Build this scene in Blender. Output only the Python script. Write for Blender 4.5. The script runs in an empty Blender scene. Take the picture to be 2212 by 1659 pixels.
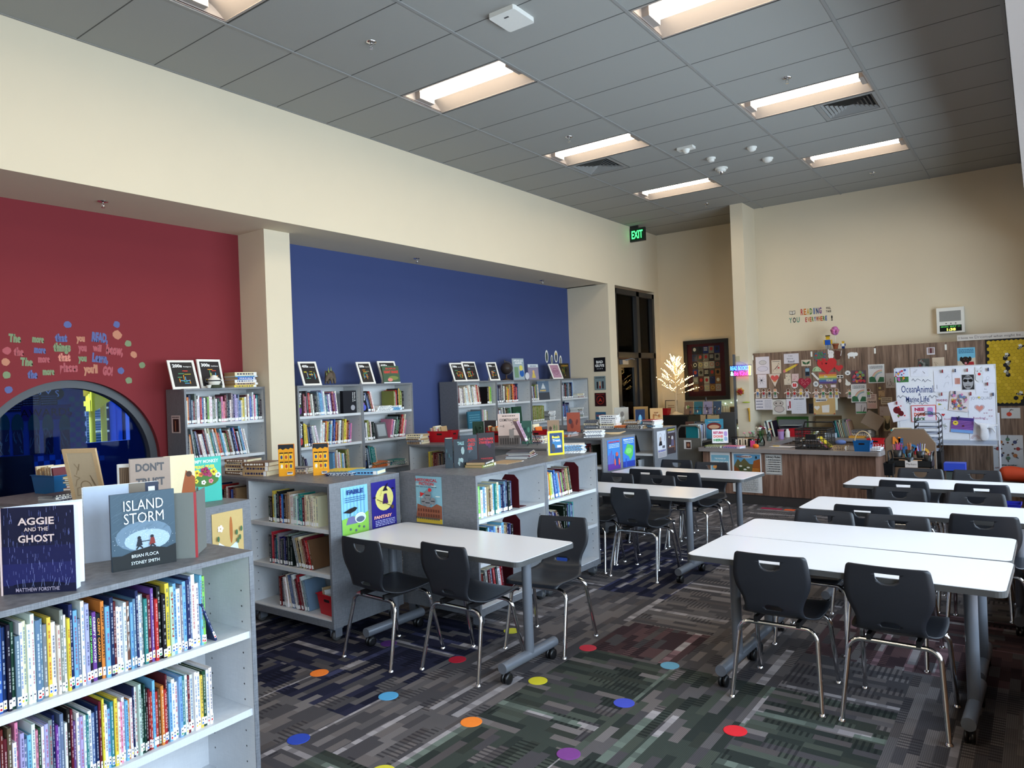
import bpy, math, random
from mathutils import Vector, Matrix
V = Vector
R = math.radians
C = bpy.context.scene.collection
sc = bpy.context.scene
# ---------------------------------------------------------------- camera
FL, YAW, PIT, ROL = 1564.0, -.6319, .0025, -.0379
CAM = V((5.989, -1.991, 1.745))
_cy, _sy = math.cos(YAW), math.sin(YAW)
_F = V((_sy * math.cos(PIT), _cy * math.cos(PIT), math.sin(PIT)))
_r = V((_cy, -_sy, 0)); _u = _r.cross(_F)
_R = _r * math.cos(ROL) + _u * math.sin(ROL)
_U = -_r * math.sin(ROL) + _u * math.cos(ROL)
cd = bpy.data.cameras.new('camera'); cam = bpy.data.objects.new('camera', cd); C.objects.link(cam)
cam.matrix_world = Matrix(((_R.x, _U.x, -_F.x, CAM.x), (_R.y, _U.y, -_F.y, CAM.y), (_R.z, _U.z, -_F.z, CAM.z), (0, 0, 0, 1)))
cd.sensor_fit = 'HORIZONTAL'; cd.sensor_width = 36.0; cd.lens = 36.0 * FL / 2212; cd.clip_start = .05; cd.clip_end = 200
sc.camera = cam
def at(u, v, x=None, y=None, z=None):
 """measured point of the room: the photo's pixel (u, v) carried to the plane x=, y= or z="""
 d = _F + _R * ((u - 1106) / FL) - _U * ((v - 829.5) / FL)
 t = (x - CAM.x) / d.x if x is not None else (y - CAM.y) / d.y if y is not None else (z - CAM.z) / d.z
 return CAM + d * t
# ---------------------------------------------------------------- world, sun, daylight, exposure
sc.view_settings.view_transform = 'Standard'; sc.view_settings.look = 'None'
sc.view_settings.exposure = 1.15; sc.view_settings.gamma = 1.0; sc.view_settings.use_curve_mapping = False
sc.cycles.max_bounces = 8; sc.cycles.diffuse_bounces = 4; sc.cycles.glossy_bounces = 3
sc.cycles.sample_clamp_indirect = 4.0; sc.cycles.use_denoising = True
sc.cycles.caustics_reflective = False; sc.cycles.caustics_refractive = False
w = bpy.data.worlds.new('sky'); sc.world = w; w.use_nodes = True
nt = w.node_tree; bg = nt.nodes['Background']
sky = nt.nodes.new('ShaderNodeTexSky'); sky.sky_type = 'NISHITA'; sky.sun_elevation = R(48); sky.sun_rotation = R(200); sky.sun_disc = False
nt.links.new(sky.outputs[0], bg.inputs[0]); bg.inputs[1].default_value = .22
CEIL = 4.571; SOF = 3.444
DAY = 1.0
def area(name, loc, rot, sx, sy, power, col):
 l = bpy.data.lights.new(name, 'AREA'); l.shape = 'RECTANGLE'; l.size = sx; l.size_y = sy; l.energy = power; l.color = col
 o = bpy.data.objects.new(name, l); C.objects.link(o); o.location = loc; o.rotation_euler = rot; return o
# daylight that the tall east windows let in (windows at x = 7.1, facing -x)
for i, yc in enumerate((-3.2, -.6, 2.0, 4.6, 7.2)):
 area('window_daylight', (7.22, yc, 1.95), (0, R(90), 0), 2.4, 2.2, 84 * DAY, (.80, .89, 1.0))
# ---------------------------------------------------------------- colours and materials
def lin(c):
 if isinstance(c, str):
  c = c.lstrip('#'); c = [int(c[i:i + 2], 16) for i in (0, 2, 4)]
 o = []
 for q in c[:3]:
  q = q / 255
  o.append(q / 12.92 if q <= .04045 else ((q + .055) / 1.055) ** 2.4)
 return (*o, 1.0)
def new_mat(name):
 m = bpy.data.materials.new(name); m.use_nodes = True
 n = m.node_tree.nodes; return m, n, m.node_tree.links, n['Principled BSDF']
def mat(name, col, rough=.6, metal=0.0, noise=.0, scale=40.0, bump=0.0, spec=.5, coat=0.0):
 m, n, l, b = new_mat(name)
 b.inputs['Roughness'].default_value = rough; b.inputs['Metallic'].default_value = metal
 b.inputs['Specular IOR Level'].default_value = spec; b.inputs['Coat Weight'].default_value = coat
 c = lin(col); b.inputs['Base Color'].default_value = c
 if noise or bump:
  tc = n.new('ShaderNodeTexCoord'); nz = n.new('ShaderNodeTexNoise'); nz.inputs['Scale'].default_value = scale; nz.inputs['Detail'].default_value = 4
  l.new(tc.outputs['Object'], nz.inputs['Vector'])
  if noise:
   mx = n.new('ShaderNodeMix'); mx.data_type = 'RGBA'; mx.blend_type = 'MIX'
   mx.inputs[6].default_value = tuple(q * (1 - noise) for q in c[:3]) + (1,); mx.inputs[7].default_value = tuple(min(1, q * (1 + noise)) for q in c[:3]) + (1,)
   l.new(nz.outputs['Fac'], mx.inputs[0]); l.new(mx.outputs[2], b.inputs['Base Color'])
  if bump:
   bp = n.new('ShaderNodeBump'); bp.inputs['Strength'].default_value = bump; bp.inputs['Distance'].default_value = .01
   l.new(nz.outputs['Fac'], bp.inputs['Height']); l.new(bp.outputs[0], b.inputs['Normal'])
 return m
def attr_mat(name, rough, spec=.5, coat=0.0, noise=.06):
 """colour comes from the printed colour of each face, with a faint grain"""
 m, n, l, b = new_mat(name)
 b.inputs['Roughness'].default_value = rough; b.inputs['Specular IOR Level'].default_value = spec; b.inputs['Coat Weight'].default_value = coat
 a = n.new('ShaderNodeAttribute'); a.attribute_name = 'Col'
 nz = n.new('ShaderNodeTexNoise'); nz.inputs['Scale'].default_value = 60
 tc = n.new('ShaderNodeTexCoord'); l.new(tc.outputs['Object'], nz.inputs['Vector'])
 mr = n.new('ShaderNodeMapRange'); mr.inputs['To Min'].default_value = 1 - noise; mr.inputs['To Max'].default_value = 1 + noise
 l.new(nz.outputs['Fac'], mr.inputs['Value'])
 mx = n.new('ShaderNodeVectorMath'); mx.operation = 'SCALE'; l.new(a.outputs['Color'], mx.inputs[0]); l.new(mr.outputs[0], mx.inputs['Scale'])
 l.new(mx.outputs[0], b.inputs['Base Color'])
 return m
def emis(name, col, strength):
 m, n, l, b = new_mat(name)
 c = lin(col); b.inputs['Base Color'].default_value = c
 b.inputs['Emission Color'].default_value = c; b.inputs['Emission Strength'].default_value = strength
 return m
def glass(name, col=(255, 255, 255), rough=0.0, alpha=.25):
 m, n, l, b = new_mat(name)
 n.remove(b); out = n['Material Output']
 t = n.new('ShaderNodeBsdfTransparent'); t.inputs[0].default_value = lin(col)
 g = n.new('ShaderNodeBsdfGlossy'); g.inputs['Roughness'].default_value = rough
 lw = n.new('ShaderNodeLayerWeight'); lw.inputs[0].default_value = alpha
 mx = n.new('ShaderNodeMixShader'); l.new(lw.outputs['Fresnel'], mx.inputs[0]); l.new(t.outputs[0], mx.inputs[1]); l.new(g.outputs[0], mx.inputs[2])
 l.new(mx.outputs[0], out.inputs[0]); return m
def laminate(name, c0, c1, rough=.45, sc_=(260, 260, 260)):
 """fine woven-linen laminate"""
 m, n, l, b = new_mat(name)
 b.inputs['Roughness'].default_value = rough
 tc = n.new('ShaderNodeTexCoord'); outs = []
 for k, s in enumerate(((30, 30, 900), (900, 900, 30))):
  mp = n.new('ShaderNodeMapping'); mp.inputs['Scale'].default_value = s; l.new(tc.outputs['Object'], mp.inputs[0])
  nz = n.new('ShaderNodeTexNoise'); nz.inputs['Scale'].default_value = 1.0; nz.inputs['Detail'].default_value = 1; l.new(mp.outputs[0], nz.inputs['Vector']); outs.append(nz)
 ad = n.new('ShaderNodeMath'); ad.operation = 'ADD'; l.new(outs[0].outputs['Fac'], ad.inputs[0]); l.new(outs[1].outputs['Fac'], ad.inputs[1])
 mr = n.new('ShaderNodeMapRange'); mr.inputs['From Min'].default_value = .7; mr.inputs['From Max'].default_value = 1.3; l.new(ad.outputs[0], mr.inputs[0])
 mx = n.new('ShaderNodeMix'); mx.data_type = 'RGBA'; mx.inputs[6].default_value = lin(c0); mx.inputs[7].default_value = lin(c1)
 l.new(mr.outputs[0], mx.inputs[0]); l.new(mx.outputs[2], b.inputs['Base Color']); return m
def wood(name, cols, sc_=(9, 9, .7), rough=.5):
 """vertical-grain wood laminate"""
 m, n, l, b = new_mat(name)
 b.inputs['Roughness'].default_value = rough
 tc = n.new('ShaderNodeTexCoord'); mp = n.new('ShaderNodeMapping'); mp.inputs['Scale'].default_value = sc_; l.new(tc.outputs['Object'], mp.inputs[0])
 nz = n.new('ShaderNodeTexNoise'); nz.inputs['Scale'].default_value = 2.2; nz.inputs['Detail'].default_value = 7; nz.inputs['Roughness'].default_value = .62; nz.inputs['Distortion'].default_value = .6
 l.new(mp.outputs[0], nz.inputs['Vector'])
 mp2 = n.new('ShaderNodeMapping'); mp2.inputs['Scale'].default_value = (sc_[0] * 14, sc_[1] * 14, sc_[2] * 5); l.new(tc.outputs['Object'], mp2.inputs[0])
 n2 = n.new('ShaderNodeTexNoise'); n2.inputs['Scale'].default_value = 1.0; n2.inputs['Detail'].default_value = 2; l.new(mp2.outputs[0], n2.inputs['Vector'])
 ad = n.new('ShaderNodeMath'); ad.operation = 'MULTIPLY_ADD'; ad.inputs[1].default_value = .35; l.new(n2.outputs['Fac'], ad.inputs[0]); l.new(nz.outputs['Fac'], ad.inputs[2])
 sb = n.new('ShaderNodeMath'); sb.operation = 'SUBTRACT'; sb.inputs[1].default_value = .17; l.new(ad.outputs[0], sb.inputs[0])
 cr = n.new('ShaderNodeValToRGB'); el = cr.color_ramp.elements
 el[0].position = .3; el[0].color = lin(cols[0]); el[1].position = .72; el[1].color = lin(cols[-1])
 for i, c in enumerate(cols[1:-1]):
  e = el.new(.3 + .42 * (i + 1) / (len(cols) - 1)); e.color = lin(c)
 l.new(sb.outputs[0], cr.inputs[0]); l.new(cr.outputs[0], b.inputs['Base Color']); return m
M = dict(
 wall=mat('wall_paint', (217, 204, 180), .85, noise=.02, scale=3, bump=.04, spec=.2),
 red=mat('red_paint', (126, 46, 52), .8, noise=.03, scale=2, spec=.2),
 blue=mat('blue_paint', (62, 74, 118), .8, noise=.03, scale=2, spec=.2),
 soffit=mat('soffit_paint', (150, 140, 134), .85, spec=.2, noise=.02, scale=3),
 lam=laminate('grey_linen_laminate', (84, 86, 92), (124, 126, 131)),
 lamin=laminate('pale_grey_laminate', (192, 194, 198), (204, 206, 208)),
 edge=mat('grey_edge_band', (104, 107, 115), .4, noise=.05, scale=30),
 white_top=mat('white_speckled_laminate', (222, 222, 226), .28, noise=.05, scale=900),
 rub=mat('dark_grey_rubber_edge', (66, 66, 66), .5, noise=.05),
 plastic=mat('charcoal_shell_plastic', (34, 36, 42), .42, noise=.05, scale=90, bump=.05),
 chrome=mat('chrome', (222, 222, 224), .12, metal=1.0, noise=.01),
 silver=mat('silver_powder_coat', (112, 116, 124), .35, metal=.3, noise=.05, scale=300),
 black=mat('black_plastic', (14, 14, 16), .4, noise=.05),
 blackm=mat('black_wire', (10, 10, 11), .35, noise=.05),
 bronze=mat('dark_anodised_frame', (34, 33, 35), .4, noise=.05),
 white=mat('white_plastic', (225, 224, 218), .45, noise=.03),
 cabinet=wood('brown_walnut_laminate', ((70, 54, 44), (104, 82, 68), (128, 104, 88), (146, 124, 108))),
 desk=wood('warm_walnut_laminate', ((72, 50, 40), (106, 78, 64), (132, 100, 84), (146, 116, 100))),
 maple=wood('pale_maple_sill', ((150, 112, 84), (174, 136, 104), (190, 152, 120)), (9, .7, 9)),
 counter=mat('grey_stone_counter', (138, 130, 128), .35, noise=.12, scale=300),
 print=attr_mat('printed_paper', .6, .18),
 gloss=attr_mat('laminated_cover', .38, .22, noise=.04),
 pages=mat('page_block', (214, 205, 184), .8, noise=.12, scale=500),
 sticker=mat('spine_sticker', (232, 232, 232), .5, noise=.03),
 base=mat('dark_rubber_base', (52, 48, 48), .7, noise=.05),
)
def carpet():
 m, n, l, b = new_mat('plaid_carpet')
 b.inputs['Roughness'].default_value = .95; b.inputs['Specular IOR Level'].default_value = .1
 tc = n.new('ShaderNodeTexCoord')
 def math_(op, a, bb=None, c=None):
  x = n.new('ShaderNodeMath'); x.operation = op
  for i, q in enumerate((a, bb, c)):
   if q is None: continue
   if isinstance(q, (int, float)): x.inputs[i].default_value = q
   else: l.new(q, x.inputs[i])
  return x.outputs[0]
 sep = n.new('ShaderNodeSeparateXYZ'); l.new(tc.outputs['Object'], sep.inputs[0])
 X, Y = sep.outputs[0], sep.outputs[1]
 T = .6096
 tx = math_('FLOOR', math_('DIVIDE', math_('SUBTRACT', X, .465), T)); ty = math_('FLOOR', math_('DIVIDE', math_('SUBTRACT', Y, .29), T))
 def white(a, bb, seed):
  cx = n.new('ShaderNodeCombineXYZ'); l.new(a, cx.inputs[0]); l.new(bb, cx.inputs[1]); cx.inputs[2].default_value = seed
  wn = n.new('ShaderNodeTexWhiteNoise'); wn.noise_dimensions = '3D'; l.new(cx.outputs[0], wn.inputs['Vector']); return wn.outputs['Value']
 def mixf(f, a, bb):
  x = n.new('ShaderNodeMix'); x.data_type = 'FLOAT'; l.new(f, x.inputs[0])
  for i, q in ((2, a), (3, bb)):
   if isinstance(q, (int, float)): x.inputs[i].default_value = q
   else: l.new(q, x.inputs[i])
  return x.outputs[0]
 def mixc(f, a, bb):
  x = n.new('ShaderNodeMix'); x.data_type = 'RGBA'
  if isinstance(f, (int, float)): x.inputs[0].default_value = f
  else: l.new(f, x.inputs[0])
  for i, q in ((6, a), (7, bb)):
   if isinstance(q, tuple): x.inputs[i].default_value = q
   else: l.new(q, x.inputs[i])
  return x.outputs[2]
 # each tile's weft runs along x or along y
 ori = math_('GREATER_THAN', white(tx, ty, 3.3), .45)
 S = mixf(ori, X, Y); Tt = mixf(ori, Y, X)            # S along the bars, Tt across
 row = math_('FLOOR', math_('DIVIDE', Tt, .0508))
 off = white(row, tx, 7.1)
 cell = math_('FLOOR', math_('ADD', math_('DIVIDE', S, .17), off))
 v1 = white(cell, row, 11.0)
 ramp = n.new('ShaderNodeValToRGB'); ramp.color_ramp.interpolation = 'CONSTANT'; e = ramp.color_ramp.elements
 e[0].position = 0; e[0].color = lin((76, 73, 76)); e[1].position = .34; e[1].color = lin((96, 92, 93))
 for p_, c_ in ((.62, (112, 105, 104)), (.84, (86, 80, 80)), (.94, (122, 116, 116))):
  q = e.new(p_); q.color = lin(c_)
 l.new(v1, ramp.inputs[0])
 # fine pin-stripes inside every bar, bolder slashes in some
 fine = math_('LESS_THAN', math_('FRACT', math_('DIVIDE', Tt, .0085)), .4)
 col = mixc(math_('MULTIPLY', fine, .35), ramp.outputs[0], lin((44, 43, 47)))
 slash = math_('MULTIPLY', math_('LESS_THAN', math_('FRACT', math_('DIVIDE', S, .030)), .42), math_('GREATER_THAN', white(cell, math_('FLOOR', math_('DIVIDE', Tt, .1016)), 19.0), .74))
 col = mixc(math_('MULTIPLY', slash, .75), col, lin((46, 44, 48)))
 # pale dashed bands that run the length of a tile
 def band(pos, wid, seed, thr):
  fr = math_('FRACT', math_('DIVIDE', math_('SUBTRACT', Tt, mixf(ori, .465, .29)), T))
  ph = math_('ADD', math_('MULTIPLY', white(tx, ty, seed), .5), pos)
  dd = math_('SUBTRACT', fr, ph)
  inb = math_('MULTIPLY', math_('GREATER_THAN', dd, 0), math_('LESS_THAN', dd, wid / T))
  seg = math_('FLOOR', math_('DIVIDE', S, .0508)); on = math_('GREATER_THAN', white(tx, ty, seed + 2), thr)
  return math_('MULTIPLY', inb, on), white(seg, ty, seed + 5)
 b1, s1 = band(.05, .050, 23.0, .25); b2, s2 = band(.42, .036, 31.0, .55)
 pale = n.new('ShaderNodeMix'); pale.data_type = 'RGBA'; pale.inputs[6].default_value = lin((118, 113, 116)); pale.inputs[7].default_value = lin((176, 170, 172)); l.new(s1, pale.inputs[0])
 nzs = n.new('ShaderNodeTexNoise'); nzs.inputs['Scale'].default_value = 300; l.new(tc.outputs['Object'], nzs.inputs['Vector'])
 pb = math_('MULTIPLY', math_('MAXIMUM', b1, b2), math_('ADD', .45, math_('MULTIPLY', nzs.outputs['Fac'], .8)))
 col = mixc(pb, col, pale.outputs[2])
 # tiles dyed blue, green or maroon
 def region(x0, y0, x1, y1):
  a = math_('MULTIPLY', math_('GREATER_THAN', X, x0), math_('LESS_THAN', X, x1)); c = math_('MULTIPLY', math_('GREATER_THAN', Y, y0), math_('LESS_THAN', Y, y1))
  return math_('MULTIPLY', a, c)
 def tint(regs, tc_, amt, seed):
  nonlocal col
  f = None
  for q in regs: f = region(*q) if f is None else math_('MAXIMUM', f, region(*q))
  f = math_('MULTIPLY', f, math_('GREATER_THAN', white(cell, row, seed), .3))
  mu = n.new('ShaderNodeMix'); mu.data_type = 'RGBA'; mu.blend_type = 'MULTIPLY'; mu.inputs[0].default_value = 1.0; l.new(col, mu.inputs[6]); mu.inputs[7].default_value = lin(tc_)
  col = mixc(math_('MULTIPLY', f, amt), col, mu.outputs[2])
 g = lambda i: .465 + T * i; h = lambda j: .29 + T * j
 tint(((g(1), h(0) + .3, g(4), h(3)), (g(4), h(5), g(5), h(8)), (g(2), h(6), g(4), h(8))), (70, 84, 150), .9, 41.0)
 tint(((g(5), h(0), g(8), h(3)), (g(6), h(-2), g(9), h(0) + .3), (g(4) + .2, h(-2), g(6), h(0))), (130, 170, 145), .75, 43.0)
 tint(((g(7), h(4), g(9), h(6)), (g(5), h(3), g(6), h(4))), (190, 120, 135), .7, 47.0)
 nz = n.new('ShaderNodeTexNoise'); nz.inputs['Scale'].default_value = 420; nz.inputs['Detail'].default_value = 2; l.new(tc.outputs['Object'], nz.inputs['Vector'])
 mr = n.new('ShaderNodeMapRange'); mr.inputs['To Min'].default_value = .72; mr.inputs['To Max'].default_value = 1.2; l.new(nz.outputs['Fac'], mr.inputs[0])
 sc2 = n.new('ShaderNodeVectorMath'); sc2.operation = 'SCALE'; l.new(col, sc2.inputs[0]); l.new(mr.outputs[0], sc2.inputs['Scale'])
 l.new(sc2.outputs[0], b.inputs['Base Color'])
 bp = n.new('ShaderNodeBump'); bp.inputs['Strength'].default_value = .5; bp.inputs['Distance'].default_value = .004; l.new(nz.outputs['Fac'], bp.inputs['Height']); l.new(bp.outputs[0], b.inputs['Normal'])
 return m
M['carpet'] = carpet()
# ---------------------------------------------------------------- mesh building
class G:
 """collects shapes, then links them as ONE mesh object"""
 def __init__(s): s.v = []; s.f = []; s.c = []; s.m = []; s.s = []; s.X = Matrix.Identity(4)
 def add(s, vs, fs, col=(200, 200, 200), mi=0, smooth=False):
  o = len(s.v); s.v += [s.X @ V(p) for p in vs]; c = lin(col)
  for f in fs: s.f.append([o + i for i in f]); s.c.append(c); s.m.append(mi); s.s.append(smooth)
  return s
 def box(s, a, b, col=(200, 200, 200), mi=0):
  x0, y0, z0 = a; x1, y1, z1 = b
  return s.add([(x0, y0, z0), (x1, y0, z0), (x1, y1, z0), (x0, y1, z0), (x0, y0, z1), (x1, y0, z1), (x1, y1, z1), (x0, y1, z1)],
     [(0, 3, 2, 1), (4, 5, 6, 7), (0, 1, 5, 4), (1, 2, 6, 5), (2, 3, 7, 6), (3, 0, 4, 7)], col, mi)
 def prism(s, pts, z0, z1, col=(200, 200, 200), mi=0, side=None, smooth=False):
  n = len(pts); v = [(x, y, z0) for x, y in pts] + [(x, y, z1) for x, y in pts]
  s.add(v, [tuple(range(n))[::-1], tuple(range(n, 2 * n))], col, mi)
  o = len(s.v) - 2 * n; c = lin(col)
  for i in range(n):
   j = (i + 1) % n; s.f.append([o + i, o + j, o + n + j, o + n + i]); s.c.append(c); s.m.append(mi if side is None else side); s.s.append(smooth)
  return s
 def tube(s, pts, r, col=(200, 200, 200), mi=0, n=10, cap=True, closed=False):
  P = [V(p) for p in pts]; k = len(P); rs = r if isinstance(r, (list, tuple)) else [r] * k
  rings = []; up = None
  for i in range(k):
   if closed: d = P[(i + 1) % k] - P[i - 1]
   else: d = P[min(i + 1, k - 1)] - P[max(i - 1, 0)]
   d.normalize()
   if up is None: up = d.cross(V((0, 0, 1))); up = up if up.length > .05 else d.cross(V((0, 1, 0)))
   up = (up - d * up.dot(d)).normalized(); w_ = d.cross(up)
   rings.append([P[i] + (up * math.cos(2 * math.pi * q / n) + w_ * math.sin(2 * math.pi * q / n)) * rs[i] for q in range(n)])
  vs = [p for rr in rings for p in rr]; fs = []
  for i in range(k if closed else k - 1):
   for q in range(n):
    a, b_ = i * n + q, i * n + (q + 1) % n; c_, d_ = ((i + 1) % k) * n + (q + 1) % n, ((i + 1) % k) * n + q
    fs.append((a, b_, c_, d_))
  s.add(vs, fs, col, mi, True)
  if cap and not closed: s.add(rings[0], [tuple(range(n))], col, mi); s.add(rings[-1], [tuple(range(n))[::-1]], col, mi)
  return s
 def lathe(s, prof, c=(0, 0, 0), col=(200, 200, 200), mi=0, n=20, axis='z', smooth=True):
  vs = []; k = len(prof)
  for r, h in prof:
   for q in range(n):
    a = 2 * math.pi * q / n; x, y = r * math.cos(a), r * math.sin(a)
    vs.append(V(c) + (V((x, y, h)) if axis == 'z' else V((h, x, y)) if axis == 'x' else V((x, h, y))))
  fs = [(i * n + q, i * n + (q + 1) % n, (i + 1) * n + (q + 1) % n, (i + 1) * n + q) for i in range(k - 1) for q in range(n)]
  s.add(vs, fs, col, mi, smooth)
  s.add(vs[:n], [tuple(range(n))[::-1]], col, mi); s.add(vs[-n:], [tuple(range(n))], col, mi); return s
 def ball(s, c, r, col=(200, 200, 200), mi=0, n=12, sq=(1, 1, 1)):
  k = max(4, n // 2); vs = []
  for i in range(k + 1):
   t = math.pi * i / k
   for q in range(n): a = 2 * math.pi * q / n; vs.append((c[0] + r * sq[0] * math.sin(t) * math.cos(a), c[1] + r * sq[1] * math.sin(t) * math.sin(a), c[2] + r * sq[2] * math.cos(t)))
  return s.add(vs, [((i + 1) * n + q, (i + 1) * n + (q + 1) % n, i * n + (q + 1) % n, i * n + q) for i in range(k) for q in range(n)], col, mi, True)
 def build(s, name, mats=None, parent=None, loc=None, rz=0, local=False):
  me = bpy.data.meshes.new(name); me.from_pydata([tuple(p) for p in s.v], [], s.f)
  mats = mats or [M['print']]
  for m_ in (mats if isinstance(mats, (list, tuple)) else [mats]): me.materials.append(m_)
  me.polygons.foreach_set('material_index', s.m); me.polygons.foreach_set('use_smooth', s.s)
  ca = me.color_attributes.new('Col', 'FLOAT_COLOR', 'CORNER'); buf = []
  for p, c in zip(me.polygons, s.c): buf += list(c) * p.loop_total
  ca.data.foreach_set('color', buf); me.update()
  o = bpy.data.objects.new(name, me); C.objects.link(o)
  if loc is not None: o.location = loc
  o.rotation_euler[2] = rz
  if parent is not None: o.parent = parent
  return o
def tag(o, label, cat, group=None):
 o['label'] = label; o['category'] = cat
 if group: o['group'] = group
 return o
def empty(name, loc=(0, 0, 0), rz=0, label=None, cat=None, group=None):
 o = bpy.data.objects.new(name, None); o.empty_display_size = .1; C.objects.link(o); o.location = loc; o.rotation_euler[2] = rz
 if label: tag(o, label, cat, group)
 return o
def struct(o): o['kind'] = 'structure'; return o
def dup(root, loc, rz=0, label=None, group=None):
 r = root.copy(); C.objects.link(r); r.location = loc; r.rotation_euler[2] = rz
 if label: r['label'] = label
 if group: r['group'] = group
 for ch in root.children:
  c = ch.copy(); C.objects.link(c); c.parent = r
  for g_ in ch.children:
   d = g_.copy(); C.objects.link(d); d.parent = c
 return r
_tx = {}
def glyphs(t, bold=0.0):
 """outline of a word as flat polygons; height of a capital = .7, width returned"""
 if (t, bold) in _tx: return _tx[(t, bold)]
 cu = bpy.data.curves.new('t', 'FONT'); cu.body = t; cu.size = 1; cu.resolution_u = 2; cu.offset = bold
 o = bpy.data.objects.new('t', cu); C.objects.link(o)
 me = o.to_mesh(); vs = [(p.co.x, p.co.y) for p in me.vertices]; fs = [tuple(p.vertices) for p in me.polygons]
 o.to_mesh_clear(); bpy.data.objects.remove(o); bpy.data.curves.remove(cu)
 w_ = (max(p[0] for p in vs) - min(p[0] for p in vs)) if vs else 0; x0 = min(p[0] for p in vs) if vs else 0
 _tx[(t, bold)] = ([(x - x0, y) for x, y in vs], fs, w_); return _tx[(t, bold)]
class Sheet:
 """flat artwork: shapes in (x, y) metres laid on the face with corner o, right r, up u"""
 def __init__(s, g, o, r, u, w, h, bg=None, th=.0012, eps=.0005):
  s.g, s.o, s.r, s.u = g, V(o), V(r).normalized(), V(u).normalized(); s.n = s.r.cross(s.u); s.w, s.h, s.k, s.e = w, h, 0, eps
  s.th = th
  if bg is not None:
   o_ = s.o; a = [o_, o_ + s.r * w, o_ + s.r * w + s.u * h, o_ + s.u * h]; t = s.n * th
   g.add(a + [p + t for p in a], [(3, 2, 1, 0), (4, 5, 6, 7), (0, 1, 5, 4), (1, 2, 6, 5), (2, 3, 7, 6), (3, 0, 4, 7)], bg)
  else: s.th = 0
 def P(s, x, y): return s.o + s.r * x + s.u * y + s.n * (s.th + s.k * s.e)
 def poly(s, pts, col, mi=0):
  s.k += 1; s.g.add([s.P(x, y) for x, y in pts], [tuple(range(len(pts)))], col, mi); return s
 def rect(s, x0, y0, x1, y1, col): return s.poly([(x0, y0), (x1, y0), (x1, y1), (x0, y1)], col)
 def disc(s, x, y, r, col, ry=None, n=18, a0=0, a1=360):
  ry = r if ry is None else ry; k = n if a1 - a0 >= 360 else n + 1
  return s.poly([(x + r * math.cos(R(a0 + (a1 - a0) * i / n)), y + ry * math.sin(R(a0 + (a1 - a0) * i / n))) for i in range(k)], col)
 def line(s, pts, w, col):
  s.k += 1
  for (x0, y0), (x1, y1) in zip(pts, pts[1:]):
   dx, dy = x1 - x0, y1 - y0; L = math.hypot(dx, dy) or 1; nx, ny = -dy / L * w / 2, dx / L * w / 2
   s.g.add([s.P(x0 - nx, y0 - ny), s.P(x1 - nx, y1 - ny), s.P(x1 + nx, y1 + ny), s.P(x0 + nx, y0 + ny)], [(0, 1, 2, 3)], col)
  return s
 def ring(s, x, y, r, w, col, ry=None, a0=0, a1=360, n=22):
  ry = ry or r; return s.line([(x + r * math.cos(R(a0 + (a1 - a0) * i / n)), y + ry * math.sin(R(a0 + (a1 - a0) * i / n))) for i in range(n + 1)], w, col)
 def heart(s, x, y, r, col):
  return s.poly([(x + r * .0625 * 16 * math.sin(t) ** 3, y + r * .0625 * (13 * math.cos(t) - 5 * math.cos(2 * t) - 2 * math.cos(3 * t) - math.cos(4 * t))) for t in [2 * math.pi * i / 24 for i in range(24)]], col)
 def text(s, t, x, y, size, col, al='c', bold=.0, sx=1.0, rot=0.0, fit=None):
  vs, fs, w_ = glyphs(t, bold)
  if not vs: return s
  if fit: sx = fit / (w_ * size)
  k = -w_ / 2 if al == 'c' else 0 if al == 'l' else -w_
  ca, sa = math.cos(R(rot)), math.sin(R(rot)); s.k += 1
  pts = []
  for px, py in vs:
   a, b_ = (px + k) * size * sx, py * size; pts.append(s.P(x + a * ca - b_ * sa, y + a * sa + b_ * ca))
  s.g.add(pts, fs, col); return s
 def marks(s, rng, x0, y0, x1, y1, rows, col, h=None):
  """rows of short pen strokes standing for small unreadable print"""
  s.k += 1; dh = (y1 - y0) / rows; h = h or dh * .4
  for i in range(rows):
   y = y1 - (i + .7) * dh; x = x0
   while x < x1:
    l_ = rng.uniform(.06, .16) * (x1 - x0); xe = min(x + l_, x1)
    s.g.add([s.P(x, y), s.P(xe, y), s.P(xe, y + h), s.P(x, y + h)], [(0, 1, 2, 3)], col); x = xe + .03 * (x1 - x0)
  return s
 def scrib(s, rng, x0, y0, x1, y1, k, col, w):
  for _ in range(k):
   p = [(rng.uniform(x0, x1), rng.uniform(y0, y1))]
   for _ in range(4): p.append((min(x1, max(x0, p[-1][0] + rng.uniform(-.3, .3) * (x1 - x0))), min(y1, max(y0, p[-1][1] + rng.uniform(-.3, .3) * (y1 - y0)))))
   s.line(p, w, col)
  return s
# ================================================================ the room
RX = -.82          # plane of the red and blue walls
def sbox(name, a, b, m, g=None):
 q = G().box(a, b); return struct(q.build(name, [m]))
f = G().box((-4.2, -4.8, -.12), (7.3, 13.5, 0)); struct(f.build('floor', [M['carpet']]))
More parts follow.
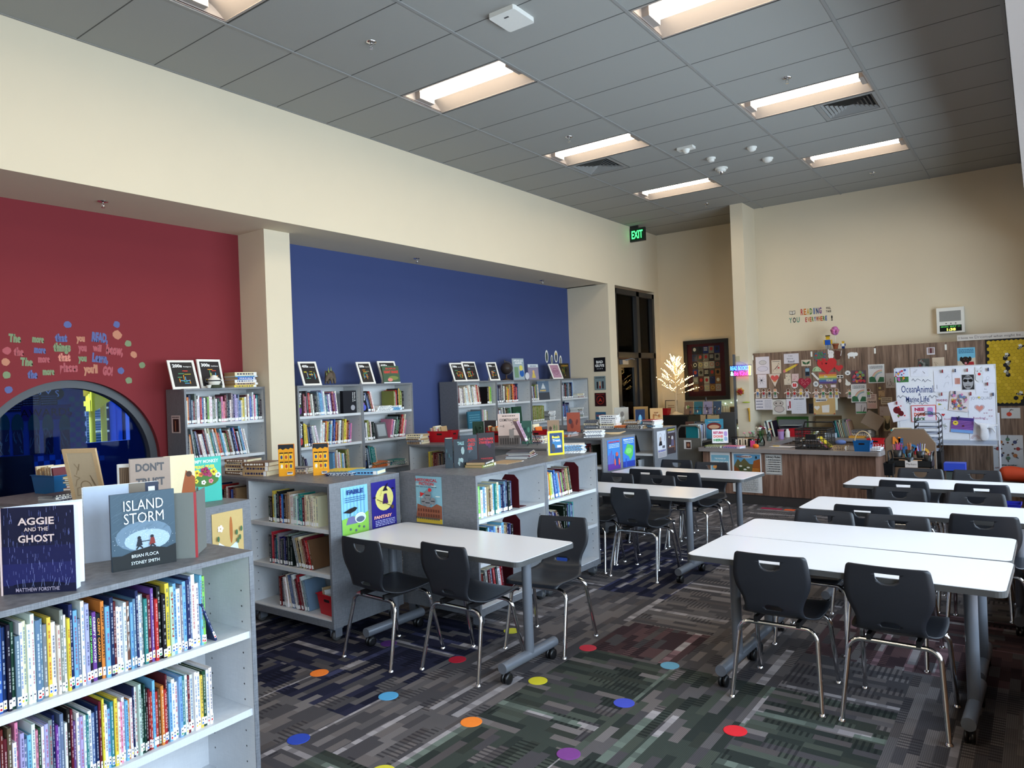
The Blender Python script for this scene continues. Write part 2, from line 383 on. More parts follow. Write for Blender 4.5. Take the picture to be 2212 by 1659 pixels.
# ceiling of 2 x 4 ft tiles, with the cells of lamps and air diffusers left open
T2 = .6096
XS = [0, 1.0825, 2.3017, 3.5209, 4.7401, 5.8306, 5.906]
LAMPS = [(1, j) for j in (-7, -3, 1, 5, 9, 13)] + [(3, j) for j in (-7, -3, 1, 5, 9, 13)]
VENTS = [(1, 10, 0), (3, 10, 1)]
M['tile'] = mat('ceiling_tile', (156, 156, 152), .9, noise=.05, scale=500, bump=.25, spec=.1)
M['grid'] = mat('ceiling_grid_paint', (140, 140, 138), .6, noise=.02)
M['joint'] = mat('ceiling_joint_shadow_gap', (78, 78, 76), .9, noise=.02)
g = G()
for i in range(6):
 for j in range(-8, 19):
  if (i, j) in LAMPS: continue
  x0, x1, y0, y1 = XS[i], XS[i + 1], j * T2, min((j + 1) * T2, 11.14 if i < 2 else 10.34)
  if y1 <= y0: continue
  for (vi, vj, side) in VENTS:
   if (i, j) == (vi, vj):
    if side: x1 -= T2
    else: x0 += T2
  g.box((x0, y0, CEIL), (x1, y1, CEIL + .02))
g.box((-1.0, -4.8, CEIL + .16), (7.3, 11.3, CEIL + .2))
g.build('ceiling', [M['tile']]); struct(bpy.data.objects['ceiling'])
g = G()
for x in XS[1:6]: g.box((x - .013, -4.8, CEIL - .007), (x + .013, 10.34 if x > 2.1 else 9.9, CEIL + .001))
g.box((0, -4.8, CEIL - .004), (.02, 9.9, CEIL + .001)); struct(g.build('ceiling_trim', [M['grid']]))
g = G()
for j in range(-7, 18):
 g.box((0, j * T2 - .004, CEIL - .0015), (5.88, j * T2 + .004, CEIL + .001))
struct(g.build('ceiling_joint_lines', [M['joint']]))
# west side: bulkhead over two alcoves, red and blue back walls, white pier, glazed corner
sbox('wall_bulkhead', (-1.1, -4.8, SOF), (0, 11.34, CEIL + .16), M['wall'])
WY, WZ, WR = .822, 1.173, .768
g = G(); NA = 72; ring = []
rect_pts = [(2.51, 0), (2.51, SOF), (-4.8, SOF), (-4.8, 0)]
angs = sorted({2 * math.pi * i / NA for i in range(NA)} | {math.atan2(z - WZ, y - WY) % (2 * math.pi) for y, z in rect_pts})
def edge_pt(a):
 c, s_ = math.cos(a), math.sin(a); t = 1e9
 if c > 1e-9: t = min(t, (2.51 - WY) / c)
 if c < -1e-9: t = min(t, (-4.8 - WY) / c)
 if s_ > 1e-9: t = min(t, (SOF - WZ) / s_)
 if s_ < -1e-9: t = min(t, (0 - WZ) / s_)
 return (WY + t * c, WZ + t * s_)
ci = [(WY + WR * math.cos(a), WZ + WR * math.sin(a)) for a in angs]; ou = [edge_pt(a) for a in angs]
n = len(angs); vs = []
for x in (RX, RX - .16):
 vs += [(x, *p) for p in ci] + [(x, *p) for p in ou]
fs = []
for i in range(n):
 j = (i + 1) % n
 fs += [(i, n + i, n + j, j), (2 * n + i, 2 * n + j, 3 * n + j, 3 * n + i), (i, j, 2 * n + j, 2 * n + i)]
g.add(vs, fs, (134, 40, 46)); struct(g.build('wall_red', [M['red']]))
sbox('wall_blue', (RX - .16, 2.51, 0), (RX, 9.1, SOF), M['blue'])
sbox('wall_pier', (RX, 2.507, 0), (-.37, 2.82, SOF), M['wall'])
sbox('wall_alcove_end', (RX, 9.09, 0), (0, 9.345, SOF), M['wall'])
sbox('wall_corner_pier', (-.16, 10.94, 0), (0, 11.14, SOF), M['wall'])
sbox('wall_recess', (-.2, 11.14, 0), (2.155, 11.3, CEIL), M['wall'])
sbox('wall_stub', (1.95, 9.745, 0), (2.155, 11.14, CEIL), M['wall'])
sbox('wall_north', (2.155, 10.34, 0), (7.3, 10.5, CEIL), M['wall'])
sbox('wall_south', (-4.2, -4.96, 0), (7.3, -4.8, CEIL + .16), M['wall'])
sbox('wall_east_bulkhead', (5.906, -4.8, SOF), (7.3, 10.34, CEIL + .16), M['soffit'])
# east wall with five tall windows
g = G().box((7.1, -4.8, 0), (7.26, 10.34, .78)).box((7.1, -4.8, 3.16), (7.26, 10.34, SOF))
ycs = (-3.2, -.6, 2.0, 4.6, 7.2); yy = -4.8
for yc in ycs: g.box((7.1, yy, .78), (7.26, yc - 1.1, 3.16)); yy = yc + 1.1
g.box((7.1, yy, .78), (7.26, 10.34, 3.16)); struct(g.build('wall_east', [M['wall']]))
M['pane'] = glass('clear_pane', (245, 250, 252), 0, .12)
for k, yc in enumerate(ycs):
 g = G()
 for a, b in (((7.12, yc - 1.1, .78), (7.18, yc - 1.05, 3.16)), ((7.12, yc + 1.05, .78), (7.18, yc + 1.1, 3.16)), ((7.12, yc - 1.1, .78), (7.18, yc + 1.1, .83)), ((7.12, yc - 1.1, 3.11), (7.18, yc + 1.1, 3.16)), ((7.12, yc - .025, .78), (7.18, yc + .025, 3.16))): g.box(a, b)
 fr = struct(g.build('window_%d' % (k + 2), [M['bronze']]))
 G().box((7.145, yc - 1.08, .8), (7.151, yc + 1.08, 3.14)).build('pane', [M['pane']], fr)
g = G().box((5.92, -4.7, 0), (6.55, 9.75, .42)); t = struct(g.build('window_bench', [M['maple']])); t['kind'] = 'thing'
tag(t, 'long pale maple window seat along the east windows', 'bench')
G().box((5.905, -4.72, .42), (6.57, 9.77, .45)).build('seat_board', [M['maple']], t)
for nm, a, b in (('baseboard_north', (4.9, 10.325, 0), (5.9, 10.34, .1)), ('baseboard_recess', (0, 11.125, 0), (1.95, 11.14, .1)), ('baseboard_blue', (RX, 2.82, 0), (RX + .012, 9.09, .1)), ('baseboard_red', (RX, -4.7, 0), (RX + .012, 2.5, .1)), ('baseboard_stub', (1.94, 9.733, 0), (2.165, 9.745, .1))):
 sbox(nm, a, b, M['base'])
# ---- round window in the red wall
g = G()
NA = 72
def ringmesh(g, r0, r1, x0, x1, mi=0):
 vs = []
 for x, r in ((x0, r0), (x0, r1), (x1, r1), (x1, r0)):
  vs += [(x, WY + r * math.cos(2 * math.pi * i / NA), WZ + r * math.sin(2 * math.pi * i / NA)) for i in range(NA)]
 fs = [(a * NA + i, a * NA + (i + 1) % NA, ((a + 1) % 4) * NA + (i + 1) % NA, ((a + 1) % 4) * NA + i) for a in range(4) for i in range(NA)]
 g.add(vs, fs, (40, 40, 44), mi)
ringmesh(g, .70, .768, RX - .155, RX - .05); rw = struct(g.build('window_1', [mat('grey_round_frame', (66, 68, 74), .5, noise=.03)]))
g = G(); vs = [(RX - .12, WY + .71 * math.cos(2 * math.pi * i / NA), WZ + .71 * math.sin(2 * math.pi * i / NA)) for i in range(NA)]
g.add(vs + [(x - .006, y, z) for x, y, z in vs], [tuple(range(NA)), tuple(range(NA, 2 * NA))[::-1]])
M['bluepane'] = glass('blue_film_pane', (196, 218, 255), 0, .1); g.build('window_pane', [M['bluepane']], rw)
# ---- what lies behind the round window: a blue-lit hallway and a playground beyond its far opening
hm = mat('hall_blue_lit_wall', (20, 62, 130), .8, noise=.1, scale=5)  # the hall's blue light is put into the wall colour
HX = -3.3
p0, p1 = at(179, 832, x=HX), at(281, 950, x=HX)
g = G()
g.box((HX - .1, -2.6, 0), (HX, p0.y, 3.0)).box((HX - .1, p1.y, 0), (HX, 4.4, 3.0)).box((HX - .1, p0.y, 0), (HX, p1.y, p1.z)).box((HX - .1, p0.y, p0.z + .5), (HX, p1.y, 3.0))
struct(g.build('wall_hall', [hm]))
sbox('wall_hall_side', (HX, 4.3, 0), (RX - .16, 4.4, 3.0), hm); sbox('wall_hall_end', (HX, -2.7, 0), (RX - .16, -2.6, 3.0), hm)
sbox('ceiling_hall', (HX - .1, -2.7, 3.0), (RX - .16, 4.4, 3.1), hm)
area('hall_fill_light', (-2.0, .8, 2.9), (0, 0, 0), 1.0, 3.0, 7, (.6, .8, 1.0))  # unseen bluish fill added to light the dim hall
def hp(u, v, d=.0): q = at(u, v, x=HX + .012 + d); return q
g = G(); S0 = hp(-40, 1010); S = Sheet(g, (HX + .004, 0, 0), (0, 1, 0), (0, 0, 1), 3, 3)
def hxy(u, v): q = hp(u, v); return q.y, q.z
rng = random.Random(4)
for ch, u, v in (('D', 69, 850), ('A', 86, 850), ('Y', 104.7, 850), ('S', 123.8, 850)):
 y, z = hxy(u, v); S.disc(y, z, .075, (8, 10, 22)); S.text(ch, y, z - .038, .11, (190, 205, 230))
for u, v in ((67, 870), (106, 870), (30, 868)):
 y, z = hxy(u, v); S.rect(y - .09, z - .11, y + .09, z + .10, (22, 22, 40)); S.marks(rng, y - .08, z - .1, y + .08, z + .09, 7, (70, 85, 120))
y, z = hxy(101, 891); S.rect(y - .26, z - .085, y + .26, z + .085, (14, 20, 92)); S.text('AWARDS', y, z - .045, .13, (6, 6, 14))
for u in (8, 38, 73, 103, 139):
 y, z = hxy(u, 925); S.disc(y, z + .03, .06, (20, 70, 70), .13); S.rect(y - .05, z - .30, y + .05, z - .02, (40, 40, 60)); S.scrib(rng, y - .05, z - .3, y + .05, z, 5, (70, 100, 110), .006)
y, z = hxy(168, 960)
for i in range(22):
 for k in range(3):
  if (i + k) % 2: S.rect(y - .09 + k * .06, z - .75 + i * .06, y - .03 + k * .06, z - .69 + i * .06, (20, 95, 120))
y, z = hxy(40, 1012)
for i in range(30):
 for k in range(2):
  if (i + k) % 2: S.rect(y - .9 + i * .06, z + k * .06, y - .84 + i * .06, z + .06 + k * .06, (40, 105, 190))
for u, v in ((20, 1035), (75, 1030)):
 y, z = hxy(u, v); S.disc(y, z, .11, (6, 26, 96)); S.disc(y, z - .16, .03, (6, 26, 96))
tag(g.build('hall_display', [M['print']]), 'dark bulletin display with letter discs and award ribbons behind round window', 'bulletin board')
# hall furniture seen through the glass
t = empty('office_chair', (-2.3, .75, 0), 1.0, 'black high-backed office chair in the dark hall behind round window', 'chair')
G().box((-.25, -.24, .42), (.25, .24, .5)).build('seat', [M['black']], t); G().prism([(-.24, .2), (.24, .2), (.24, .28), (-.24, .28)], .55, 1.22).build('backrest', [M['black']], t)
g = G().lathe([(.03, .08), (.03, .42)])
for i in range(5): g.tube([(0, 0, .1), (.28 * math.cos(i * 1.257), .28 * math.sin(i * 1.257), .05)], .02)
g.build('base', [M['black']], t)
t = empty('hall_table', (-2.2, 2.25, 0), 0, 'low blue table with papers behind the round window', 'table')
G().box((-.4, -.8, .70), (.4, .8, .73), (60, 110, 200)).build('tabletop', None, t); G().box((-.35, -.7, 0), (-.3, -.65, .7), (30, 40, 60)).box((.3, .65, 0), (.35, .7, .7), (30, 40, 60)).build('legs', None, t)
# playground
PX = -9.0
g = G().box((-16, -6, -.3), (HX - .1, 16, -.02), (150, 150, 130)); struct(g.build('ground', [mat('playground_ground', (150, 148, 128), .9, noise=.1, scale=2)]))
def pxy(u, v, x=PX): q = at(u, v, x=x); return q.y, q.z
g = G()
a, b = pxy(180, 872, -8), pxy(222, 850, -8)
for k in range(12):
 t0 = k / 12; y0 = a[0] + (b[0] - a[0]) * t0; y1 = a[0] + (b[0] - a[0]) * (t0 + 1 / 12)
 zz = lambda t: a[1] + (b[1] - a[1]) * (3 * t * t - 2 * t ** 3)
 for dx, hh in ((-.3, .28), (.3, .28), (0, .05)):
  g.box((-8 + dx - (.3 if dx == 0 else .03), y0, min(zz(t0), zz(t0 + 1 / 12)) - .14), (-8 + dx + (.3 if dx == 0 else .03), y1, zz(t0 + 1 / 12) + hh), (236, 208, 40))
t = empty('playground_slide', (0, 0, 0), 0, 'yellow playground slide seen outside through the round window', 'slide'); g.build('chute', None, t)
g = G()
for u in (199, 224): y, z = pxy(u, 905, -8); g.tube([(-8, y, -.02), (-8, y, b[1])], .05, (220, 200, 60))
g.build('support_post', None, t)
t = empty('climbing_frame', (0, 0, 0), 0, 'blue posts and ladder of a climbing frame outside round window', 'climbing frame')
for u, c in ((242, (30, 90, 200)), (255, (30, 90, 200)), (228, (30, 34, 60)), (270, (40, 50, 90))):
 y, z = pxy(u, 905, -8.5); G().tube([(-8.5, y, -.02), (-8.5, y, 2.6)], .07, c).build('post', None, t)
g = G()
for i in range(9): y, z = pxy(220, 905, -8.3); g.tube([(-8.3, y - .12, .3 + i * .22), (-8.3, y + .12, .3 + i * .22)], .02, (225, 225, 190))
g.build('ladder', None, t)
g = G()
for i in range(40): y = 3 + i * .33; g.box((-11.02, y, 0), (-11.0, y + .012, 2.4), (190, 196, 200)); g.box((-11.02, 3, .06 * i), (-11.0, 16, .06 * i + .01), (170, 176, 180))
tag(g.build('chain_fence', None), 'grey mesh fence beyond the playground slide', 'fence')
g = G().box((-13.5, 1, 0), (-13, 18, .6), (190, 195, 150)).box((-12.4, 1, 0), (-12.2, 18, .28), (60, 90, 200)).box((-15.2, 0, 0), (-14.8, 20, 4.5), (80, 110, 110))
struct(g.build('exterior_hedge', None))
s_ = bpy.data.lights.new('sun', 'SUN'); s_.energy = 4.0; s_.angle = R(.5); s_.color = (1, .95, .88)
so = bpy.data.objects.new('sun', s_); C.objects.link(so); so.rotation_euler = (R(40), R(-18), 0)   # high sun from behind the playground: reaches no window of the room
# ---- glazed corner: bronze frame, door leaf, sidelight, transoms
DZ = 3.40
g = G()
for a, b in (((-.13, 9.345, 0), (-.01, 9.41, DZ)), ((-.13, 10.86, 0), (-.01, 10.94, DZ)), ((-.13, 9.345, DZ - .09), (-.01, 10.94, DZ)), ((-.13, 10.19, 0), (-.01, 10.30, DZ)), ((-.13, 9.345, 2.17), (-.01, 10.94, 2.27)), ((-.13, 10.3, 0), (-.01, 10.86, .12))): g.box(a, b)
dw = struct(g.build('door_frame', [M['bronze']]))
for i, (y0, y1, z0, z1) in enumerate(((9.41, 10.19, 2.27, 3.31), (10.3, 10.86, 2.27, 3.31), (10.3, 10.86, .12, 2.17))): G().box((-.075, y0, z0), (-.069, y1, z1)).build('pane', [M['pane']], dw)
g = G().box((-.09, 9.43, .02), (-.04, 9.55, 2.16)).box((-.09, 10.06, .02), (-.04, 10.18, 2.16)).box((-.09, 9.55, .02), (-.04, 10.06, .25)).box((-.09, 9.55, 2.0), (-.04, 10.06, 2.16))
dl = struct(g.build('door_1', [M['bronze']])); G().box((-.068, 9.55, .25), (-.062, 10.06, 2.0)).build('door_pane', [M['pane']], dl)
G().box((-.04, 9.5, 2.05), (.02, 9.72, 2.13), mi=0).tube([(.0, 9.6, 2.12), (.1, 9.7, 2.15), (.02, 9.95, 2.14)], .012).build('door_closer', [M['silver']], dl)
G().tube([(-.04, 9.5, .9), (.02, 9.5, .9), (.02, 9.5, 1.3), (-.04, 9.5, 1.3)], .014).build('door_handle', [M['silver']], dl)
cm = mat('corridor_paint', (172, 150, 116), .8, noise=.04, scale=2)
g = G().box((-4.1, 9.0, 0), (-3.9, 13.4, SOF)).box((-3.9, 13.3, 0), (-.2, 13.4, SOF)); struct(g.build('wall_corridor', [cm]))
g = G().box((-3.9, 9.9, 0), (-3.86, 12.6, 2.9)).box((-2.4, 13.26, 0), (-1.5, 13.3, 2.9)); struct(g.build('wall_corridor_accent', [mat('corridor_terracotta', (142, 92, 66), .8, noise=.04, scale=2)]))
sbox('ceiling_corridor', (-4.1, 9.0, SOF), (-.2, 13.4, SOF + .1), M['soffit']); sbox('wall_corridor_near', (-4.1, 9.1, 0), (-.83, 9.3, SOF), cm)
area('corridor_fill_light', (-1.9, 11.2, 3.4), (0, 0, 0), 1.6, 1.2, 40, (1, .84, .62))  # unseen warm area light added so the corridor behind the glass is lit
g = G(); Sheet(g, at(1347, 862, x=-1.2), (0, 1, 0), (0, 0, 1), .28, .36, (232, 84, 34)); tag(g.build('orange_notice', None), 'plain orange paper sheet seen through the glass door', 'notice')
# ================================================================ ceiling fixtures
lens = emis('lamp_lens', (255, 238, 210), 9.5)
refl = mat('lamp_reflector', (158, 149, 143), .5, noise=.01)
def ceiling_light():
 t = empty('ceiling_light')
 L, W = 1.2192, .6096; g = G()
 for a, b in (((.012, .01, 0), (L - .012, .03, .01)), ((.012, W - .03, 0), (L - .012, W - .01, .01)), ((.012, .01, 0), (.03, W - .01, .01)), ((L - .03, .01, 0), (L - .012, W - .01, .01))): g.box(a, b)
 g.build('frame', [refl], t)
 for y0, y1 in ((.03, .20), (.41, W - .03)):
  n_ = 7; vs = []; up = y0 < .1
  for i in range(n_):
   q = i / (n_ - 1); y = y0 + (y1 - y0) * q; z = .095 * (math.sin(q * math.pi / 2) if up else math.cos(q * math.pi / 2))
   vs += [(.03, y, z + .003), (L - .03, y, z + .003)]
  g = G(); g.add(vs, [(2 * i, 2 * i + 1, 2 * i + 3, 2 * i + 2) for i in range(n_ - 1)], smooth=True); g.build('reflector', [refl], t)
 g = G()
 for x, xe in ((.03, .03), (L - .03, L - .09)):
  g = G().add([(x, .03, .003), (x, W - .03, .003), (x, W - .03, .11), (x, .03, .11)], [(0, 1, 2, 3)]); g.box((xe, .2, .02), (xe + .06, .41, .10)); g.build('end_cap', [refl], t)
 g = G(); n_ = 9; vs = []
 for i in range(n_):
  a = math.pi * i / (n_ - 1); y = .305 - .105 * math.cos(a); z = .085 - .05 * math.sin(a); vs += [(.09, y, z), (L - .09, y, z)]
 g.add(vs, [(2 * i, 2 * i + 1, 2 * i + 3, 2 * i + 2) for i in range(n_ - 1)], smooth=True)
 g.build('lens', [lens], t)
 g = G().box((.012, .01, .112), (L - .012, W - .01, .12)); g.build('housing', [refl], t)
 return t
cl = ceiling_light(); first = True
where = {(1, -7): 'over the room\'s south end on the red-wall side', (1, -3): 'behind the viewpoint on the red-wall side', (1, 1): 'nearest the red alcove, cut by the photo\'s top edge', (1, 5): 'above the white pier, second in the row by the bulkhead', (1, 9): 'touching a square air diffuser, near the bulkhead', (1, 13): 'nearest the exit sign',
  (3, -7): 'over the room\'s south end on the window side', (3, -3): 'behind the viewpoint on the window side', (3, 1): 'above the nearest tables, out of the photo', (3, 5): 'nearest the white access point, cut by the photo\'s top edge', (3, 9): 'touching the air diffuser on the window side', (3, 13): 'nearest the north wall on the window side'}
for i, j in LAMPS:
 o = cl if first else dup(cl, (0, 0, 0)); first = False
 o.location = (XS[i], j * T2, CEIL); tag(o, 'recessed ceiling light ' + where[(i, j)], 'ceiling light', 'recessed ceiling lights')
def air_diffuser(x, y, label):
 t = empty('air_diffuser', (x, y, CEIL), 0, label, 'air vent', 'square air diffusers'); W = T2
 g = G()
 def sq(a, z0, b, z1):
  c_ = W / 2; vs = [(c_ + sx * a, c_ + sy * a, z0) for sx, sy in ((-1, -1), (1, -1), (1, 1), (-1, 1))] + [(c_ + sx * b, c_ + sy * b, z1) for sx, sy in ((-1, -1), (1, -1), (1, 1), (-1, 1))]
  g.add(vs, [(i, (i + 1) % 4, 4 + (i + 1) % 4, 4 + i) for i in range(4)])
 sq(.297, 0, .25, 0); sq(.25, 0, .25, .03); g.build('frame', [M['grid']], t)
 for k in range(6):
  a = .245 - k * .038; g = G(); sq(a, .002, a - .03, .034); g.build('louvre', [M['grid']], t)
 G().box((.01, .01, .05), (W - .01, W - .01, .06)).build('duct_opening', [M['black']], t)
air_diffuser(XS[1], 10 * T2, 'square louvred air diffuser touching the lamp nearer the bulkhead')
air_diffuser(XS[4] - T2, 10 * T2, 'square louvred air diffuser touching the lamp on the window side')
def sprinkler(x, y, z, where_):
 t = empty('fire_sprinkler', (x, y, z), 0, 'small chrome fire sprinkler ' + where_, 'sprinkler', 'chrome fire sprinklers')
 G().lathe([(.042, 0), (.04, -.006), (.012, -.012)], n=16).build('escutcheon', [M['chrome']], t)
 G().tube([(0, 0, -.005), (0, 0, -.03)], .009).tube([(.011, 0, -.02), (.016, 0, -.035), (.006, 0, -.052)], .003, n=6).tube([(-.011, 0, -.02), (-.016, 0, -.035), (-.006, 0, -.052)], .003, n=6).build('frame_arms', [M['chrome']], t)
 G().lathe([(.016, -.052), (.016, -.055)], n=12).build('deflector', [M['chrome']], t)
for (x, y), w_ in zip(((1.693, 2.126), (1.702, 5.151), (4.125, 5.162), (4.144, 9.371), (1.698, 9.38)), ('in the ceiling above the blue alcove\'s near end', 'before the diffuser lamp near the bulkhead', 'in the ceiling before the window-side lamp with a diffuser', 'in the ceiling close to the north wall', 'in the ceiling before the wall stub')): sprinkler(x, y, CEIL, w_)
for (x, y), w_ in zip(((-.403, .954), (-.509, 4.896), (-.528, 7.849)), ('under the soffit of the red alcove', 'under the soffit over the blue alcove\'s middle', 'under the soffit over the blue alcove\'s far end')): sprinkler(x, y, SOF, w_)
# access point
p = at(1105, 35, z=CEIL); t = empty('access_point', (p.x, p.y, CEIL), 0, 'white flat rectangular wireless access point on the ceiling', 'access point')
G().prism([(-.11, -.14), (.11, -.14), (.12, -.12), (.12, .12), (.11, .14), (-.11, .14), (-.12, .12), (-.12, -.12)], -.035, 0, (225, 225, 225)).build('shell', [M['white']], t)
G().box((-.02, -.075, -.037), (.02, -.06, -.034), (120, 120, 120)).build('indicator', [M['rub']], t)
def detector(u, v, r, label, kind):
 p = at(u, v, z=CEIL); t = empty('ceiling_detector', (p.x, p.y, CEIL), 0, label, 'detector', 'detectors on the ceiling')
 if kind == 'box':
  G().box((-.10, -.05, -.03), (.10, .05, 0)).build('back_box', [M['white']], t); G().lathe([(.045, -.03), (.035, -.06), (.02, -.075)]).build('strobe_lens', [M['white']], t)
 else:
  G().lathe([(r, 0), (r, -.012), (r * .9, -.02)], n=24).build('base', [M['white']], t)
  G().lathe([(r * .85, -.02), (r * .8, -.035), (r * .45, -.05), (.01, -.052)] if kind == 'smoke' else [(r * .7, -.02), (r * .7, -.045), (.02, -.052)], n=24).build('cap', [M['white']], t)
  if kind == 'bell': G().lathe([(.03, -.05), (.025, -.075), (.01, -.082)]).build('sensor_bulb', [M['chrome']], t)
detector(1482, 318, .06, 'white box-shaped ceiling alarm with round lens, nearest the bulkhead lamps', 'box')
detector(1624, 318, .06, 'small white domed detector farthest out towards the window side of its group', 'smoke')
detector(1536, 341, .058, 'small flat white round detector between box alarm and large dome', 'flat')
detector(1658, 342, .07, 'white flared smoke detector nearest the window-side lamps', 'smoke')
detector(1558, 363, .085, 'largest white round ceiling detector, with a shiny bulb underneath', 'bell')
# exit sign: double face, standing out from the bulkhead near the corner
t = empty('exit_sign', (0, 10.02, 0), 0, 'black exit sign with green letters high by the corner', 'exit sign')
G().box((0.0, -.02, 4.28), (.30, .03, 4.52)).build('housing', [M['bronze']], t)
G().box((.0, -.01, 4.52), (.16, .02, CEIL)).build('bracket', [M['bronze']], t)
gr = emis('exit_green', (60, 235, 110), 1.6); g = G(); S = Sheet(g, (.02, -.021, 4.30), (1, 0, 0), (0, 0, 1), .26, .2); S.rect(0, 0, .26, .2, (25, 60, 40)); g.build('face', None, t)
g = G(); S = Sheet(g, (.02, -.0225, 4.30), (1, 0, 0), (0, 0, 1), .26, .2); S.text('EXIT', .13, .035, .2, (60, 240, 110), bold=.02, fit=.22); g.build('lettering', [gr], t)
# ================================================================ tables
def round_rect(x0, y0, x1, y1, r, n=5):
 p = []
 for cx, cy, a0 in ((x1 - r, y1 - r, 0), (x0 + r, y1 - r, 90), (x0 + r, y0 + r, 180), (x1 - r, y0 + r, 270)):
  for i in range(n + 1): a = R(a0 + 90 * i / n); p.append((cx + r * math.cos(a), cy + r * math.sin(a)))
 return p
def caster(parent, x, y, r=.034, name='caster', m=None, plate=True):
 m = m or M['black']
 g = G()
 for dx in (-.014, .014): g.lathe([(r * .55, -.009), (r, -.007), (r, .007), (r * .55, .009)], (x + dx, y, r), n=16, axis='x')
 g.box((x - .012, y - .012, r), (x + .012, y + .02, r * 2 + .01)); o = g.build(name, [m], parent); return o
def flip_table():
 t = empty('flip_top_table'); L, W, H = 1.524, .61, .745
 g = G(); pts = round_rect(-L / 2, -W / 2, L / 2, W / 2, .045)
 g.prism(pts, H - .031, H - .002, mi=1, smooth=False); pin = round_rect(-L / 2 + .004, -W / 2 + .004, L / 2 - .004, W / 2 - .004, .042)
 g.prism(pin, H - .004, H, mi=0); g.build('tabletop', [M['white_top'], M['rub']], t)
 for sx in (-1, 1):
  x = sx * (L / 2 - .17)
  g = G().tube([(x, 0, .11), (x, 0, H - .03)], .03, n=16); g.build('leg', [M['silver']], t)
  g = G().tube([(x, -W / 2 + .035, .10), (x, W / 2 - .035, .10)], .032, n=16); fo = g.build('foot', [M['silver']], t)
  for sy in (-1, 1): caster(fo, x, sy * (W / 2 - .075), .033)
  G().box((x - .04, -.2, H - .055), (x + .04, .2, H - .031)).build('mounting_plate', [M['black']], t)
 G().box((-L / 2 + .17, -.02, H - .07), (L / 2 - .17, .02, H - .035)).build('crossbar', [M['black']], t)
 return t
TB = [(2.815, 1.625, -1.3, 'white flip-top table against the fable and fantasy posters'),
 (2.845, 4.085, -1.5, 'white flip-top table beside the far bay of the historical fiction bookcase'),
 (2.86, 5.37, -3.6, 'white flip-top table by the space and mushroom posters, farthest on its side'),
 (5.078, 2.205, -1.4, 'nearest white flip-top table of the pair pushed together'),
 (5.078, 2.825, -.6, 'white flip-top table pushed against the back of the nearest one'),
 (5.235, 3.955, -1.2, 'single white flip-top table behind the pushed-together pair'),
 (5.27, 5.30, -2.0, 'last white flip-top table of the window side, before the whiteboard')]
t0 = flip_table()
for i, (x, y, a, lb) in enumerate(TB):
 o = t0 if i == 0 else dup(t0, (0, 0, 0)); o.location = (x, y, 0); o.rotation_euler[2] = R(a); tag(o, lb, 'table', 'white flip-top tables')
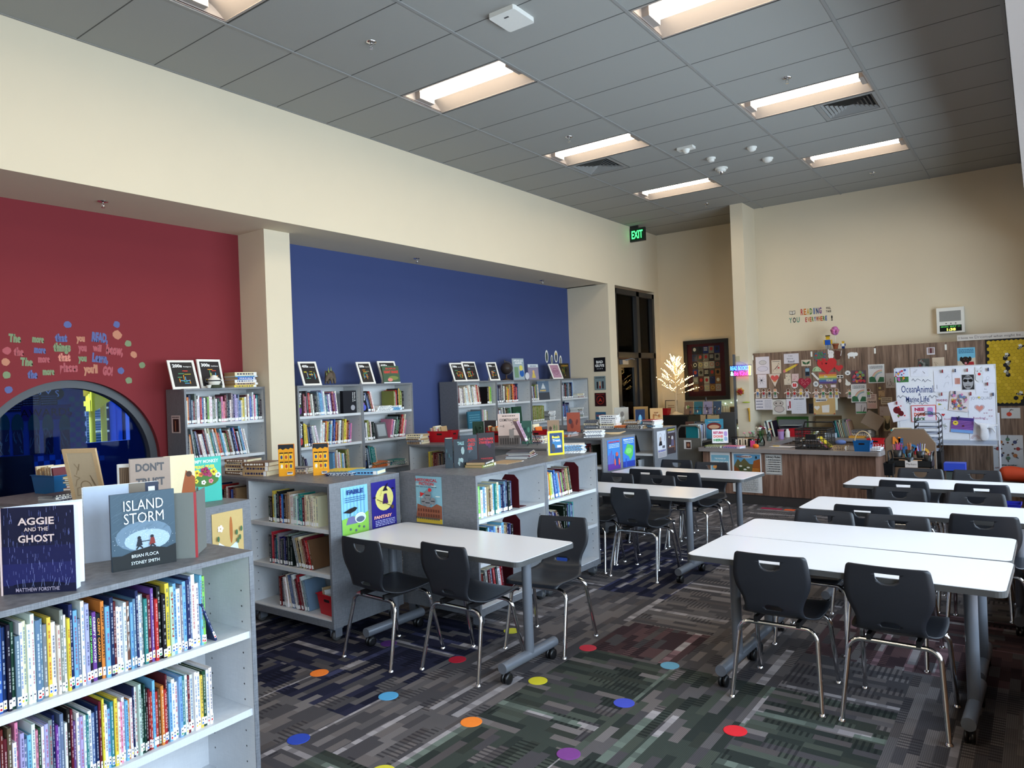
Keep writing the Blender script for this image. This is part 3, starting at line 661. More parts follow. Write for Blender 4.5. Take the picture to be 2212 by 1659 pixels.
# ================================================================ chairs
def bool_cut(mesh_obj, cutters):
 import bmesh
 for q in [mesh_obj] + list(cutters):
  bm = bmesh.new(); bm.from_mesh(q.data); bmesh.ops.recalc_face_normals(bm, faces=bm.faces); bm.to_mesh(q.data); bm.free()
 for c in cutters:
  md = mesh_obj.modifiers.new('cut', 'BOOLEAN'); md.operation = 'DIFFERENCE'; md.object = c; md.solver = 'EXACT'
 bpy.context.view_layer.update(); dg = bpy.context.evaluated_depsgraph_get()
 me = bpy.data.meshes.new_from_object(mesh_obj.evaluated_get(dg)); mesh_obj.modifiers.clear(); old = mesh_obj.data; mesh_obj.data = me; bpy.data.meshes.remove(old)
 for c in cutters: d = c.data; bpy.data.objects.remove(c); bpy.data.meshes.remove(d)
def shell():
 prof = [(.235, .435, .185), (.222, .452, .196), (.17, .458, .205), (.08, .452, .212), (-.02, .447, .21), (-.10, .446, .20), (-.16, .458, .172), (-.195, .478, .158), (-.215, .51, .15), (-.226, .55, .158), (-.234, .59, .176), (-.241, .63, .192), (-.248, .68, .200), (-.254, .73, .196), (-.259, .775, .189), (-.262, .797, .183), (-.263, .806, .172)]
 n = 14; pts = []
 # smooth the profile
 sm = []
 for i in range(len(prof) - 1):
  for k in range(3):
   t = k / 3; p0, p1, p2, p3 = prof[max(i - 1, 0)], prof[i], prof[i + 1], prof[min(i + 2, len(prof) - 1)]
   sm.append(tuple(.5 * ((2 * p1[j]) + (-p0[j] + p2[j]) * t + (2 * p0[j] - 5 * p1[j] + 4 * p2[j] - p3[j]) * t * t + (-p0[j] + 3 * p1[j] - 3 * p2[j] + p3[j]) * t ** 3) for j in range(3)))
 sm.append(prof[-1]); k = len(sm)
 def P(i, u, off):
  y, z, w_ = sm[i]; a, b = sm[max(i - 1, 0)], sm[min(i + 1, k - 1)]
  dy, dz = b[0] - a[0], b[1] - a[1]; L = math.hypot(dy, dz); ny, nz = dz / L, -dy / L   # normal towards the sitter for the back (+y) and up for the seat
  if nz < 0 and i < k * .4: ny, nz = -ny, -nz
  if i >= k * .4 and ny < 0: ny, nz = -ny, -nz
  back = min(1, max(0, (i / (k - 1) - .42) * 6)); cup = .012 * u * u * (1 if back else .6) * (back if back else 1)
  return (u * w_, y + ny * (off + cup), z + nz * (off + cup))
 vs = []
 for off in (.004, -.004):
  for i in range(k):
   for j in range(n + 1): vs.append(P(i, -1 + 2 * j / n, off))
 N = k * (n + 1); fs = []
 idx = lambda s_, i, j: s_ * N + i * (n + 1) + j
 for i in range(k - 1):
  for j in range(n):
   fs.append((idx(0, i, j), idx(0, i + 1, j), idx(0, i + 1, j + 1), idx(0, i, j + 1))); fs.append((idx(1, i, j), idx(1, i, j + 1), idx(1, i + 1, j + 1), idx(1, i + 1, j)))
  fs.append((idx(0, i, 0), idx(1, i, 0), idx(1, i + 1, 0), idx(0, i + 1, 0))); fs.append((idx(0, i, n), idx(0, i + 1, n), idx(1, i + 1, n), idx(1, i, n)))
 for j in range(n):
  fs.append((idx(0, 0, j), idx(0, 0, j + 1), idx(1, 0, j + 1), idx(1, 0, j))); fs.append((idx(0, k - 1, j), idx(1, k - 1, j), idx(1, k - 1, j + 1), idx(0, k - 1, j + 1)))
 return G().add(vs, fs, (30, 30, 34), smooth=True)
def stack_chair():
 t = empty('shell_chair')
 sh = shell().build('seat_shell', [M['plastic']], None)
 cuts = []
 half = [(-.055, 0), (.055, 0)] + [(.055 * math.cos(R(a)), -.052 * math.sin(R(a)) ** .8) for a in range(15, 180, 15)]
 g = G(); vs = [(x, y, .772 + z) for y in (-.32, -.15) for x, z in half]; m_ = len(half)
 g.add(vs, [tuple(range(m_)), tuple(range(m_, 2 * m_))[::-1]] + [(i, m_ + i, m_ + (i + 1) % m_, (i + 1) % m_) for i in range(m_)]); cuts.append(g.build('cut', [M['plastic']]))
 sl = round_rect(-.045, .500, .045, .524, .0115, 4); g = G(); vs = [(x, y, z) for y in (-.30, -.12) for x, z in sl]; m_ = len(sl)
 g.add(vs, [tuple(range(m_)), tuple(range(m_, 2 * m_))[::-1]] + [(i, m_ + i, m_ + (i + 1) % m_, (i + 1) % m_) for i in range(m_)]); cuts.append(g.build('cut', [M['plastic']]))
 bool_cut(sh, cuts); sh.parent = t
 for yf, yt, w_ in ((-.235, -.15, .232), (.235, .14, .218)):
  for s in (-1, 1):
   p = [(s * w_, yf, .012)]
   xt = s * .165; zt = .405
   for q in range(7):   # bend from the leg into the cross bar
    a = q / 6 * math.pi / 2; c_ = .06
    p.append((xt + s * (c_ * math.cos(a)) - s * .02 - s * 0, yt + (yf - yt) * .12 * (1 - q / 6), zt - c_ + c_ * math.sin(a)))
   p.append((0, yt, zt))
   lg = G().tube(p, .0125, n=12).build('leg', [M['chrome']], t)
   G().lathe([(.019, 0), (.019, .004), (.012, .014)], (s * w_, yf, 0), n=12).build('glide', [M['chrome']], lg)
 g = G().box((-.12, -.17, .41), (-.10, .16, .44)).box((.10, -.17, .41), (.12, .16, .44)).box((-.12, -.01, .42), (.12, .01, .44)); g.build('seat_bracket', [M['black']], t)
 return t
ch0 = stack_chair()
# rear-feet centre x, y, heading (0 = the sitter faces north), label
CH = [(2.455, 1.40, -3, 'dark chair at the poster table, next to the fable poster'),
 (3.055, 1.51, -2, 'dark chair at the poster table, near its free end'),
 (3.245, 2.09, 186, 'dark chair facing the viewer at the free end of the poster table'),
 (3.035, 3.99, -2, 'dark chair drawn up to the table by the far historical fiction bay'),
 (2.47, 4.03, 4, 'dark chair mostly hidden by the historical fiction bookcase end'),
 (2.43, 4.37, 178, 'dark chair across the second poster-side table, half hidden by the bookcase'),
 (2.885, 4.36, 179, 'dark chair facing the viewer across the second poster-side table'),
 (2.555, 5.29, 0, 'dark chair tucked under the farthest poster-side table, next to its posters'),
 (3.04, 5.17, -4, 'dark chair tucked under the farthest poster-side table, nearer the walkway'),
 (2.505, 5.72, 180, 'dark chair facing the viewer before the book truck'),
 (2.995, 5.60, 184, 'dark chair facing the viewer before the checkout desk corner'),
 (4.795, 2.12, 1, 'nearest-table chair closest to the walkway, chrome legs in full view'),
 (5.36, 2.12, -1, 'nearest-table chair by the table\'s window end, largest in the photo'),
 (4.75, 3.02, 180, 'chair facing the viewer behind the paired tables, nearer the walkway'),
 (5.19, 3.01, 178, 'chair facing the viewer behind the paired tables, nearer the windows'),
 (4.935, 3.83, 0, 'chair tucked under the single table behind the pair, nearer the walkway'),
 (5.66, 3.74, 0, 'chair tucked under the single table behind the pair, by its window end'),
 (5.03, 4.29, 180, 'chair facing the viewer across the single table, nearer the walkway'),
 (5.555, 4.21, 180, 'chair facing the viewer across the single table, nearer the windows'),
 (5.0, 5.23, 0, 'chair tucked under the last window-side table, nearer the walkway'),
 (5.565, 5.20, 0, 'chair tucked under the last window-side table, nearer the windows'),
 (5.02, 5.64, 180, 'chair facing the viewer in front of the pencil cart'),
 (5.475, 5.64, 180, 'chair facing the viewer in front of the whiteboard')]
for i, (x, y, a, lb) in enumerate(CH):
 o = ch0 if i == 0 else dup(ch0, (0, 0, 0)); o.location = (x, y, 0); o.rotation_euler[2] = R(a); tag(o, lb, 'chair', 'dark shell chairs')
# ================================================================ bookcases
def holes(g, x, inward, ys, z0, z1, step=.064):
 z = z0
 while z < z1:
  for y in ys:
   vs = [(x + inward * .0008, y + .0042 * math.cos(R(60 * q)), z + .0042 * math.sin(R(60 * q))) for q in range(6)]
   g.add(vs, [tuple(range(6))], mi=2)
  z += step
class Case:
 """bookcase whose shelf openings look along local -y (and +y when double); books are placed in its local frame"""
 def __init__(s, name, loc, rz, W, D, H, zs, label, cat, group, double=True, casters=True, z0=.10):
  s.t = t = empty(name, loc, R(rz), label, cat, group); s.W, s.D, s.H, s.zs = W, D, H, zs
  s.M = Matrix.Translation(V(loc)) @ Matrix.Rotation(R(rz), 4, 'Z'); th = .02; mats = [M['lam'], M['lamin'], M['black'], M['edge']]
  b0 = z0 if casters else 0
  for k, x0 in enumerate((-W / 2, W / 2 - th)):
   g = G(); inx = x0 + th if k == 0 else x0; inw = 1 if k == 0 else -1
   g.box((x0, -D / 2, b0), (x0 + th, D / 2, H - th - .0002), mi=0)
   xi = inx + inw * .0004; c0 = (xi, -D / 2 + .004, b0 + .02);
   g.add([(xi, -D / 2 + .003, b0), (xi, D / 2 - .003, b0), (xi, D / 2 - .003, H - th), (xi, -D / 2 + .003, H - th)], [(0, 1, 2, 3)], mi=1)
   yh = [-D / 2 + .06, -.06] if double else [-D / 2 + .05, D / 2 - .07]
   holes(g, xi, inw, yh + ([.06, D / 2 - .06] if double else []), b0 + .14, H - .12)
   g.build('side_panel', mats, t)
  G().box((-W / 2, -D / 2, H - th), (W / 2, D / 2, H), mi=0).add([(-W / 2 + th, -D / 2 + .004, H - th - .0006), (W / 2 - th, -D / 2 + .004, H - th - .0006), (W / 2 - th, D / 2 - .004, H - th - .0006), (-W / 2 + th, D / 2 - .004, H - th - .0006)], [(0, 3, 2, 1)], mi=1).build('top_panel', mats, t)
  yb = 0 if double else D / 2 - .012
  G().box((-W / 2 + th, yb - .008, b0), (W / 2 - th, yb + .008, H - th)).build('back_panel', [M['lamin']], t)
  for z in zs[:-1]:
   for sy in ((-1, 1) if double else (-1,)):
    y0, y1 = (-D / 2 + .012, yb - .008) if sy < 0 else (yb + .008, D / 2 - .012)
    G().box((-W / 2 + th + .001, y0, z - .028), (W / 2 - th - .001, y1, z)).build('shelf', [M['lamin']], t)
  z = zs[-1]; g = G().box((-W / 2 + th, -D / 2 + .002, b0), (W / 2 - th, D / 2 - .002 if double else D / 2, z - .006), mi=0); g.box((-W / 2 + th, -D / 2 + .004, z - .006), (W / 2 - th, D / 2 - .004 if double else D / 2, z), mi=1); g.build('base_shelf', mats, t)
  if casters:
   for sx in (-1, 1):
    for sy in (-1, 1):
     c = G().box((-.03, -.04, .085), (.03, .04, .1)).box((-.028, -.03, .03), (-.022, .03, .09)).box((.022, -.03, .03), (.028, .03, .09)); x, y = sx * (W / 2 - .05), sy * (D / 2 - .06)
     c.v = [V((p.x + x, p.y + y, p.z)) for p in c.v]; co = c.build('caster', [M['silver']], t)
     G().lathe([(.02, -.016), (.036, -.014), (.036, .014), (.02, .016)], (x, y, .036), n=20, axis='x').build('wheel', [M['rub']], co)
 def top(s, x, y): p = s.M @ V((x, y, s.H)); return p
MZ = (.785, .47, .155); MC = 'grey mobile bookcases'
def mob(loc, rz, W, label, D=.68, H=1.11): return Case('mobile_bookcase', (loc[0], loc[1], 0), rz, W, D, H, MZ, label, 'bookcase', MC)
# nearest: picture books, openings face east
U1 = mob((3.025, -.745), 91.5, 1.0, 'nearest grey mobile bookcase, picture books under the upright display books', D=.69)
U1b = mob((2.995, -1.765), 91.5, 1.0, 'grey mobile bookcase continuing the nearest one past the photo\'s edge', D=.69)
U2 = mob((1.60, .275), 8.5, .98, 'grey mobile bookcase behind the nearest one, holding the turquoise display book', D=.58)
U2b = mob((.62, .128), 8.5, .98, 'grey mobile bookcase under paperback stacks, touching the turquoise-book one', D=.58)
U3 = mob((1.487, 1.64), 0, .97, 'grey mobile bookcase with fable and fantasy posters on its end')
U7 = mob((.512, 1.655), 0, .97, 'grey mobile bookcase under thick old books, behind the fable one')
U4 = mob((2.32, 2.47), 90, .905, 'grey mobile bookcase with the historical fiction poster on its end', D=.76)
U4b = mob((2.32, 3.345), 90, .84, 'grey mobile bookcase joined to the historical fiction one, yellow-bordered book above', D=.76)
U5 = mob((1.53, 4.345), -2.5, .99, 'grey mobile bookcase under the red bins and tall engineering book')
U5a = mob((.53, 4.39), -2.5, .99, 'grey mobile bookcase under the red bin nearest the blue wall')
U5b = mob((1.50, 5.60), -6, .98, 'grey mobile bookcase with the robot and green giant posters on its end')
U5c = mob((.50, 5.70), -6, .98, 'grey mobile bookcase joined to the robot-poster one, towards the blue wall')
U6 = mob((1.39, 7.075), 0, .98, 'grey mobile bookcase with the two biography posters on its end', D=.73)
U6b = mob((.39, 7.075), 0, .98, 'grey mobile bookcase joined to the biography one', D=.73)
TZ = (1.50, 1.165, .83, .49, .15)
def tall(yc, W, label): return Case('tall_bookcase', (-.61, yc, 0), 90, W, .32, 1.833, TZ, label, 'bookcase', 'tall grey wall bookcases', double=False, casters=False)
W1 = tall(2.075, .87, 'tall grey bookcase between the round window and white pier')
W2 = tall(3.365, .91, 'tall grey bookcase on the blue wall right by the white pier')
W2b = tall(4.245, .85, 'tall grey bookcase on the blue wall topped by the snake book')
W3 = [tall(5.53 + .885 * (k + .5), .88, 'tall grey bookcase on the blue wall ' + s_) for k, s_ in enumerate(('under three white framed signs', 'under the dark globe', 'between the globe bookcase and the last one', 'next to the alcove end wall'))]
# ================================================================ books
NAMED = [('black', (24, 24, 28)), ('charcoal', (60, 60, 66)), ('grey', (128, 130, 134)), ('white', (236, 236, 234)), ('cream', (226, 214, 180)), ('tan', (178, 148, 108)), ('brown', (104, 72, 50)), ('maroon', (104, 26, 36)), ('red', (190, 40, 44)), ('orange', (226, 118, 44)), ('yellow', (232, 204, 60)), ('olive', (130, 134, 62)), ('lime green', (130, 196, 84)), ('green', (50, 124, 70)), ('dark green', (24, 64, 48)), ('teal', (36, 126, 130)), ('sky blue', (110, 176, 220)), ('blue', (44, 92, 180)), ('navy', (26, 36, 84)), ('purple', (104, 62, 140)), ('lavender', (170, 160, 206)), ('pink', (222, 130, 158)), ('pale green', (186, 214, 190)), ('steel blue', (96, 120, 150))]
PAL = dict(NAMED)
def cname(c): return min(NAMED, key=lambda k: sum((a - b) ** 2 for a, b in zip(k[1], c)))[0]
def jit(rng, c, a=12):
 m_ = sum(c) / 3
 return tuple(max(4, min(232, int(.82 * q + .12 * m_) + rng.randint(-a, a))) for q in c)
def ordn(n): return '%d%s' % (n, 'th' if 10 < n % 100 < 14 else {1: 'st', 2: 'nd', 3: 'rd'}.get(n % 10, 'th'))
WHITE = (232, 232, 232)
def spine_marks(g, rng, t, h, col, ink, y=-.0006):
 """title strokes running down the spine"""
 ink = tuple((2 * q + 2 * p_) // 4 for q, p_ in zip(ink, col)); w = t * .34; z = h * .93; z_end = h * .24
 while z > z_end:
  L = rng.uniform(.005, .014)
  if rng.random() < .8: g.add([(-w / 2 + t / 2, y, z - L), (w / 2 + t / 2, y, z - L), (w / 2 + t / 2, y, z), (-w / 2 + t / 2, y, z)], [(0, 1, 2, 3)], ink)
  z -= L + rng.uniform(.0015, .004)
def book_detailed(name, rng, t, h, d, col, ink, title=None, lab=(235, 235, 235), dot=None):
 root = empty(name); bt = .0022
 g = G().box((0, 0, 0), (bt, d, h), col).box((t - bt, 0, 0), (t, d, h), col); n = 5
 vs = [];
 for i in range(n + 1):
  a = i / n; x = t * a; y = -.0025 * math.sin(math.pi * a); vs += [(x, y, 0), (x, y, h)]
 for i in range(n + 1): a = i / n; x = bt + (t - 2 * bt) * a; vs += [(x, bt, 0), (x, bt, h)]
 m_ = 2 * (n + 1); fs = []
 for i in range(n): fs += [(2 * i, 2 * i + 2, 2 * i + 3, 2 * i + 1), (2 * i + 1, 2 * i + 3, m_ + 2 * i + 3, m_ + 2 * i + 1), (2 * i, m_ + 2 * i, m_ + 2 * i + 2, 2 * i + 2)]
 g.add(vs, fs, col, smooth=False)
 if title:
  S = Sheet(g, (t / 2, -.0032, 0), (0, 0, -1), (1, 0, 0), 1, 1, eps=0); S.n = V((0, -1, 0))
  S.text(title, -h * .93, -t * .22, t * .72, ink, 'l', .01, fit=h * .66)
 else: spine_marks(g, rng, t, h, col, ink, -.0032)
 g.build('cover', [M['gloss']], root)
 G().box((bt, .003, .004), (t - bt, d - .004, h - .004)).build('pages', [M['pages']], root)
 z0 = rng.uniform(.006, .014); g = G().box((.0012, -.0042, z0), (t - .0012, -.0033, z0 + .028), lab); S = None
 g.add([(t * .3, -.0044, z0 + .015), (t * .7, -.0044, z0 + .015), (t * .7, -.0044, z0 + .02), (t * .3, -.0044, z0 + .02)], [(0, 1, 2, 3)], (60, 60, 70))
 if dot: g.add([(t * .25, -.0044, z0 + .002), (t * .75, -.0044, z0 + .002), (t * .75, -.0044, z0 + .009), (t * .25, -.0044, z0 + .009)], [(0, 1, 2, 3)], dot)
 g.build('spine_label', [M['gloss']], root)
 return root
_bm = {}
def book_plain(name, rng, t, h, d, col, ink, lab):
 g = G().box((0, 0, 0), (t, d, h), col); pb = PAL['cream'] if rng.random() < .5 else (216, 214, 206)
 g.add([(t * .1, .003, h + .0004), (t * .9, .003, h + .0004), (t * .9, d - .003, h + .0004), (t * .1, d - .003, h + .0004)], [(0, 1, 2, 3)], pb)
 spine_marks(g, rng, t, h, col, ink)
 z0 = rng.uniform(.004, .01); g.add([(t * .06, -.001, z0), (t * .94, -.001, z0), (t * .94, -.001, z0 + .026), (t * .06, -.001, z0 + .026)], [(0, 1, 2, 3)], lab)
 return g.build(name, [M['gloss']])
def fill(case, side, z, x0, items, name, group, where, end, lean=0, inset=.03, detailed=False, cat='book', seed=1):
 """items: (thickness, height, depth, colour, ink, title, lean or None, label colour); placed from x0 along local +x"""
 rng = random.Random(seed); x = x0; out = []
 cols = [cname(i[3]) for i in items]; D = case.D / 2
 ths = [R(lean if i[6] is None else i[6]) for i in items]; ths = [t_ * min(1, (k + 1) / 7) if t_ > 0 and len(items) > 12 else t_ for k, t_ in enumerate(ths)]
 if ths[0] > 0: x = max(x, -case.W / 2 + .024 + items[0][1] * math.sin(ths[0]))
 for k, it in enumerate(items):
  t, h, d, col, ink, title, ln, lab = it
  th = ths[k]
  ins = inset + rng.uniform(0, .014)
  if detailed: o = book_detailed(name, rng, t, h, d, col, ink, title, lab or (236, 236, 236), rng.choice([(190, 40, 44), (44, 92, 180), (50, 130, 80), None, (230, 190, 60)]))
  else: o = book_plain(name, rng, t, h, d, col, ink, lab or WHITE)
  if side < 0: base = case.M
  else: base = case.M @ Matrix.Rotation(math.pi, 4, 'Z')
  if th >= 0: m = Matrix.Translation((x, -D + ins, z)) @ Matrix.Rotation(-th, 4, 'Y')
  else: m = Matrix.Translation((x + t / math.cos(th), -D + ins, z)) @ Matrix.Rotation(-th, 4, 'Y') @ Matrix.Translation((-t, 0, 0))
  o.matrix_world = base @ m
  sz = 'tall' if h > .27 else 'short' if h < .19 else 'thin' if t < .011 else 'thick' if t > .022 else 'medium'
  nb = 'after ' + cols[k - 1] if k else 'first'
  lb_ = f'{sz} {cols[k]} book {nb}, {ordn(k + 1)} from {end}, {where}'
  if len(lb_.replace('-', ' ').split()) > 16: lb_ = f'{cols[k]} book {nb}, {ordn(k + 1)} from {end}, {where}'
  tag(o, lb_, cat, group)
  x += t / math.cos(th) + .0006 + (max(0, items[k + 1][1] * (math.tan(ths[k + 1]) - math.tan(th))) if k < len(items) - 1 and th >= 0 else 0); out.append(o)
 return x
def gen(seed, n, pal, t=(.007, .014), h=(.21, .29), d=(.17, .22), lean=None, lab=None):
 rng = random.Random(seed); o = []
 for _ in range(n):
  c = jit(rng, PAL[rng.choice(pal).replace('_', ' ')]); ink = (235, 230, 220) if sum(c) < 380 else rng.choice([(40, 40, 60), (150, 30, 40), (30, 60, 120)])
  o.append((rng.uniform(*t), rng.uniform(*h), rng.uniform(*d), c, ink, None, lean, lab))
 return o
def seq(seed, s, **k):
 """s: words naming colours in order"""
 o = gen(seed, len(s), ['white'], **k); rng = random.Random(seed); r = []
 for i, w_ in zip(o, s):
  w_, *x = (w_ + '|').split('|'); title = x[0] or None
  c = jit(rng, PAL[w_.replace('_', ' ')], 8); ink = (238, 234, 226) if sum(c) < 380 else rng.choice([(30, 34, 60), (150, 30, 40), (30, 60, 120)])
  r.append((i[0], i[1], i[2], c, ink, title, i[6], i[7]))
 return r
# ---- nearest bookcase (each book with cover, pages and spine label)
a = seq(11, 'yellow navy sky_blue blue navy black dark_green steel_blue white cream white white steel_blue steel_blue grey yellow white cream grey white yellow navy sky_blue steel_blue white lavender'.split(), t=(.009, .0145), h=(.225, .285), d=(.20, .26))
b_ = seq(12, ['black|CREEPY PAIR OF UNDERWEAR', 'purple|CREEPY CRAYON!', 'black|CREEPY CARROTS!', 'orange|CREEPY CARROTS!', 'sky_blue', 'navy', 'maroon', 'white', 'white', 'white', 'brown|REX', 'sky_blue', 'steel_blue', 'navy', 'white', 'grey', 'teal', 'maroon', 'purple', 'red'], t=(.009, .0145), h=(.225, .275), d=(.20, .25))
b_[0] = b_[0][:4] + ((120, 220, 120),) + b_[0][5:]; b_[2] = b_[2][:4] + ((240, 150, 60),) + b_[2][5:]; b_[3] = b_[3][:4] + ((20, 16, 14),) + b_[3][5:]
c_ = seq(13, ['black', 'black', 'yellow', 'pale_green|SPOON', 'sky_blue', 'white', 'grey', 'sky_blue', 'navy', 'steel_blue', 'white', 'white', 'sky_blue', 'lime_green'], t=(.009, .017), h=(.235, .285), d=(.20, .25))
PB = 'picture books in the nearest bookcase'
x = fill(U1, -1, .785, -.44, a + b_ + c_, 'picture_book', PB, 'nearest bookcase, upper shelf', 'camera end', detailed=True, seed=5)
fill(U1, -1, .785, x + .03, gen(14, 1, ['navy'], lean=20, h=(.16, .17), t=(.009, .01)), 'picture_book', PB, 'leaning alone, nearest bookcase upper shelf', 'camera end', detailed=True)
a = seq(21, 'teal white grey steel_blue maroon maroon brown white pink lavender steel_blue sky_blue white pink dark_green white lavender grey navy purple lavender steel_blue white black maroon'.split(), t=(.007, .0115), h=(.20, .27), d=(.19, .24))
b_ = seq(22, 'purple white lavender white teal white steel_blue navy maroon yellow white sky_blue teal yellow white pink white sky_blue orange white navy white pale_green dark_green dark_green black maroon red sky_blue red brown orange red maroon'.split(), t=(.007, .012), h=(.20, .255), d=(.18, .23))
c_ = seq(23, 'sky_blue white white sky_blue teal white maroon white white white yellow dark_green white white'.split(), t=(.009, .0145), h=(.20, .23), d=(.16, .20))
fill(U1, -1, .47, -.44, a + b_ + c_, 'picture_book', PB, 'nearest bookcase, middle shelf', 'camera end', detailed=True, seed=6)
fill(U1, -1, .155, .02, seq(24, 'grey pale_green white black steel_blue red lavender white brown maroon'.split(), t=(.009, .014), lean=48, h=(.22, .28)), 'picture_book', PB, 'fallen over on nearest bookcase\'s bottom shelf', 'camera end', detailed=True)
# ---- fable bookcase
NV = 'novels in the fable bookcase'
s3 = 'charcoal black yellow pale_green navy black red blue black brown tan white white pale_green pale_green steel_blue teal teal maroon cream cream cream cream cream cream cream'.split()
fill(U3, -1, .785, -.275, seq(31, s3, t=(.016, .026), h=(.19, .235), d=(.14, .16)), 'novel', NV, 'fable bookcase, upper shelf', 'open side', inset=.04)
fill(U3, -1, .47, -.285, seq(32, 'charcoal red maroon navy teal grey navy charcoal charcoal navy black grey black black'.split(), t=(.014, .022), h=(.19, .24)) + seq(33, 'grey tan black cream tan maroon maroon red brown'.split(), t=(.016, .024), h=(.2, .235), lean=14), 'novel', NV, 'fable bookcase, middle shelf', 'open side', inset=.04)
fill(U3, -1, .155, -.19, seq(34, 'maroon black grey white white cream steel_blue steel_blue grey white white grey maroon red maroon white grey steel_blue'.split(), t=(.012, .018), h=(.2, .255), lean=13), 'novel', NV, 'fable bookcase, bottom shelf', 'open side', inset=.05)
# ---- historical fiction bookcases (two bays)
fill(U4, -1, .785, -.44, seq(41, 'lavender black teal lime_green white sky_blue white tan brown cream sky_blue teal cream sky_blue navy navy steel_blue navy black navy'.split(), t=(.018, .03), h=(.20, .24), d=(.14, .16)), 'novel', 'novels beside the historical fiction poster', 'historical fiction bay, upper shelf', 'poster end', inset=.05)
fill(U4, -1, .47, -.44, seq(42, 'teal yellow orange blue navy maroon brown dark_green sky_blue blue sky_blue sky_blue cream maroon white sky_blue tan brown navy navy black'.split(), t=(.017, .028), h=(.20, .245), d=(.14, .16)), 'novel', 'novels beside the historical fiction poster', 'historical fiction bay, middle shelf', 'poster end', inset=.05)
fill(U4, -1, .155, -.40, seq(43, 'charcoal navy maroon black grey maroon steel_blue red black white red maroon'.split(), t=(.022, .03), h=(.21, .25), d=(.14, .16), lean=7), 'novel', 'novels beside the historical fiction poster', 'historical fiction bay, bottom shelf', 'poster end', inset=.05)
fill(U4b, -1, .785, -.33, seq(44, 'sky_blue orange yellow lime_green pale_green blue blue sky_blue orange purple lime_green charcoal maroon maroon olive tan brown dark_green brown'.split(), t=(.015, .024), h=(.2, .245), d=(.14, .16), lean=11), 'novel', 'novels in the far historical fiction bay', 'far fiction bay, upper shelf', 'poster end', inset=.05)
fill(U4b, -1, .47, -.34, seq(45, 'navy navy charcoal steel_blue navy brown black'.split(), t=(.02, .028), h=(.19, .22), lean=24) + seq(46, 'black black navy teal steel_blue navy teal'.split(), t=(.018, .026), h=(.22, .25)), 'novel', 'novels in the far historical fiction bay', 'far fiction bay, middle shelf', 'poster end', inset=.05)
fill(U4b, -1, .155, .05, seq(47, 'blue steel_blue blue blue'.split(), t=(.02, .026), h=(.24, .27)), 'novel', 'novels in the far historical fiction bay', 'far fiction bay, bottom shelf', 'poster end', inset=.05)
# ---- other mobile cases, openings facing the viewer
for cs, nm, wh, rows in ((U7, 'old', 'bookcase under brown books', ((.785, -.05, 'navy black yellow red black brown white maroon black blue brown tan'),)),
      (U5, 'eng', 'bookcase under engineering book', ((.785, -.1, 'black black maroon black navy black black charcoal black navy black charcoal'),)),
      (U5a, 'bin', 'bookcase under front red bin', ((.785, -.22, 'yellow olive yellow maroon maroon maroon tan black brown black charcoal black black navy'),)),
      (U5b, 'rob', 'robot-poster bookcase', ((.785, .05, 'black maroon black black maroon black maroon black black maroon black'), (.47, .0, 'black navy maroon black charcoal black navy black'))),
      (U6, 'bio', 'biography bookcase', ((.785, .05, 'grey maroon black white black'), (.47, 0, 'black charcoal black white black black charcoal black black white')))):
 for z, x0, s_ in rows: fill(cs, -1, z, x0, seq(len(s_) + 3, s_.split(), t=(.018, .03), h=(.20, .245), d=(.14, .16), lean=12 if cs is U6 and z > .7 else 0), 'novel', 'novels in the ' + wh, wh + (', upper shelf' if z > .7 else ', lower shelf'), 'open side', inset=.05)
# ---- tall bookcases on the wall: non-fiction
NF = 'nonfiction_book'
P1 = 'white white grey steel_blue charcoal white cream sky_blue navy white black maroon'.split()
s1 = 'white orange navy steel_blue maroon grey white white red blue|A white black lime_green white white grey grey white dark_green green pink pink maroon charcoal navy white grey navy lavender lavender steel_blue blue cream yellow white maroon white blue steel_blue white pink white teal charcoal black'.replace('|A', '').split()
fill(W1, -1, 1.50, -.41, seq(51, s1, t=(.0145, .0205), h=(.20, .285)), NF, 'nonfiction books by the round window', 'round-window bookcase, upper shelf', 'window side')
fill(W1, -1, 1.165, -.40, seq(52, 'black cream orange grey dark_green steel_blue maroon white white steel_blue maroon grey white white cream teal steel_blue white grey orange red grey sky_blue white tan green maroon brown white grey navy blue red navy white black sky_blue blue white white'.split(), t=(.0115, .017), h=(.22, .29), lean=12), NF, 'nonfiction books by the round window', 'round-window bookcase, lower shelf', 'window side')
fill(W1, -1, .83, .1, gen(53, 12, P1, h=(.2, .26)), NF, 'nonfiction books by the round window', 'round-window bookcase, third shelf', 'window side')
fill(W2, -1, 1.50, -.36, seq(54, 'maroon pink charcoal red grey white black black charcoal steel_blue sky_blue sky_blue lavender white steel_blue purple white purple maroon pink purple white'.split(), t=(.015, .024), h=(.21, .28), lean=6), NF, 'nonfiction books by the white pier', 'white-pier bookcase, upper shelf', 'pier side')
fill(W2, -1, 1.165, -.36, seq(55, 'yellow yellow navy navy grey white white'.split(), t=(.018, .026), h=(.21, .27), lean=13) + seq(56, 'white white white maroon orange yellow navy sky_blue white navy blue maroon orange brown cream white black tan yellow yellow orange maroon purple pink'.split(), t=(.015, .021), h=(.21, .28), lean=-5), NF, 'nonfiction books by the white pier', 'white-pier bookcase, middle shelf', 'pier side')
fill(W2, -1, .83, -.42, seq(57, 'black black charcoal navy'.split(), t=(.018, .024), h=(.20, .26), lean=12), NF, 'nonfiction books by the white pier', 'white-pier bookcase, third shelf', 'pier side')
fill(W2, -1, .83, .02, seq(58, 'sky_blue blue tan white pink white yellow sky_blue white black olive tan olive'.split(), t=(.016, .022), h=(.20, .27), lean=3), NF, 'nonfiction books by the white pier', 'white-pier bookcase, third shelf past gap', 'gap')
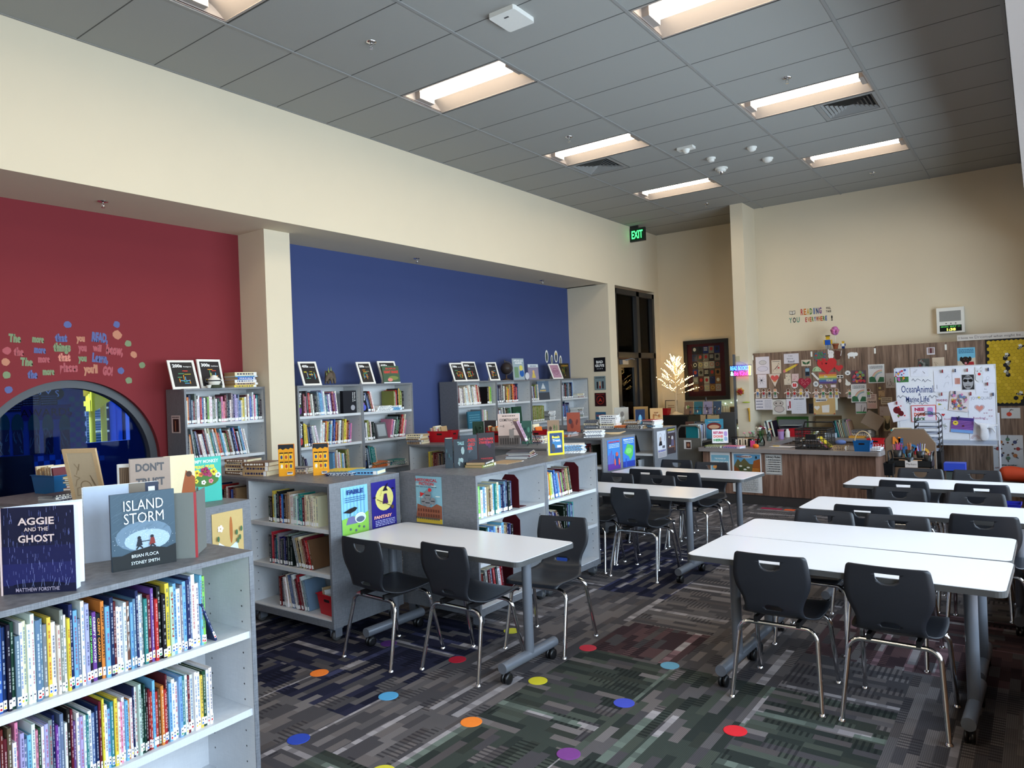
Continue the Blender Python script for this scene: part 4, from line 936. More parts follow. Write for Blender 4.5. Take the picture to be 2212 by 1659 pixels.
fill(W2b, -1, 1.50, -.30, seq(59, 'steel_blue blue navy brown red white'.split(), t=(.014, .02), h=(.22, .26), lean=14), NF, 'nonfiction books under the snake book', 'snake-book bookcase, upper shelf', 'pets sign')
fill(W2b, -1, 1.50, .12, seq(60, 'olive grey red black yellow olive tan black'.split(), t=(.018, .028), h=(.21, .27)), NF, 'nonfiction books under the snake book', 'snake-book bookcase, upper shelf past gap', 'gap')
fill(W2b, -1, 1.165, -.40, seq(61, 'white navy white olive brown white black black'.split(), t=(.018, .026), h=(.2, .26), lean=3), NF, 'nonfiction books under the snake book', 'snake-book bookcase, middle shelf', 'pets sign')
fill(W2b, -1, 1.165, .03, seq(62, 'pink purple white dark_green grey green black maroon red red cream pink'.split(), t=(.016, .024), h=(.2, .28), lean=-12), NF, 'nonfiction books under the snake book', 'snake-book bookcase, middle shelf past reader', 'reader')
fill(W2b, -1, .83, -.33, seq(63, 'steel_blue navy teal teal teal teal cream'.split(), t=(.018, .024), h=(.22, .27), lean=8), NF, 'nonfiction books under the snake book', 'snake-book bookcase, third shelf', 'animal sign')
fill(W3[0], -1, 1.50, -.41, seq(64, 'black maroon white white grey cream white white cream tan white grey cream white white cream red cream maroon'.split(), t=(.02, .032), h=(.22, .28), lean=9), NF, 'nonfiction books under the framed signs', 'framed-signs bookcase, upper shelf', 'wide black end')
fill(W3[0], -1, 1.50, .26, seq(65, 'black charcoal yellow lime_green'.split(), t=(.02, .03), h=(.22, .27)), NF, 'nonfiction books under the framed signs', 'framed-signs bookcase, upper shelf past gap', 'gap')
fill(W3[0], -1, 1.165, .12, seq(66, 'grey pink pale_green white olive'.split(), t=(.018, .03), h=(.22, .26)), NF, 'nonfiction books under the framed signs', 'framed-signs bookcase, lower shelf', 'teal cover')
fill(W3[1], -1, 1.50, -.42, seq(67, 'steel_blue blue navy grey charcoal grey charcoal white brown yellow orange tan brown black orange red maroon red navy'.split(), t=(.022, .036), h=(.2, .28)), NF, 'nonfiction books under the globe', 'globe bookcase, upper shelf', 'globe side')
fill(W3[1], -1, 1.165, -.40, seq(68, 'black maroon white grey white charcoal white brown dark_green dark_green green'.split(), t=(.024, .036), h=(.22, .28), lean=8), NF, 'nonfiction books under the globe', 'globe bookcase, lower shelf', 'globe side')
fill(W3[2], -1, 1.50, -.42, seq(69, 'charcoal maroon white navy tan olive steel_blue cream'.split(), t=(.02, .03), h=(.22, .27), lean=5), NF, 'nonfiction books in the third wall bay', 'Paris-cover bookcase, upper shelf', 'globe side')
fill(W3[2], -1, 1.165, -.42, seq(70, ('olive ' * 15).split(), t=(.022, .028), h=(.24, .25)), 'nature_volume', 'matching olive nature volumes', 'Paris-cover bookcase, lower shelf', 'globe side')
fill(W3[3], -1, 1.50, -.42, seq(71, 'black maroon white grey black maroon dark_green charcoal steel_blue grey black black navy sky_blue'.split(), t=(.022, .034), h=(.22, .27)), NF, 'nonfiction books in the last wall bay', 'last wall bookcase, upper shelf', 'globe side')
fill(W3[3], -1, 1.165, -.42, seq(72, 'white navy sky_blue purple navy steel_blue charcoal blue steel_blue navy'.split(), t=(.02, .034), h=(.2, .29)), NF, 'nonfiction books in the last wall bay', 'last wall bookcase, lower shelf', 'globe side')
# ---- flat piles
def pile(name, loc, rz, items, label, group, cat='book', seed=1, detailed=False):
 """items bottom first: (width along spine, depth, thickness, colour, page colour). loc is the pile's base centre; spines look along local -y"""
 rng = random.Random(seed); z = loc[2]; n = len(items)
 for k, (w_, d, t, c, pg) in enumerate(items):
  c = PAL[c] if isinstance(c, str) else c; pg = PAL[pg] if isinstance(pg, str) else pg; b = .0018 if t > .012 else .0008
  g = G().box((-w_ / 2, -d / 2, 0), (w_ / 2, d / 2, b), c).box((-w_ / 2, -d / 2, t - b), (w_ / 2, d / 2, t), c)
  g.box((-w_ / 2, -d / 2, b), (w_ / 2, -d / 2 + .0015, t - b), c)
  ink = (235, 230, 220) if sum(c) < 380 else (50, 50, 80); x = -w_ * .4
  while x < w_ * .3:
   L = rng.uniform(.01, .028); g.add([(x, -d / 2 - .0005, t * .3), (x + L, -d / 2 - .0005, t * .3), (x + L, -d / 2 - .0005, t * .72), (x, -d / 2 - .0005, t * .72)], [(0, 1, 2, 3)], ink); x += L + .008
  g.add([(w_ * .36, -d / 2 - .0006, .001), (w_ * .48, -d / 2 - .0006, .001), (w_ * .48, -d / 2 - .0006, t - .001), (w_ * .36, -d / 2 - .0006, t - .001)], [(0, 1, 2, 3)], WHITE)
  o = g.build(name, [M['gloss']]); o.location = (loc[0] + rng.uniform(-.008, .008), loc[1] + rng.uniform(-.008, .008), z); o.rotation_euler[2] = R(rz + rng.uniform(-7, 7))
  G().box((-w_ / 2 + .003, -d / 2 + .0015, b), (w_ / 2 - .003, d / 2 - .003, t - b), pg).build('pages', [M['print']], o)
  pos = 'topmost' if k == n - 1 else 'bottom one' if k == 0 else ordn(k + 1) + ' from the bottom'
  tag(o, f'{cname(c)} book, {pos} of {label}', cat, group or label); z += t + .0004
 return z
def same(n, w_, d, t, cols, pgs, seed=3):
 rng = random.Random(seed); return [(w_ * rng.uniform(.94, 1.03), d * rng.uniform(.94, 1.03), t * rng.uniform(.8, 1.2), rng.choice(cols.split()).replace('_', ' '), rng.choice(pgs.split()).replace('_', ' ')) for _ in range(n)]
ZT = 1.11
pile('paperback', (.70, .24, ZT), 128, same(9, .19, .13, .0145, 'yellow yellow brown cream olive orange', 'white', 4), 'the tall paperback pile before the blue bin', None)
pile('comic_paperback', (.93, .02, ZT), 110, same(4, .20, .15, .016, 'grey charcoal white', 'grey white', 5), 'the low grey pile near the tall paperback pile', None)
pile('old_hardback', (.66, 1.50, ZT), 8, same(5, .24, .17, .026, 'tan brown cream', 'tan cream', 6), 'the fanned brown pile nearest the turquoise book', None)
pile('old_hardback', (.93, 1.50, ZT), 20, same(3, .25, .19, .036, 'tan brown charcoal', 'cream', 7), 'the thick hardback pile beside the boxed sets', None)
pile('old_hardback', (1.17, 1.70, ZT), 20, same(3, .18, .13, .015, 'cream grey tan', 'cream', 8), 'the small pale pile between both orange sets', None)
pile('magazine', (1.53, 1.83, ZT), 25, [(.26, .20, .005, c, 'white') for c in ('orange', 'yellow', 'maroon', 'orange', 'yellow')], 'the yellow magazine pile on the fable bookcase', None)
pile('magazine', (1.60, 1.74, ZT), 40, [(.22, .16, .005, c, 'white') for c in ('navy', 'black', 'navy', 'steel blue')], 'the thin dark fan beside the yellow magazines', None)
pile('hardback_book', (1.75, 1.86, ZT), 30, [(.24, .17, .028, 'sky blue', 'cream')], 'its own, lying on the fable bookcase corner', None)
pile('hardback_book', (2.33, 2.53, ZT), 105, [(.23, .16, .02, 'olive', 'tan'), (.23, .16, .022, 'charcoal', 'tan')], 'the dark pile before the two red-lettered books', None)
pile('magazine', (2.36, 2.83, ZT), 100, [(.27, .2, .005, 'tan', 'white')], 'its own, lying past the dark pile', None)
pile('picture_paperback', (2.24, 3.22, ZT), 115, same(6, .27, .21, .009, 'charcoal tan charcoal maroon', 'grey white', 9), 'the spread dark pile beside the yellow-bordered book', None)
pile('picture_paperback', (2.46, 3.72, ZT), 35, same(9, .25, .19, .0085, 'white white grey sky_blue white', 'white', 10), 'the white pile behind the yellow-bordered book', None)
pile('old_hardback', (.06, 4.20, ZT), 12, same(5, .22, .16, .022, 'cream tan grey', 'tan cream', 11), 'the pale pile left of the front red bin', None)
pile('picture_paperback', (1.72, 5.42, ZT), 40, same(8, .24, .18, .01, 'white white sky_blue grey', 'white', 12), 'the white-blue pile above the robot poster', None)
pile('picture_paperback', (1.28, 5.48, ZT), 12, same(5, .28, .22, .008, 'maroon orange steel_blue white yellow', 'white', 13), 'the scattered red pile beside the robot-poster end', None)
pile('picture_paperback', (.95, 5.63, ZT), 5, same(4, .25, .2, .01, 'white steel_blue grey', 'white', 14), 'the low pile under the leaning silver book', None)
pile('novel_paperback', (1.52, 4.55, ZT), 12, same(5, .22, .16, .016, 'white grey maroon cream', 'cream', 15), 'the pile between second red bin and landscape book', None)
pile('novel_hardback', (.86, 6.95, ZT), 4, same(5, .24, .17, .022, 'white grey cream steel_blue', 'white grey', 16), 'the pale pile nearest the wall on the biography bookcases', None)
pile('novel_hardback', (1.13, 6.92, ZT), 8, same(6, .25, .17, .028, 'cream white white tan', 'white', 17), 'the tall white pile beside the silver standing book', None)
pile('novel_hardback', (1.36, 7.2, ZT), 8, same(5, .24, .17, .02, 'white grey tan', 'white cream', 18), 'the second white pile on the biography bookcase', None)
pile('picture_paperback', (1.38, 6.88, ZT), 10, same(3, .25, .2, .012, 'orange maroon charcoal', 'white', 19), 'the low orange pile on the biography bookcase', None)
pile('picture_paperback', (1.56, 6.88, ZT), 6, same(4, .26, .2, .012, 'charcoal black charcoal', 'tan', 20), 'the low dark pile before the space book', None)
pile('picture_paperback', (1.74, 6.98, ZT), -20, same(6, .22, .17, .016, 'white sky_blue red grey', 'white', 21), 'the white-blue pile at the biography posters\' corner', None)
pile('textbook', (-.60, 2.33, 1.833), 95, [(.25, .19, .022, 'yellow', 'cream'), (.26, .19, .024, 'tan', 'tan'), (.25, .18, .03, 'white', 'tan'), (.24, .18, .026, 'blue', 'tan'), (.26, .19, .012, 'sky blue', 'cream'), (.25, .19, .036, 'cream', 'tan')], 'the pile on the round-window bookcase', None)
pile('textbook', (-.55, 4.20, 1.50), 90, same(4, .24, .17, .014, 'white', 'white', 22), 'the white pile under the snake book', None)
pile('textbook', (-.55, 4.36, 1.50), 90, same(5, .24, .17, .011, 'sky_blue white', 'white', 23), 'the blue-white pile under the snake book', None)
pile('textbook', (-.55, 4.10, .83), 92, same(6, .26, .18, .010, 'orange tan orange', 'tan', 24), 'the orange pile on the snake bookcase\'s third shelf', None)
pile('textbook', (-.55, 4.40, .83), 88, same(4, .26, .18, .012, 'teal steel_blue', 'white', 25), 'the blue pile on the snake bookcase\'s third shelf', None)
pile('textbook', (-.55, 8.82, 1.165), 92, same(8, .2, .16, .02, 'purple white maroon steel_blue dark_green', 'white', 26), 'the mixed pile on the last wall bookcase', None)
pile('textbook', (-.55, 8.86, 1.50), 92, same(4, .2, .16, .016, 'cream maroon white green', 'white', 27), 'the low pile on the last wall bookcase', None)
pile('textbook', (-.55, 7.93, 1.165), 90, same(8, .18, .14, .018, 'white charcoal white', 'grey', 28), 'the black-white pile beside olive volumes', None)
# ================================================================ things on the bookcases, posters, decals
def upright(name, loc, rz, w_, h, t, bg, art, label, cat='book', group=None, open_=0, tilt=0, page=(236, 234, 228), spine=None, back=None, fan=1):
 """a book standing on its tail, front cover towards local -y, spine at local x = 0; open_ swings the back board away"""
 o = empty(name, loc, R(rz), label, cat, group); o.rotation_euler[0] = R(-tilt); b = .0028
 g = G().box((0, 0, 0), (w_, b, h), bg); g.box((-.0015, 0, 0), (b, t, h), spine or bg)
 S = Sheet(g, (0, -.0002, 0), (1, 0, 0), (0, 0, 1), w_, h); art(S, w_, h)
 a = R(open_)
 g.X = Matrix.Translation((0, t - b, 0)) @ Matrix.Rotation(a, 4, 'Z'); g.box((0, 0, 0), (w_, b, h), back or bg); g.X = Matrix.Identity(4)
 g.build('cover', [M['gloss']], o)
 g = G(); k = 1 if not open_ else 6
 if not open_: g.box((b, b, .004), (w_ - .004, t - b, h - .004), page)
 else:
  for i in range(k):
   g.X = Matrix.Translation((b, b + (t - 2 * b) * i / k, 0)) @ Matrix.Rotation(a * (i / (k - 1)) * (.28 if i < k - 1 else .8) * fan, 4, 'Z')
   g.box((0, 0, .004), (w_ - .005, (t - 2 * b) / k * .8, h - .004), page)
  g.X = Matrix.Identity(4)
 g.build('pages', [M['print']], o); return o
def blotch(cols, n=9, seed=1, title=None, tc=(240, 240, 240), ty=.8, ts=.16, sub=None):
 def f(S, w_, h):
  rng = random.Random(seed)
  for _ in range(n): S.disc(rng.uniform(.2, .8) * w_, rng.uniform(.1, .68) * h, rng.uniform(.05, .14) * w_, rng.choice(cols), rng.uniform(.05, .16) * h, n=9, a0=rng.uniform(0, 90), a1=451)
  if title:
   for i, tt in enumerate(title): S.text(tt, w_ / 2, h * (ty - i * ts * 1.0), h * ts, tc, bold=.02, fit=min(w_ * .84, w_ * .12 * len(tt)))
  if sub: S.marks(rng, w_ * .15, h * .04, w_ * .85, h * .12, 2, tc)
 return f
def aggie(S, w_, h):
 rng = random.Random(7); S.rect(0, 0, w_, h, (24, 26, 50)); S.rect(0, .1 * h, w_, .35 * h, (34, 36, 84)); S.rect(0, .35 * h, w_, .55 * h, (28, 30, 68))
 for _ in range(150):
  x, y, L = rng.uniform(.02, .98) * w_, rng.uniform(.12, .97) * h, rng.uniform(.008, .02); S.k = 4; S.rect(x, y, x + .0009, y + L, rng.choice([(96, 104, 160), (130, 136, 190), (70, 76, 130)])); S.k = 5
 S.disc(.5 * w_, .1 * h, .36 * w_, (18, 20, 40), .03 * h)
 for i in range(14): x = rng.uniform(.05, .95) * w_; S.line([(x, .08 * h), (x + rng.uniform(-.01, .01), .17 * h)], .001, (120, 130, 180))
 c = (206, 184, 180); S.text('AGGIE', .5 * w_, .80 * h, .115 * h, c, bold=.025, fit=.5 * w_); S.text('AND THE', .5 * w_, .725 * h, .062 * h, c, bold=.01, fit=.33 * w_)
 S.text('GHOST', .5 * w_, .60 * h, .115 * h, c, bold=.025, fit=.5 * w_); S.text('MATTHEW FORSYTHE', .5 * w_, .035 * h, .06 * h, (160, 150, 170), bold=.01, fit=.6 * w_)
 S.rect(0, 0, .006, h, (214, 190, 188))
upright('picture_book', (3.165, -1.055, 1.11), 41, .232, .290, .014, (28, 30, 62), aggie, 'open navy picture book titled Aggie and the Ghost, standing nearest the viewer', open_=34, spine=(206, 182, 180), back=(196, 200, 214), page=(226, 230, 238))
def island(S, w_, h):
 rng = random.Random(9); S.rect(0, 0, w_, h, (58, 78, 92)); S.disc(.5 * w_, .42 * h, .44 * w_, (96, 118, 136), .2 * h); S.disc(.55 * w_, .36 * h, .36 * w_, (150, 172, 190), .14 * h)
 for _ in range(70): x, y = rng.uniform(0, .9) * w_, rng.uniform(.45, .95) * h; S.k = 3; S.line([(x, y), (x + .02, y + .012)], .0007, (92, 112, 126)); S.k = 4
 for _ in range(160):
  x, y = rng.gauss(.5, .2) * w_, rng.gauss(.38, .07) * h
  if 0 < x < w_: S.k = 5; S.rect(x, y, x + .0014, y + .0014, (225, 232, 238)); S.k = 6
 S.poly([(0, 0), (w_, 0), (w_, .26 * h), (.85 * w_, .22 * h), (.6 * w_, .27 * h), (.35 * w_, .24 * h), (.15 * w_, .19 * h), (0, .2 * h)], (20, 24, 26))
 for x, c in ((.42, (24, 30, 44)), (.62, (120, 40, 34))):
  S.disc(x * w_, .40 * h, .028 * w_, (24, 28, 36)); S.poly([((x - .05) * w_, .29 * h), ((x + .05) * w_, .30 * h), ((x + .03) * w_, .385 * h), ((x - .02) * w_, .385 * h)], c); S.line([(x * w_, .30 * h), ((x - .05) * w_, .25 * h)], .005, (20, 22, 30)); S.line([(x * w_, .30 * h), ((x + .05) * w_, .26 * h)], .005, (20, 22, 30))
 S.line([(.45 * w_, .35 * h), (.58 * w_, .35 * h)], .003, (24, 28, 36))
 c = (222, 230, 234); S.text('ISLAND', .5 * w_, .77 * h, .2 * h, c, bold=-.005, fit=.62 * w_); S.text('STORM', .5 * w_, .60 * h, .2 * h, c, bold=-.005, fit=.62 * w_)
 S.text('BRIAN FLOCA', .5 * w_, .15 * h, .06 * h, c, fit=.42 * w_); S.text('SYDNEY SMITH', .5 * w_, .06 * h, .06 * h, c, fit=.44 * w_)
upright('picture_book', (3.19, -.715, 1.11), 76, .222, .285, .012, (44, 60, 74), island, 'grey-blue picture book titled Island Storm standing beside the navy one', back=(60, 76, 90))
upright('picture_book', (2.93, -.70, 1.11), 66, .27, .298, .02, (176, 188, 206), lambda S, w_, h: (S.rect(.6 * w_, 0, .82 * w_, h, (120, 110, 98)), S.rect(.82 * w_, 0, w_, h, (52, 58, 76)), S.rect(.86 * w_, .82 * h, .95 * w_, .94 * h, (225, 230, 238))), 'large pale-blue picture book standing behind the Island Storm book', back=(232, 232, 232), spine=(236, 236, 236))
def fan_art(S, w_, h): rng = random.Random(3); S.scrib(rng, 0, 0, w_, h, 6, (150, 152, 146), .006)
o = upright('picture_book', (3.255, -.415, 1.11), 148, .19, .26, .012, (112, 116, 112), fan_art, 'half-open dark silver book with red spine, standing at the nearest bookcase\'s end', open_=-282, spine=(150, 40, 46), page=(112, 114, 110), fan=.05)
upright('picture_book', (1.80, .03, 1.11), 62, .21, .30, .045, (170, 152, 140), lambda S, w_, h: (S.text("DON'T", .5 * w_, .76 * h, .2 * h, (92, 92, 96), bold=.04, fit=.7 * w_), S.text('TRUST', .5 * w_, .48 * h, .2 * h, (92, 92, 96), bold=.04, fit=.7 * w_)), 'taupe book with big grey letters standing among display books', page=(226, 226, 222), back=(60, 66, 74))
upright('picture_book', (1.86, .20, 1.11), 78, .17, .30, .012, (222, 206, 168), lambda S, w_, h: (S.poly([(.45 * w_, 0), (w_, 0), (w_, .55 * h), (.7 * w_, .7 * h), (.6 * w_, .45 * h)], (150, 78, 34)), S.disc(.8 * w_, .62 * h, .1 * w_, (70, 40, 24))), 'cream book with brown figure shape, standing before the farm-picture book', back=(232, 232, 228))
upright('picture_book', (1.70, .01, 1.11), 45, .20, .27, .02, (236, 236, 236), lambda S, w_, h: (S.rect(.05 * w_, .05 * h, .95 * w_, .93 * h, (134, 112, 92)), [S.rect((.08 + .05 * i) * w_, .06 * h, (.1 + .05 * i) * w_, .92 * h, (90, 74, 62)) for i in range(17)]), 'white-edged book standing open, showing a striped brown block of pages')
upright('picture_book', (1.53, .43, 1.11), 80, .17, .235, .02, (92, 112, 104), lambda S, w_, h: (S.rect(0, .52 * h, w_, h, (216, 126, 60)), S.text('Sheep', .5 * w_, .74 * h, .14 * h, (40, 34, 30), bold=.03, fit=.7 * w_), S.marks(random.Random(2), .1 * w_, .56 * h, .9 * w_, .66 * h, 1, (60, 40, 30)), S.disc(.3 * w_, .9 * h, .16 * w_, (60, 60, 50)), S.disc(.6 * w_, .25 * h, .2 * w_, (44, 70, 66))), 'orange and green farm-picture book standing behind the taupe book')
# turquoise book; its animal character is left out
def spring(S, w_, h):
 S.rect(0, 0, w_, h, (60, 174, 158)); rng = random.Random(5)
 S.text('GRUMPY MONKEY', .5 * w_, .87 * h, .105 * h, (238, 240, 236), bold=.012, fit=.84 * w_); S.text('SPRING FEVER', .52 * w_, .75 * h, .10 * h, (238, 214, 40), bold=.03, fit=.6 * w_)
 S.disc(.16 * w_, .74 * h, .085 * w_, (206, 130, 196)); S.disc(.52 * w_, .50 * h, .40 * w_, (66, 112, 44), .16 * h)
 for x, y, c, r in ((.16, .46, (236, 208, 50), .07), (.22, .58, (240, 214, 60), .07), (.33, .66, (236, 208, 50), .07), (.55, .68, (150, 30, 80), .10), (.78, .66, (226, 214, 60), .08), (.12, .36, (236, 240, 240), .05), (.9, .58, (220, 232, 245), .06), (.43, .62, (230, 130, 60), .05), (.68, .60, (180, 60, 110), .05), (.3, .48, (230, 214, 60), .05), (.7, .46, (226, 120, 150), .05), (.5, .44, (240, 240, 235), .05)):
  for q in range(5): S.k = 6; S.disc((x + r * .75 * math.cos(q * 1.257)) * w_, (y + r * .6 * math.sin(q * 1.257)) * h, r * .62 * w_, c, n=9)
  S.k = 8; S.disc(x * w_, y * h, r * .4 * w_, (120, 80, 30), n=9)
upright('picture_book', (1.835, .335, 1.11), 76, .215, .272, .014, (60, 174, 158), spring, 'turquoise picture book with a flower heap, standing on the second bookcase', spine=(56, 160, 146))
# leaning wooden easel back and blue bin
def board_frame(name, loc, rz, w_, h, tilt, fw, fc, art, label, cat, strut=True, th=.014, group=None, yaw=0):
 o = empty(name, loc, R(rz), label, cat, group); inner = empty('tilt')
 bpy.data.objects.remove(inner); rm = Matrix.Rotation(R(-tilt), 4, 'X')
 g = G(); g.X = rm
 for a, b in (((0, 0, 0), (w_, th, fw)), ((0, 0, h - fw), (w_, th, h)), ((0, 0, fw), (fw, th, h - fw)), ((w_ - fw, 0, fw), (w_, th, h - fw))): g.box(a, b, fc)
 g.build('frame', [M['print']], o); g = G(); g.X = rm; S = Sheet(g, (fw, .004, fw), (1, 0, 0), (0, 0, 1), w_ - 2 * fw, h - 2 * fw, (40, 40, 40), th=.001); art(S, w_ - 2 * fw, h - 2 * fw); g.build('picture', [M['gloss']], o)
 if strut:
  g = G(); zt = h * .7; y = zt * math.sin(R(tilt)) ; g.add([(w_ * .4, th + y, zt * math.cos(R(tilt))), (w_ * .6, th + y, zt * math.cos(R(tilt))), (w_ * .6, th + y + .09, .002), (w_ * .4, th + y + .09, .002), (w_ * .4, th + y + .004, zt * math.cos(R(tilt))), (w_ * .6, th + y + .004, zt * math.cos(R(tilt))), (w_ * .6, th + y + .094, .002), (w_ * .4, th + y + .094, .002)], [(0, 1, 2, 3), (7, 6, 5, 4), (0, 4, 5, 1), (3, 2, 6, 7), (0, 3, 7, 4), (1, 5, 6, 2)], fc); g.build('strut', [M['print']], o)
 return o
board_frame('wooden_easel_board', (1.10, .02, 1.11), 30, .22, .36, -14, .025, (206, 176, 136), lambda S, w_, h: (S.rect(0, 0, w_, h, (196, 178, 150)), S.ring(.5 * w_, .3 * h, .2 * w_, .006, (150, 130, 100)), S.scrib(random.Random(1), .1 * w_, .1 * h, .9 * w_, .9 * h, 4, (170, 150, 122), .006)), 'pale wooden frame leaning among the display books', 'frame', strut=False)
def bin_(loc, rz, L, W, H, col, label, group, hole=True, books=()):
 o = empty('storage_bin', loc, R(rz), label, 'bin', group); g = G(); t = .003; f = 1.16
 def ring4(z, s_, off=0): return [(sx * (L / 2 * s_ - off), sy * (W / 2 * s_ - off), z) for sx, sy in ((-1, -1), (1, -1), (1, 1), (-1, 1))]
 vs = ring4(0, 1) + ring4(H, f) + ring4(H, f, t) + ring4(t, 1, t)
 g.add(vs, [(3, 2, 1, 0)] + [(i, (i + 1) % 4, 4 + (i + 1) % 4, 4 + i) for i in range(4)] + [(4 + i, 4 + (i + 1) % 4, 8 + (i + 1) % 4, 8 + i) for i in range(4)] + [(8 + i, 8 + (i + 1) % 4, 12 + (i + 1) % 4, 12 + i) for i in range(4)] + [(12, 13, 14, 15)], col)
 r = ring4(H - .004, f * 1.05) + ring4(H + .002, f * 1.05) + ring4(H + .002, f * .99) ; g.add(r, [(i, (i + 1) % 4, 4 + (i + 1) % 4, 4 + i) for i in range(4)] + [(4 + i, 4 + (i + 1) % 4, 8 + (i + 1) % 4, 8 + i) for i in range(4)], col)
 g.build('body', [M['gloss']], o)
 if hole:
  for s in (-1, 1):
   x = s * L / 2 * (1 + (f - 1) * .72) + s * .0012; g = G(); S = Sheet(g, (x, -s * .035, H * .66), (0, s, 0), (0, 0, 1), .07, .02); S.poly(round_rect(0, 0, .07, .02, .009), (30, 20, 22)); g.build('hand_hole', [M['gloss']], o)
  g = G(); S = Sheet(g, (-.035, -W / 2 * (1 + (f - 1) * .72) - .0015, H * .66), (1, 0, 0), (0, 0, 1), .07, .02); S.poly(round_rect(0, 0, .07, .02, .009), (30, 20, 22)); g.build('hand_hole', [M['gloss']], o)
 mw = Matrix.Translation(V(loc)) @ Matrix.Rotation(R(rz), 4, 'Z'); rng = random.Random(int(L * 1000 + loc[0] * 77)); x = -L / 2 + .012
 for k, c in enumerate(books):
  t_ = rng.uniform(.011, .017); bk = book_plain('bin_book', rng, t_, rng.uniform(.15, .19), W * .8, PAL[c], (60, 50, 50), (230, 228, 220)); bk.matrix_world = mw @ Matrix.Translation((x, -W * .4, .006)) @ Matrix.Rotation(R(-9), 4, 'Y'); x += t_ + .001
  tag(bk, f'{c} book in {label}, {ordn(k + 1)} along'.replace('storage ', '').replace('plastic ', ''), 'book', 'books in the ' + label)
 return o
bin_((.30, .235, 1.11), 8, .24, .15, .13, (30, 96, 150), 'blue bin under the round window', None, False, ('cream tan tan cream tan grey tan cream tan cream tan sky_blue maroon'.replace('_', ' ').replace('sky blue', 'white').split()))
bin_((.21, 4.48, 1.11), 12, .27, .17, .13, (176, 26, 36), 'red bin by the pale pile', None, True, 'grey cream pink tan cream cream white pink tan cream tan'.split())
bin_((.98, 4.62, 1.11), 3, .26, .17, .125, (176, 26, 36), 'red bin beside engineering book', None, True, 'cream orange brown tan cream cream tan orange cream'.split())
bin_((1.42, 4.75, 1.11), 3, .24, .16, .125, (176, 26, 36), 'red bin behind pink leaning book', None, True, 'orange orange tan red orange cream grey orange'.split())
q = U3.M @ V((.36, -.15, .155)); bin_((q.x, q.y, q.z), -6, .2, .24, .15, (176, 26, 36), 'red bin inside the fable bookcase', None, True, 'cream tan white'.split())
# boxed sets on the fable bookcase; characters left as plain shapes
def boxed(S, w_, h):
 S.rect(0, 0, w_, h, (226, 152, 24)); S.poly([(0, h), (w_, h), (w_, .86 * h), (.8 * w_, .89 * h), (.66 * w_, .84 * h), (.5 * w_, .88 * h), (.3 * w_, .83 * h), (.15 * w_, .88 * h), (0, .85 * h)], (30, 34, 40))
 rng = random.Random(6)
 for i in range(3):
  for j in range(2):
   x, y = (.08 + .3 * i) * w_, (.22 + .29 * j) * h; S.rect(x, y, x + .25 * w_, y + .2 * h, (240, 182, 50)); S.rect(x, y + .205 * h, x + .25 * w_, y + .24 * h, (20, 20, 20)); S.disc(x + .125 * w_, y + .09 * h, .07 * w_, rng.choice([(40, 70, 120), (170, 60, 40), (230, 225, 215)]), .06 * h)
 S.rect(.55 * w_, .05 * h, .9 * w_, .13 * h, (235, 235, 235)); S.marks(rng, .57 * w_, .06 * h, .88 * w_, .12 * h, 1, (20, 20, 20), .05 * h)
for (x, y), lb in (((1.185, 1.465), 'first upright orange boxed set, beside the thick hardbacks'), ((1.43, 1.60), 'second upright orange boxed set, beside the yellow magazines')):
 upright('boxed_book_set', (x, y, 1.11), 46, .115, .245, .06, (226, 152, 24), boxed, lb, 'boxed set', 'orange boxed sets on the fable bookcase', spine=(200, 60, 40), page=(190, 60, 40))
# historical fiction top
upright('novel_hardback', (2.15, 2.32, 1.11), 40, .06, .235, .15, (44, 54, 62), blotch([(60, 90, 96), (30, 44, 50)], 4, 3, None), 'dark teal-spined novel standing at the poster end', open_=0, spine=(34, 44, 50))
upright('novel_hardback', (2.20, 2.37, 1.11), 50, .11, .225, .02, (36, 44, 52), blotch([(140, 160, 160), (60, 90, 90)], 5, 4, ['TALE'], (150, 190, 190)), 'dark novel with pale figure standing right behind the teal-spined one')
upright('novel_hardback', (2.02, 2.66, 1.11), 58, .15, .232, .025, (40, 48, 56), blotch([(70, 90, 100)], 3, 5, ['RAPUNZEL', 'FOLDED', 'HAIR'], (190, 44, 44), .76, .15), 'slate novel with red letters standing beside the black origami-titled one', spine=(110, 20, 34))
upright('novel_hardback', (2.08, 2.82, 1.11), 58, .155, .24, .02, (24, 12, 18), blotch([(54, 20, 60), (80, 30, 70)], 3, 6, ['DARTH PAPER', 'STRIKES BACK'], (200, 46, 52), .74, .12, True), 'black novel with red border lettering standing beside the slate one', spine=(90, 20, 30))
def ybord(S, w_, h):
 S.rect(0, 0, w_, h, (246, 212, 30)); S.rect(.1 * w_, .08 * h, .9 * w_, .92 * h, (24, 54, 96)); S.disc(.55 * w_, .5 * h, .3 * w_, (40, 110, 160), .22 * h); S.disc(.3 * w_, .3 * h, .12 * w_, (60, 56, 50), .18 * h); S.text('Beak', .5 * w_, .7 * h, .14 * h, (250, 220, 60), bold=.03, fit=.5 * w_); S.text('Treat', .5 * w_, .56 * h, .14 * h, (250, 250, 250), bold=.03, fit=.5 * w_); S.rect(.55 * w_, .3 * h, .8 * w_, .4 * h, (230, 236, 240))
upright('picture_book', (2.41, 3.41, 1.11), 63, .165, .215, .012, (240, 238, 234), ybord, 'yellow-bordered picture book standing at the historical fiction corner')
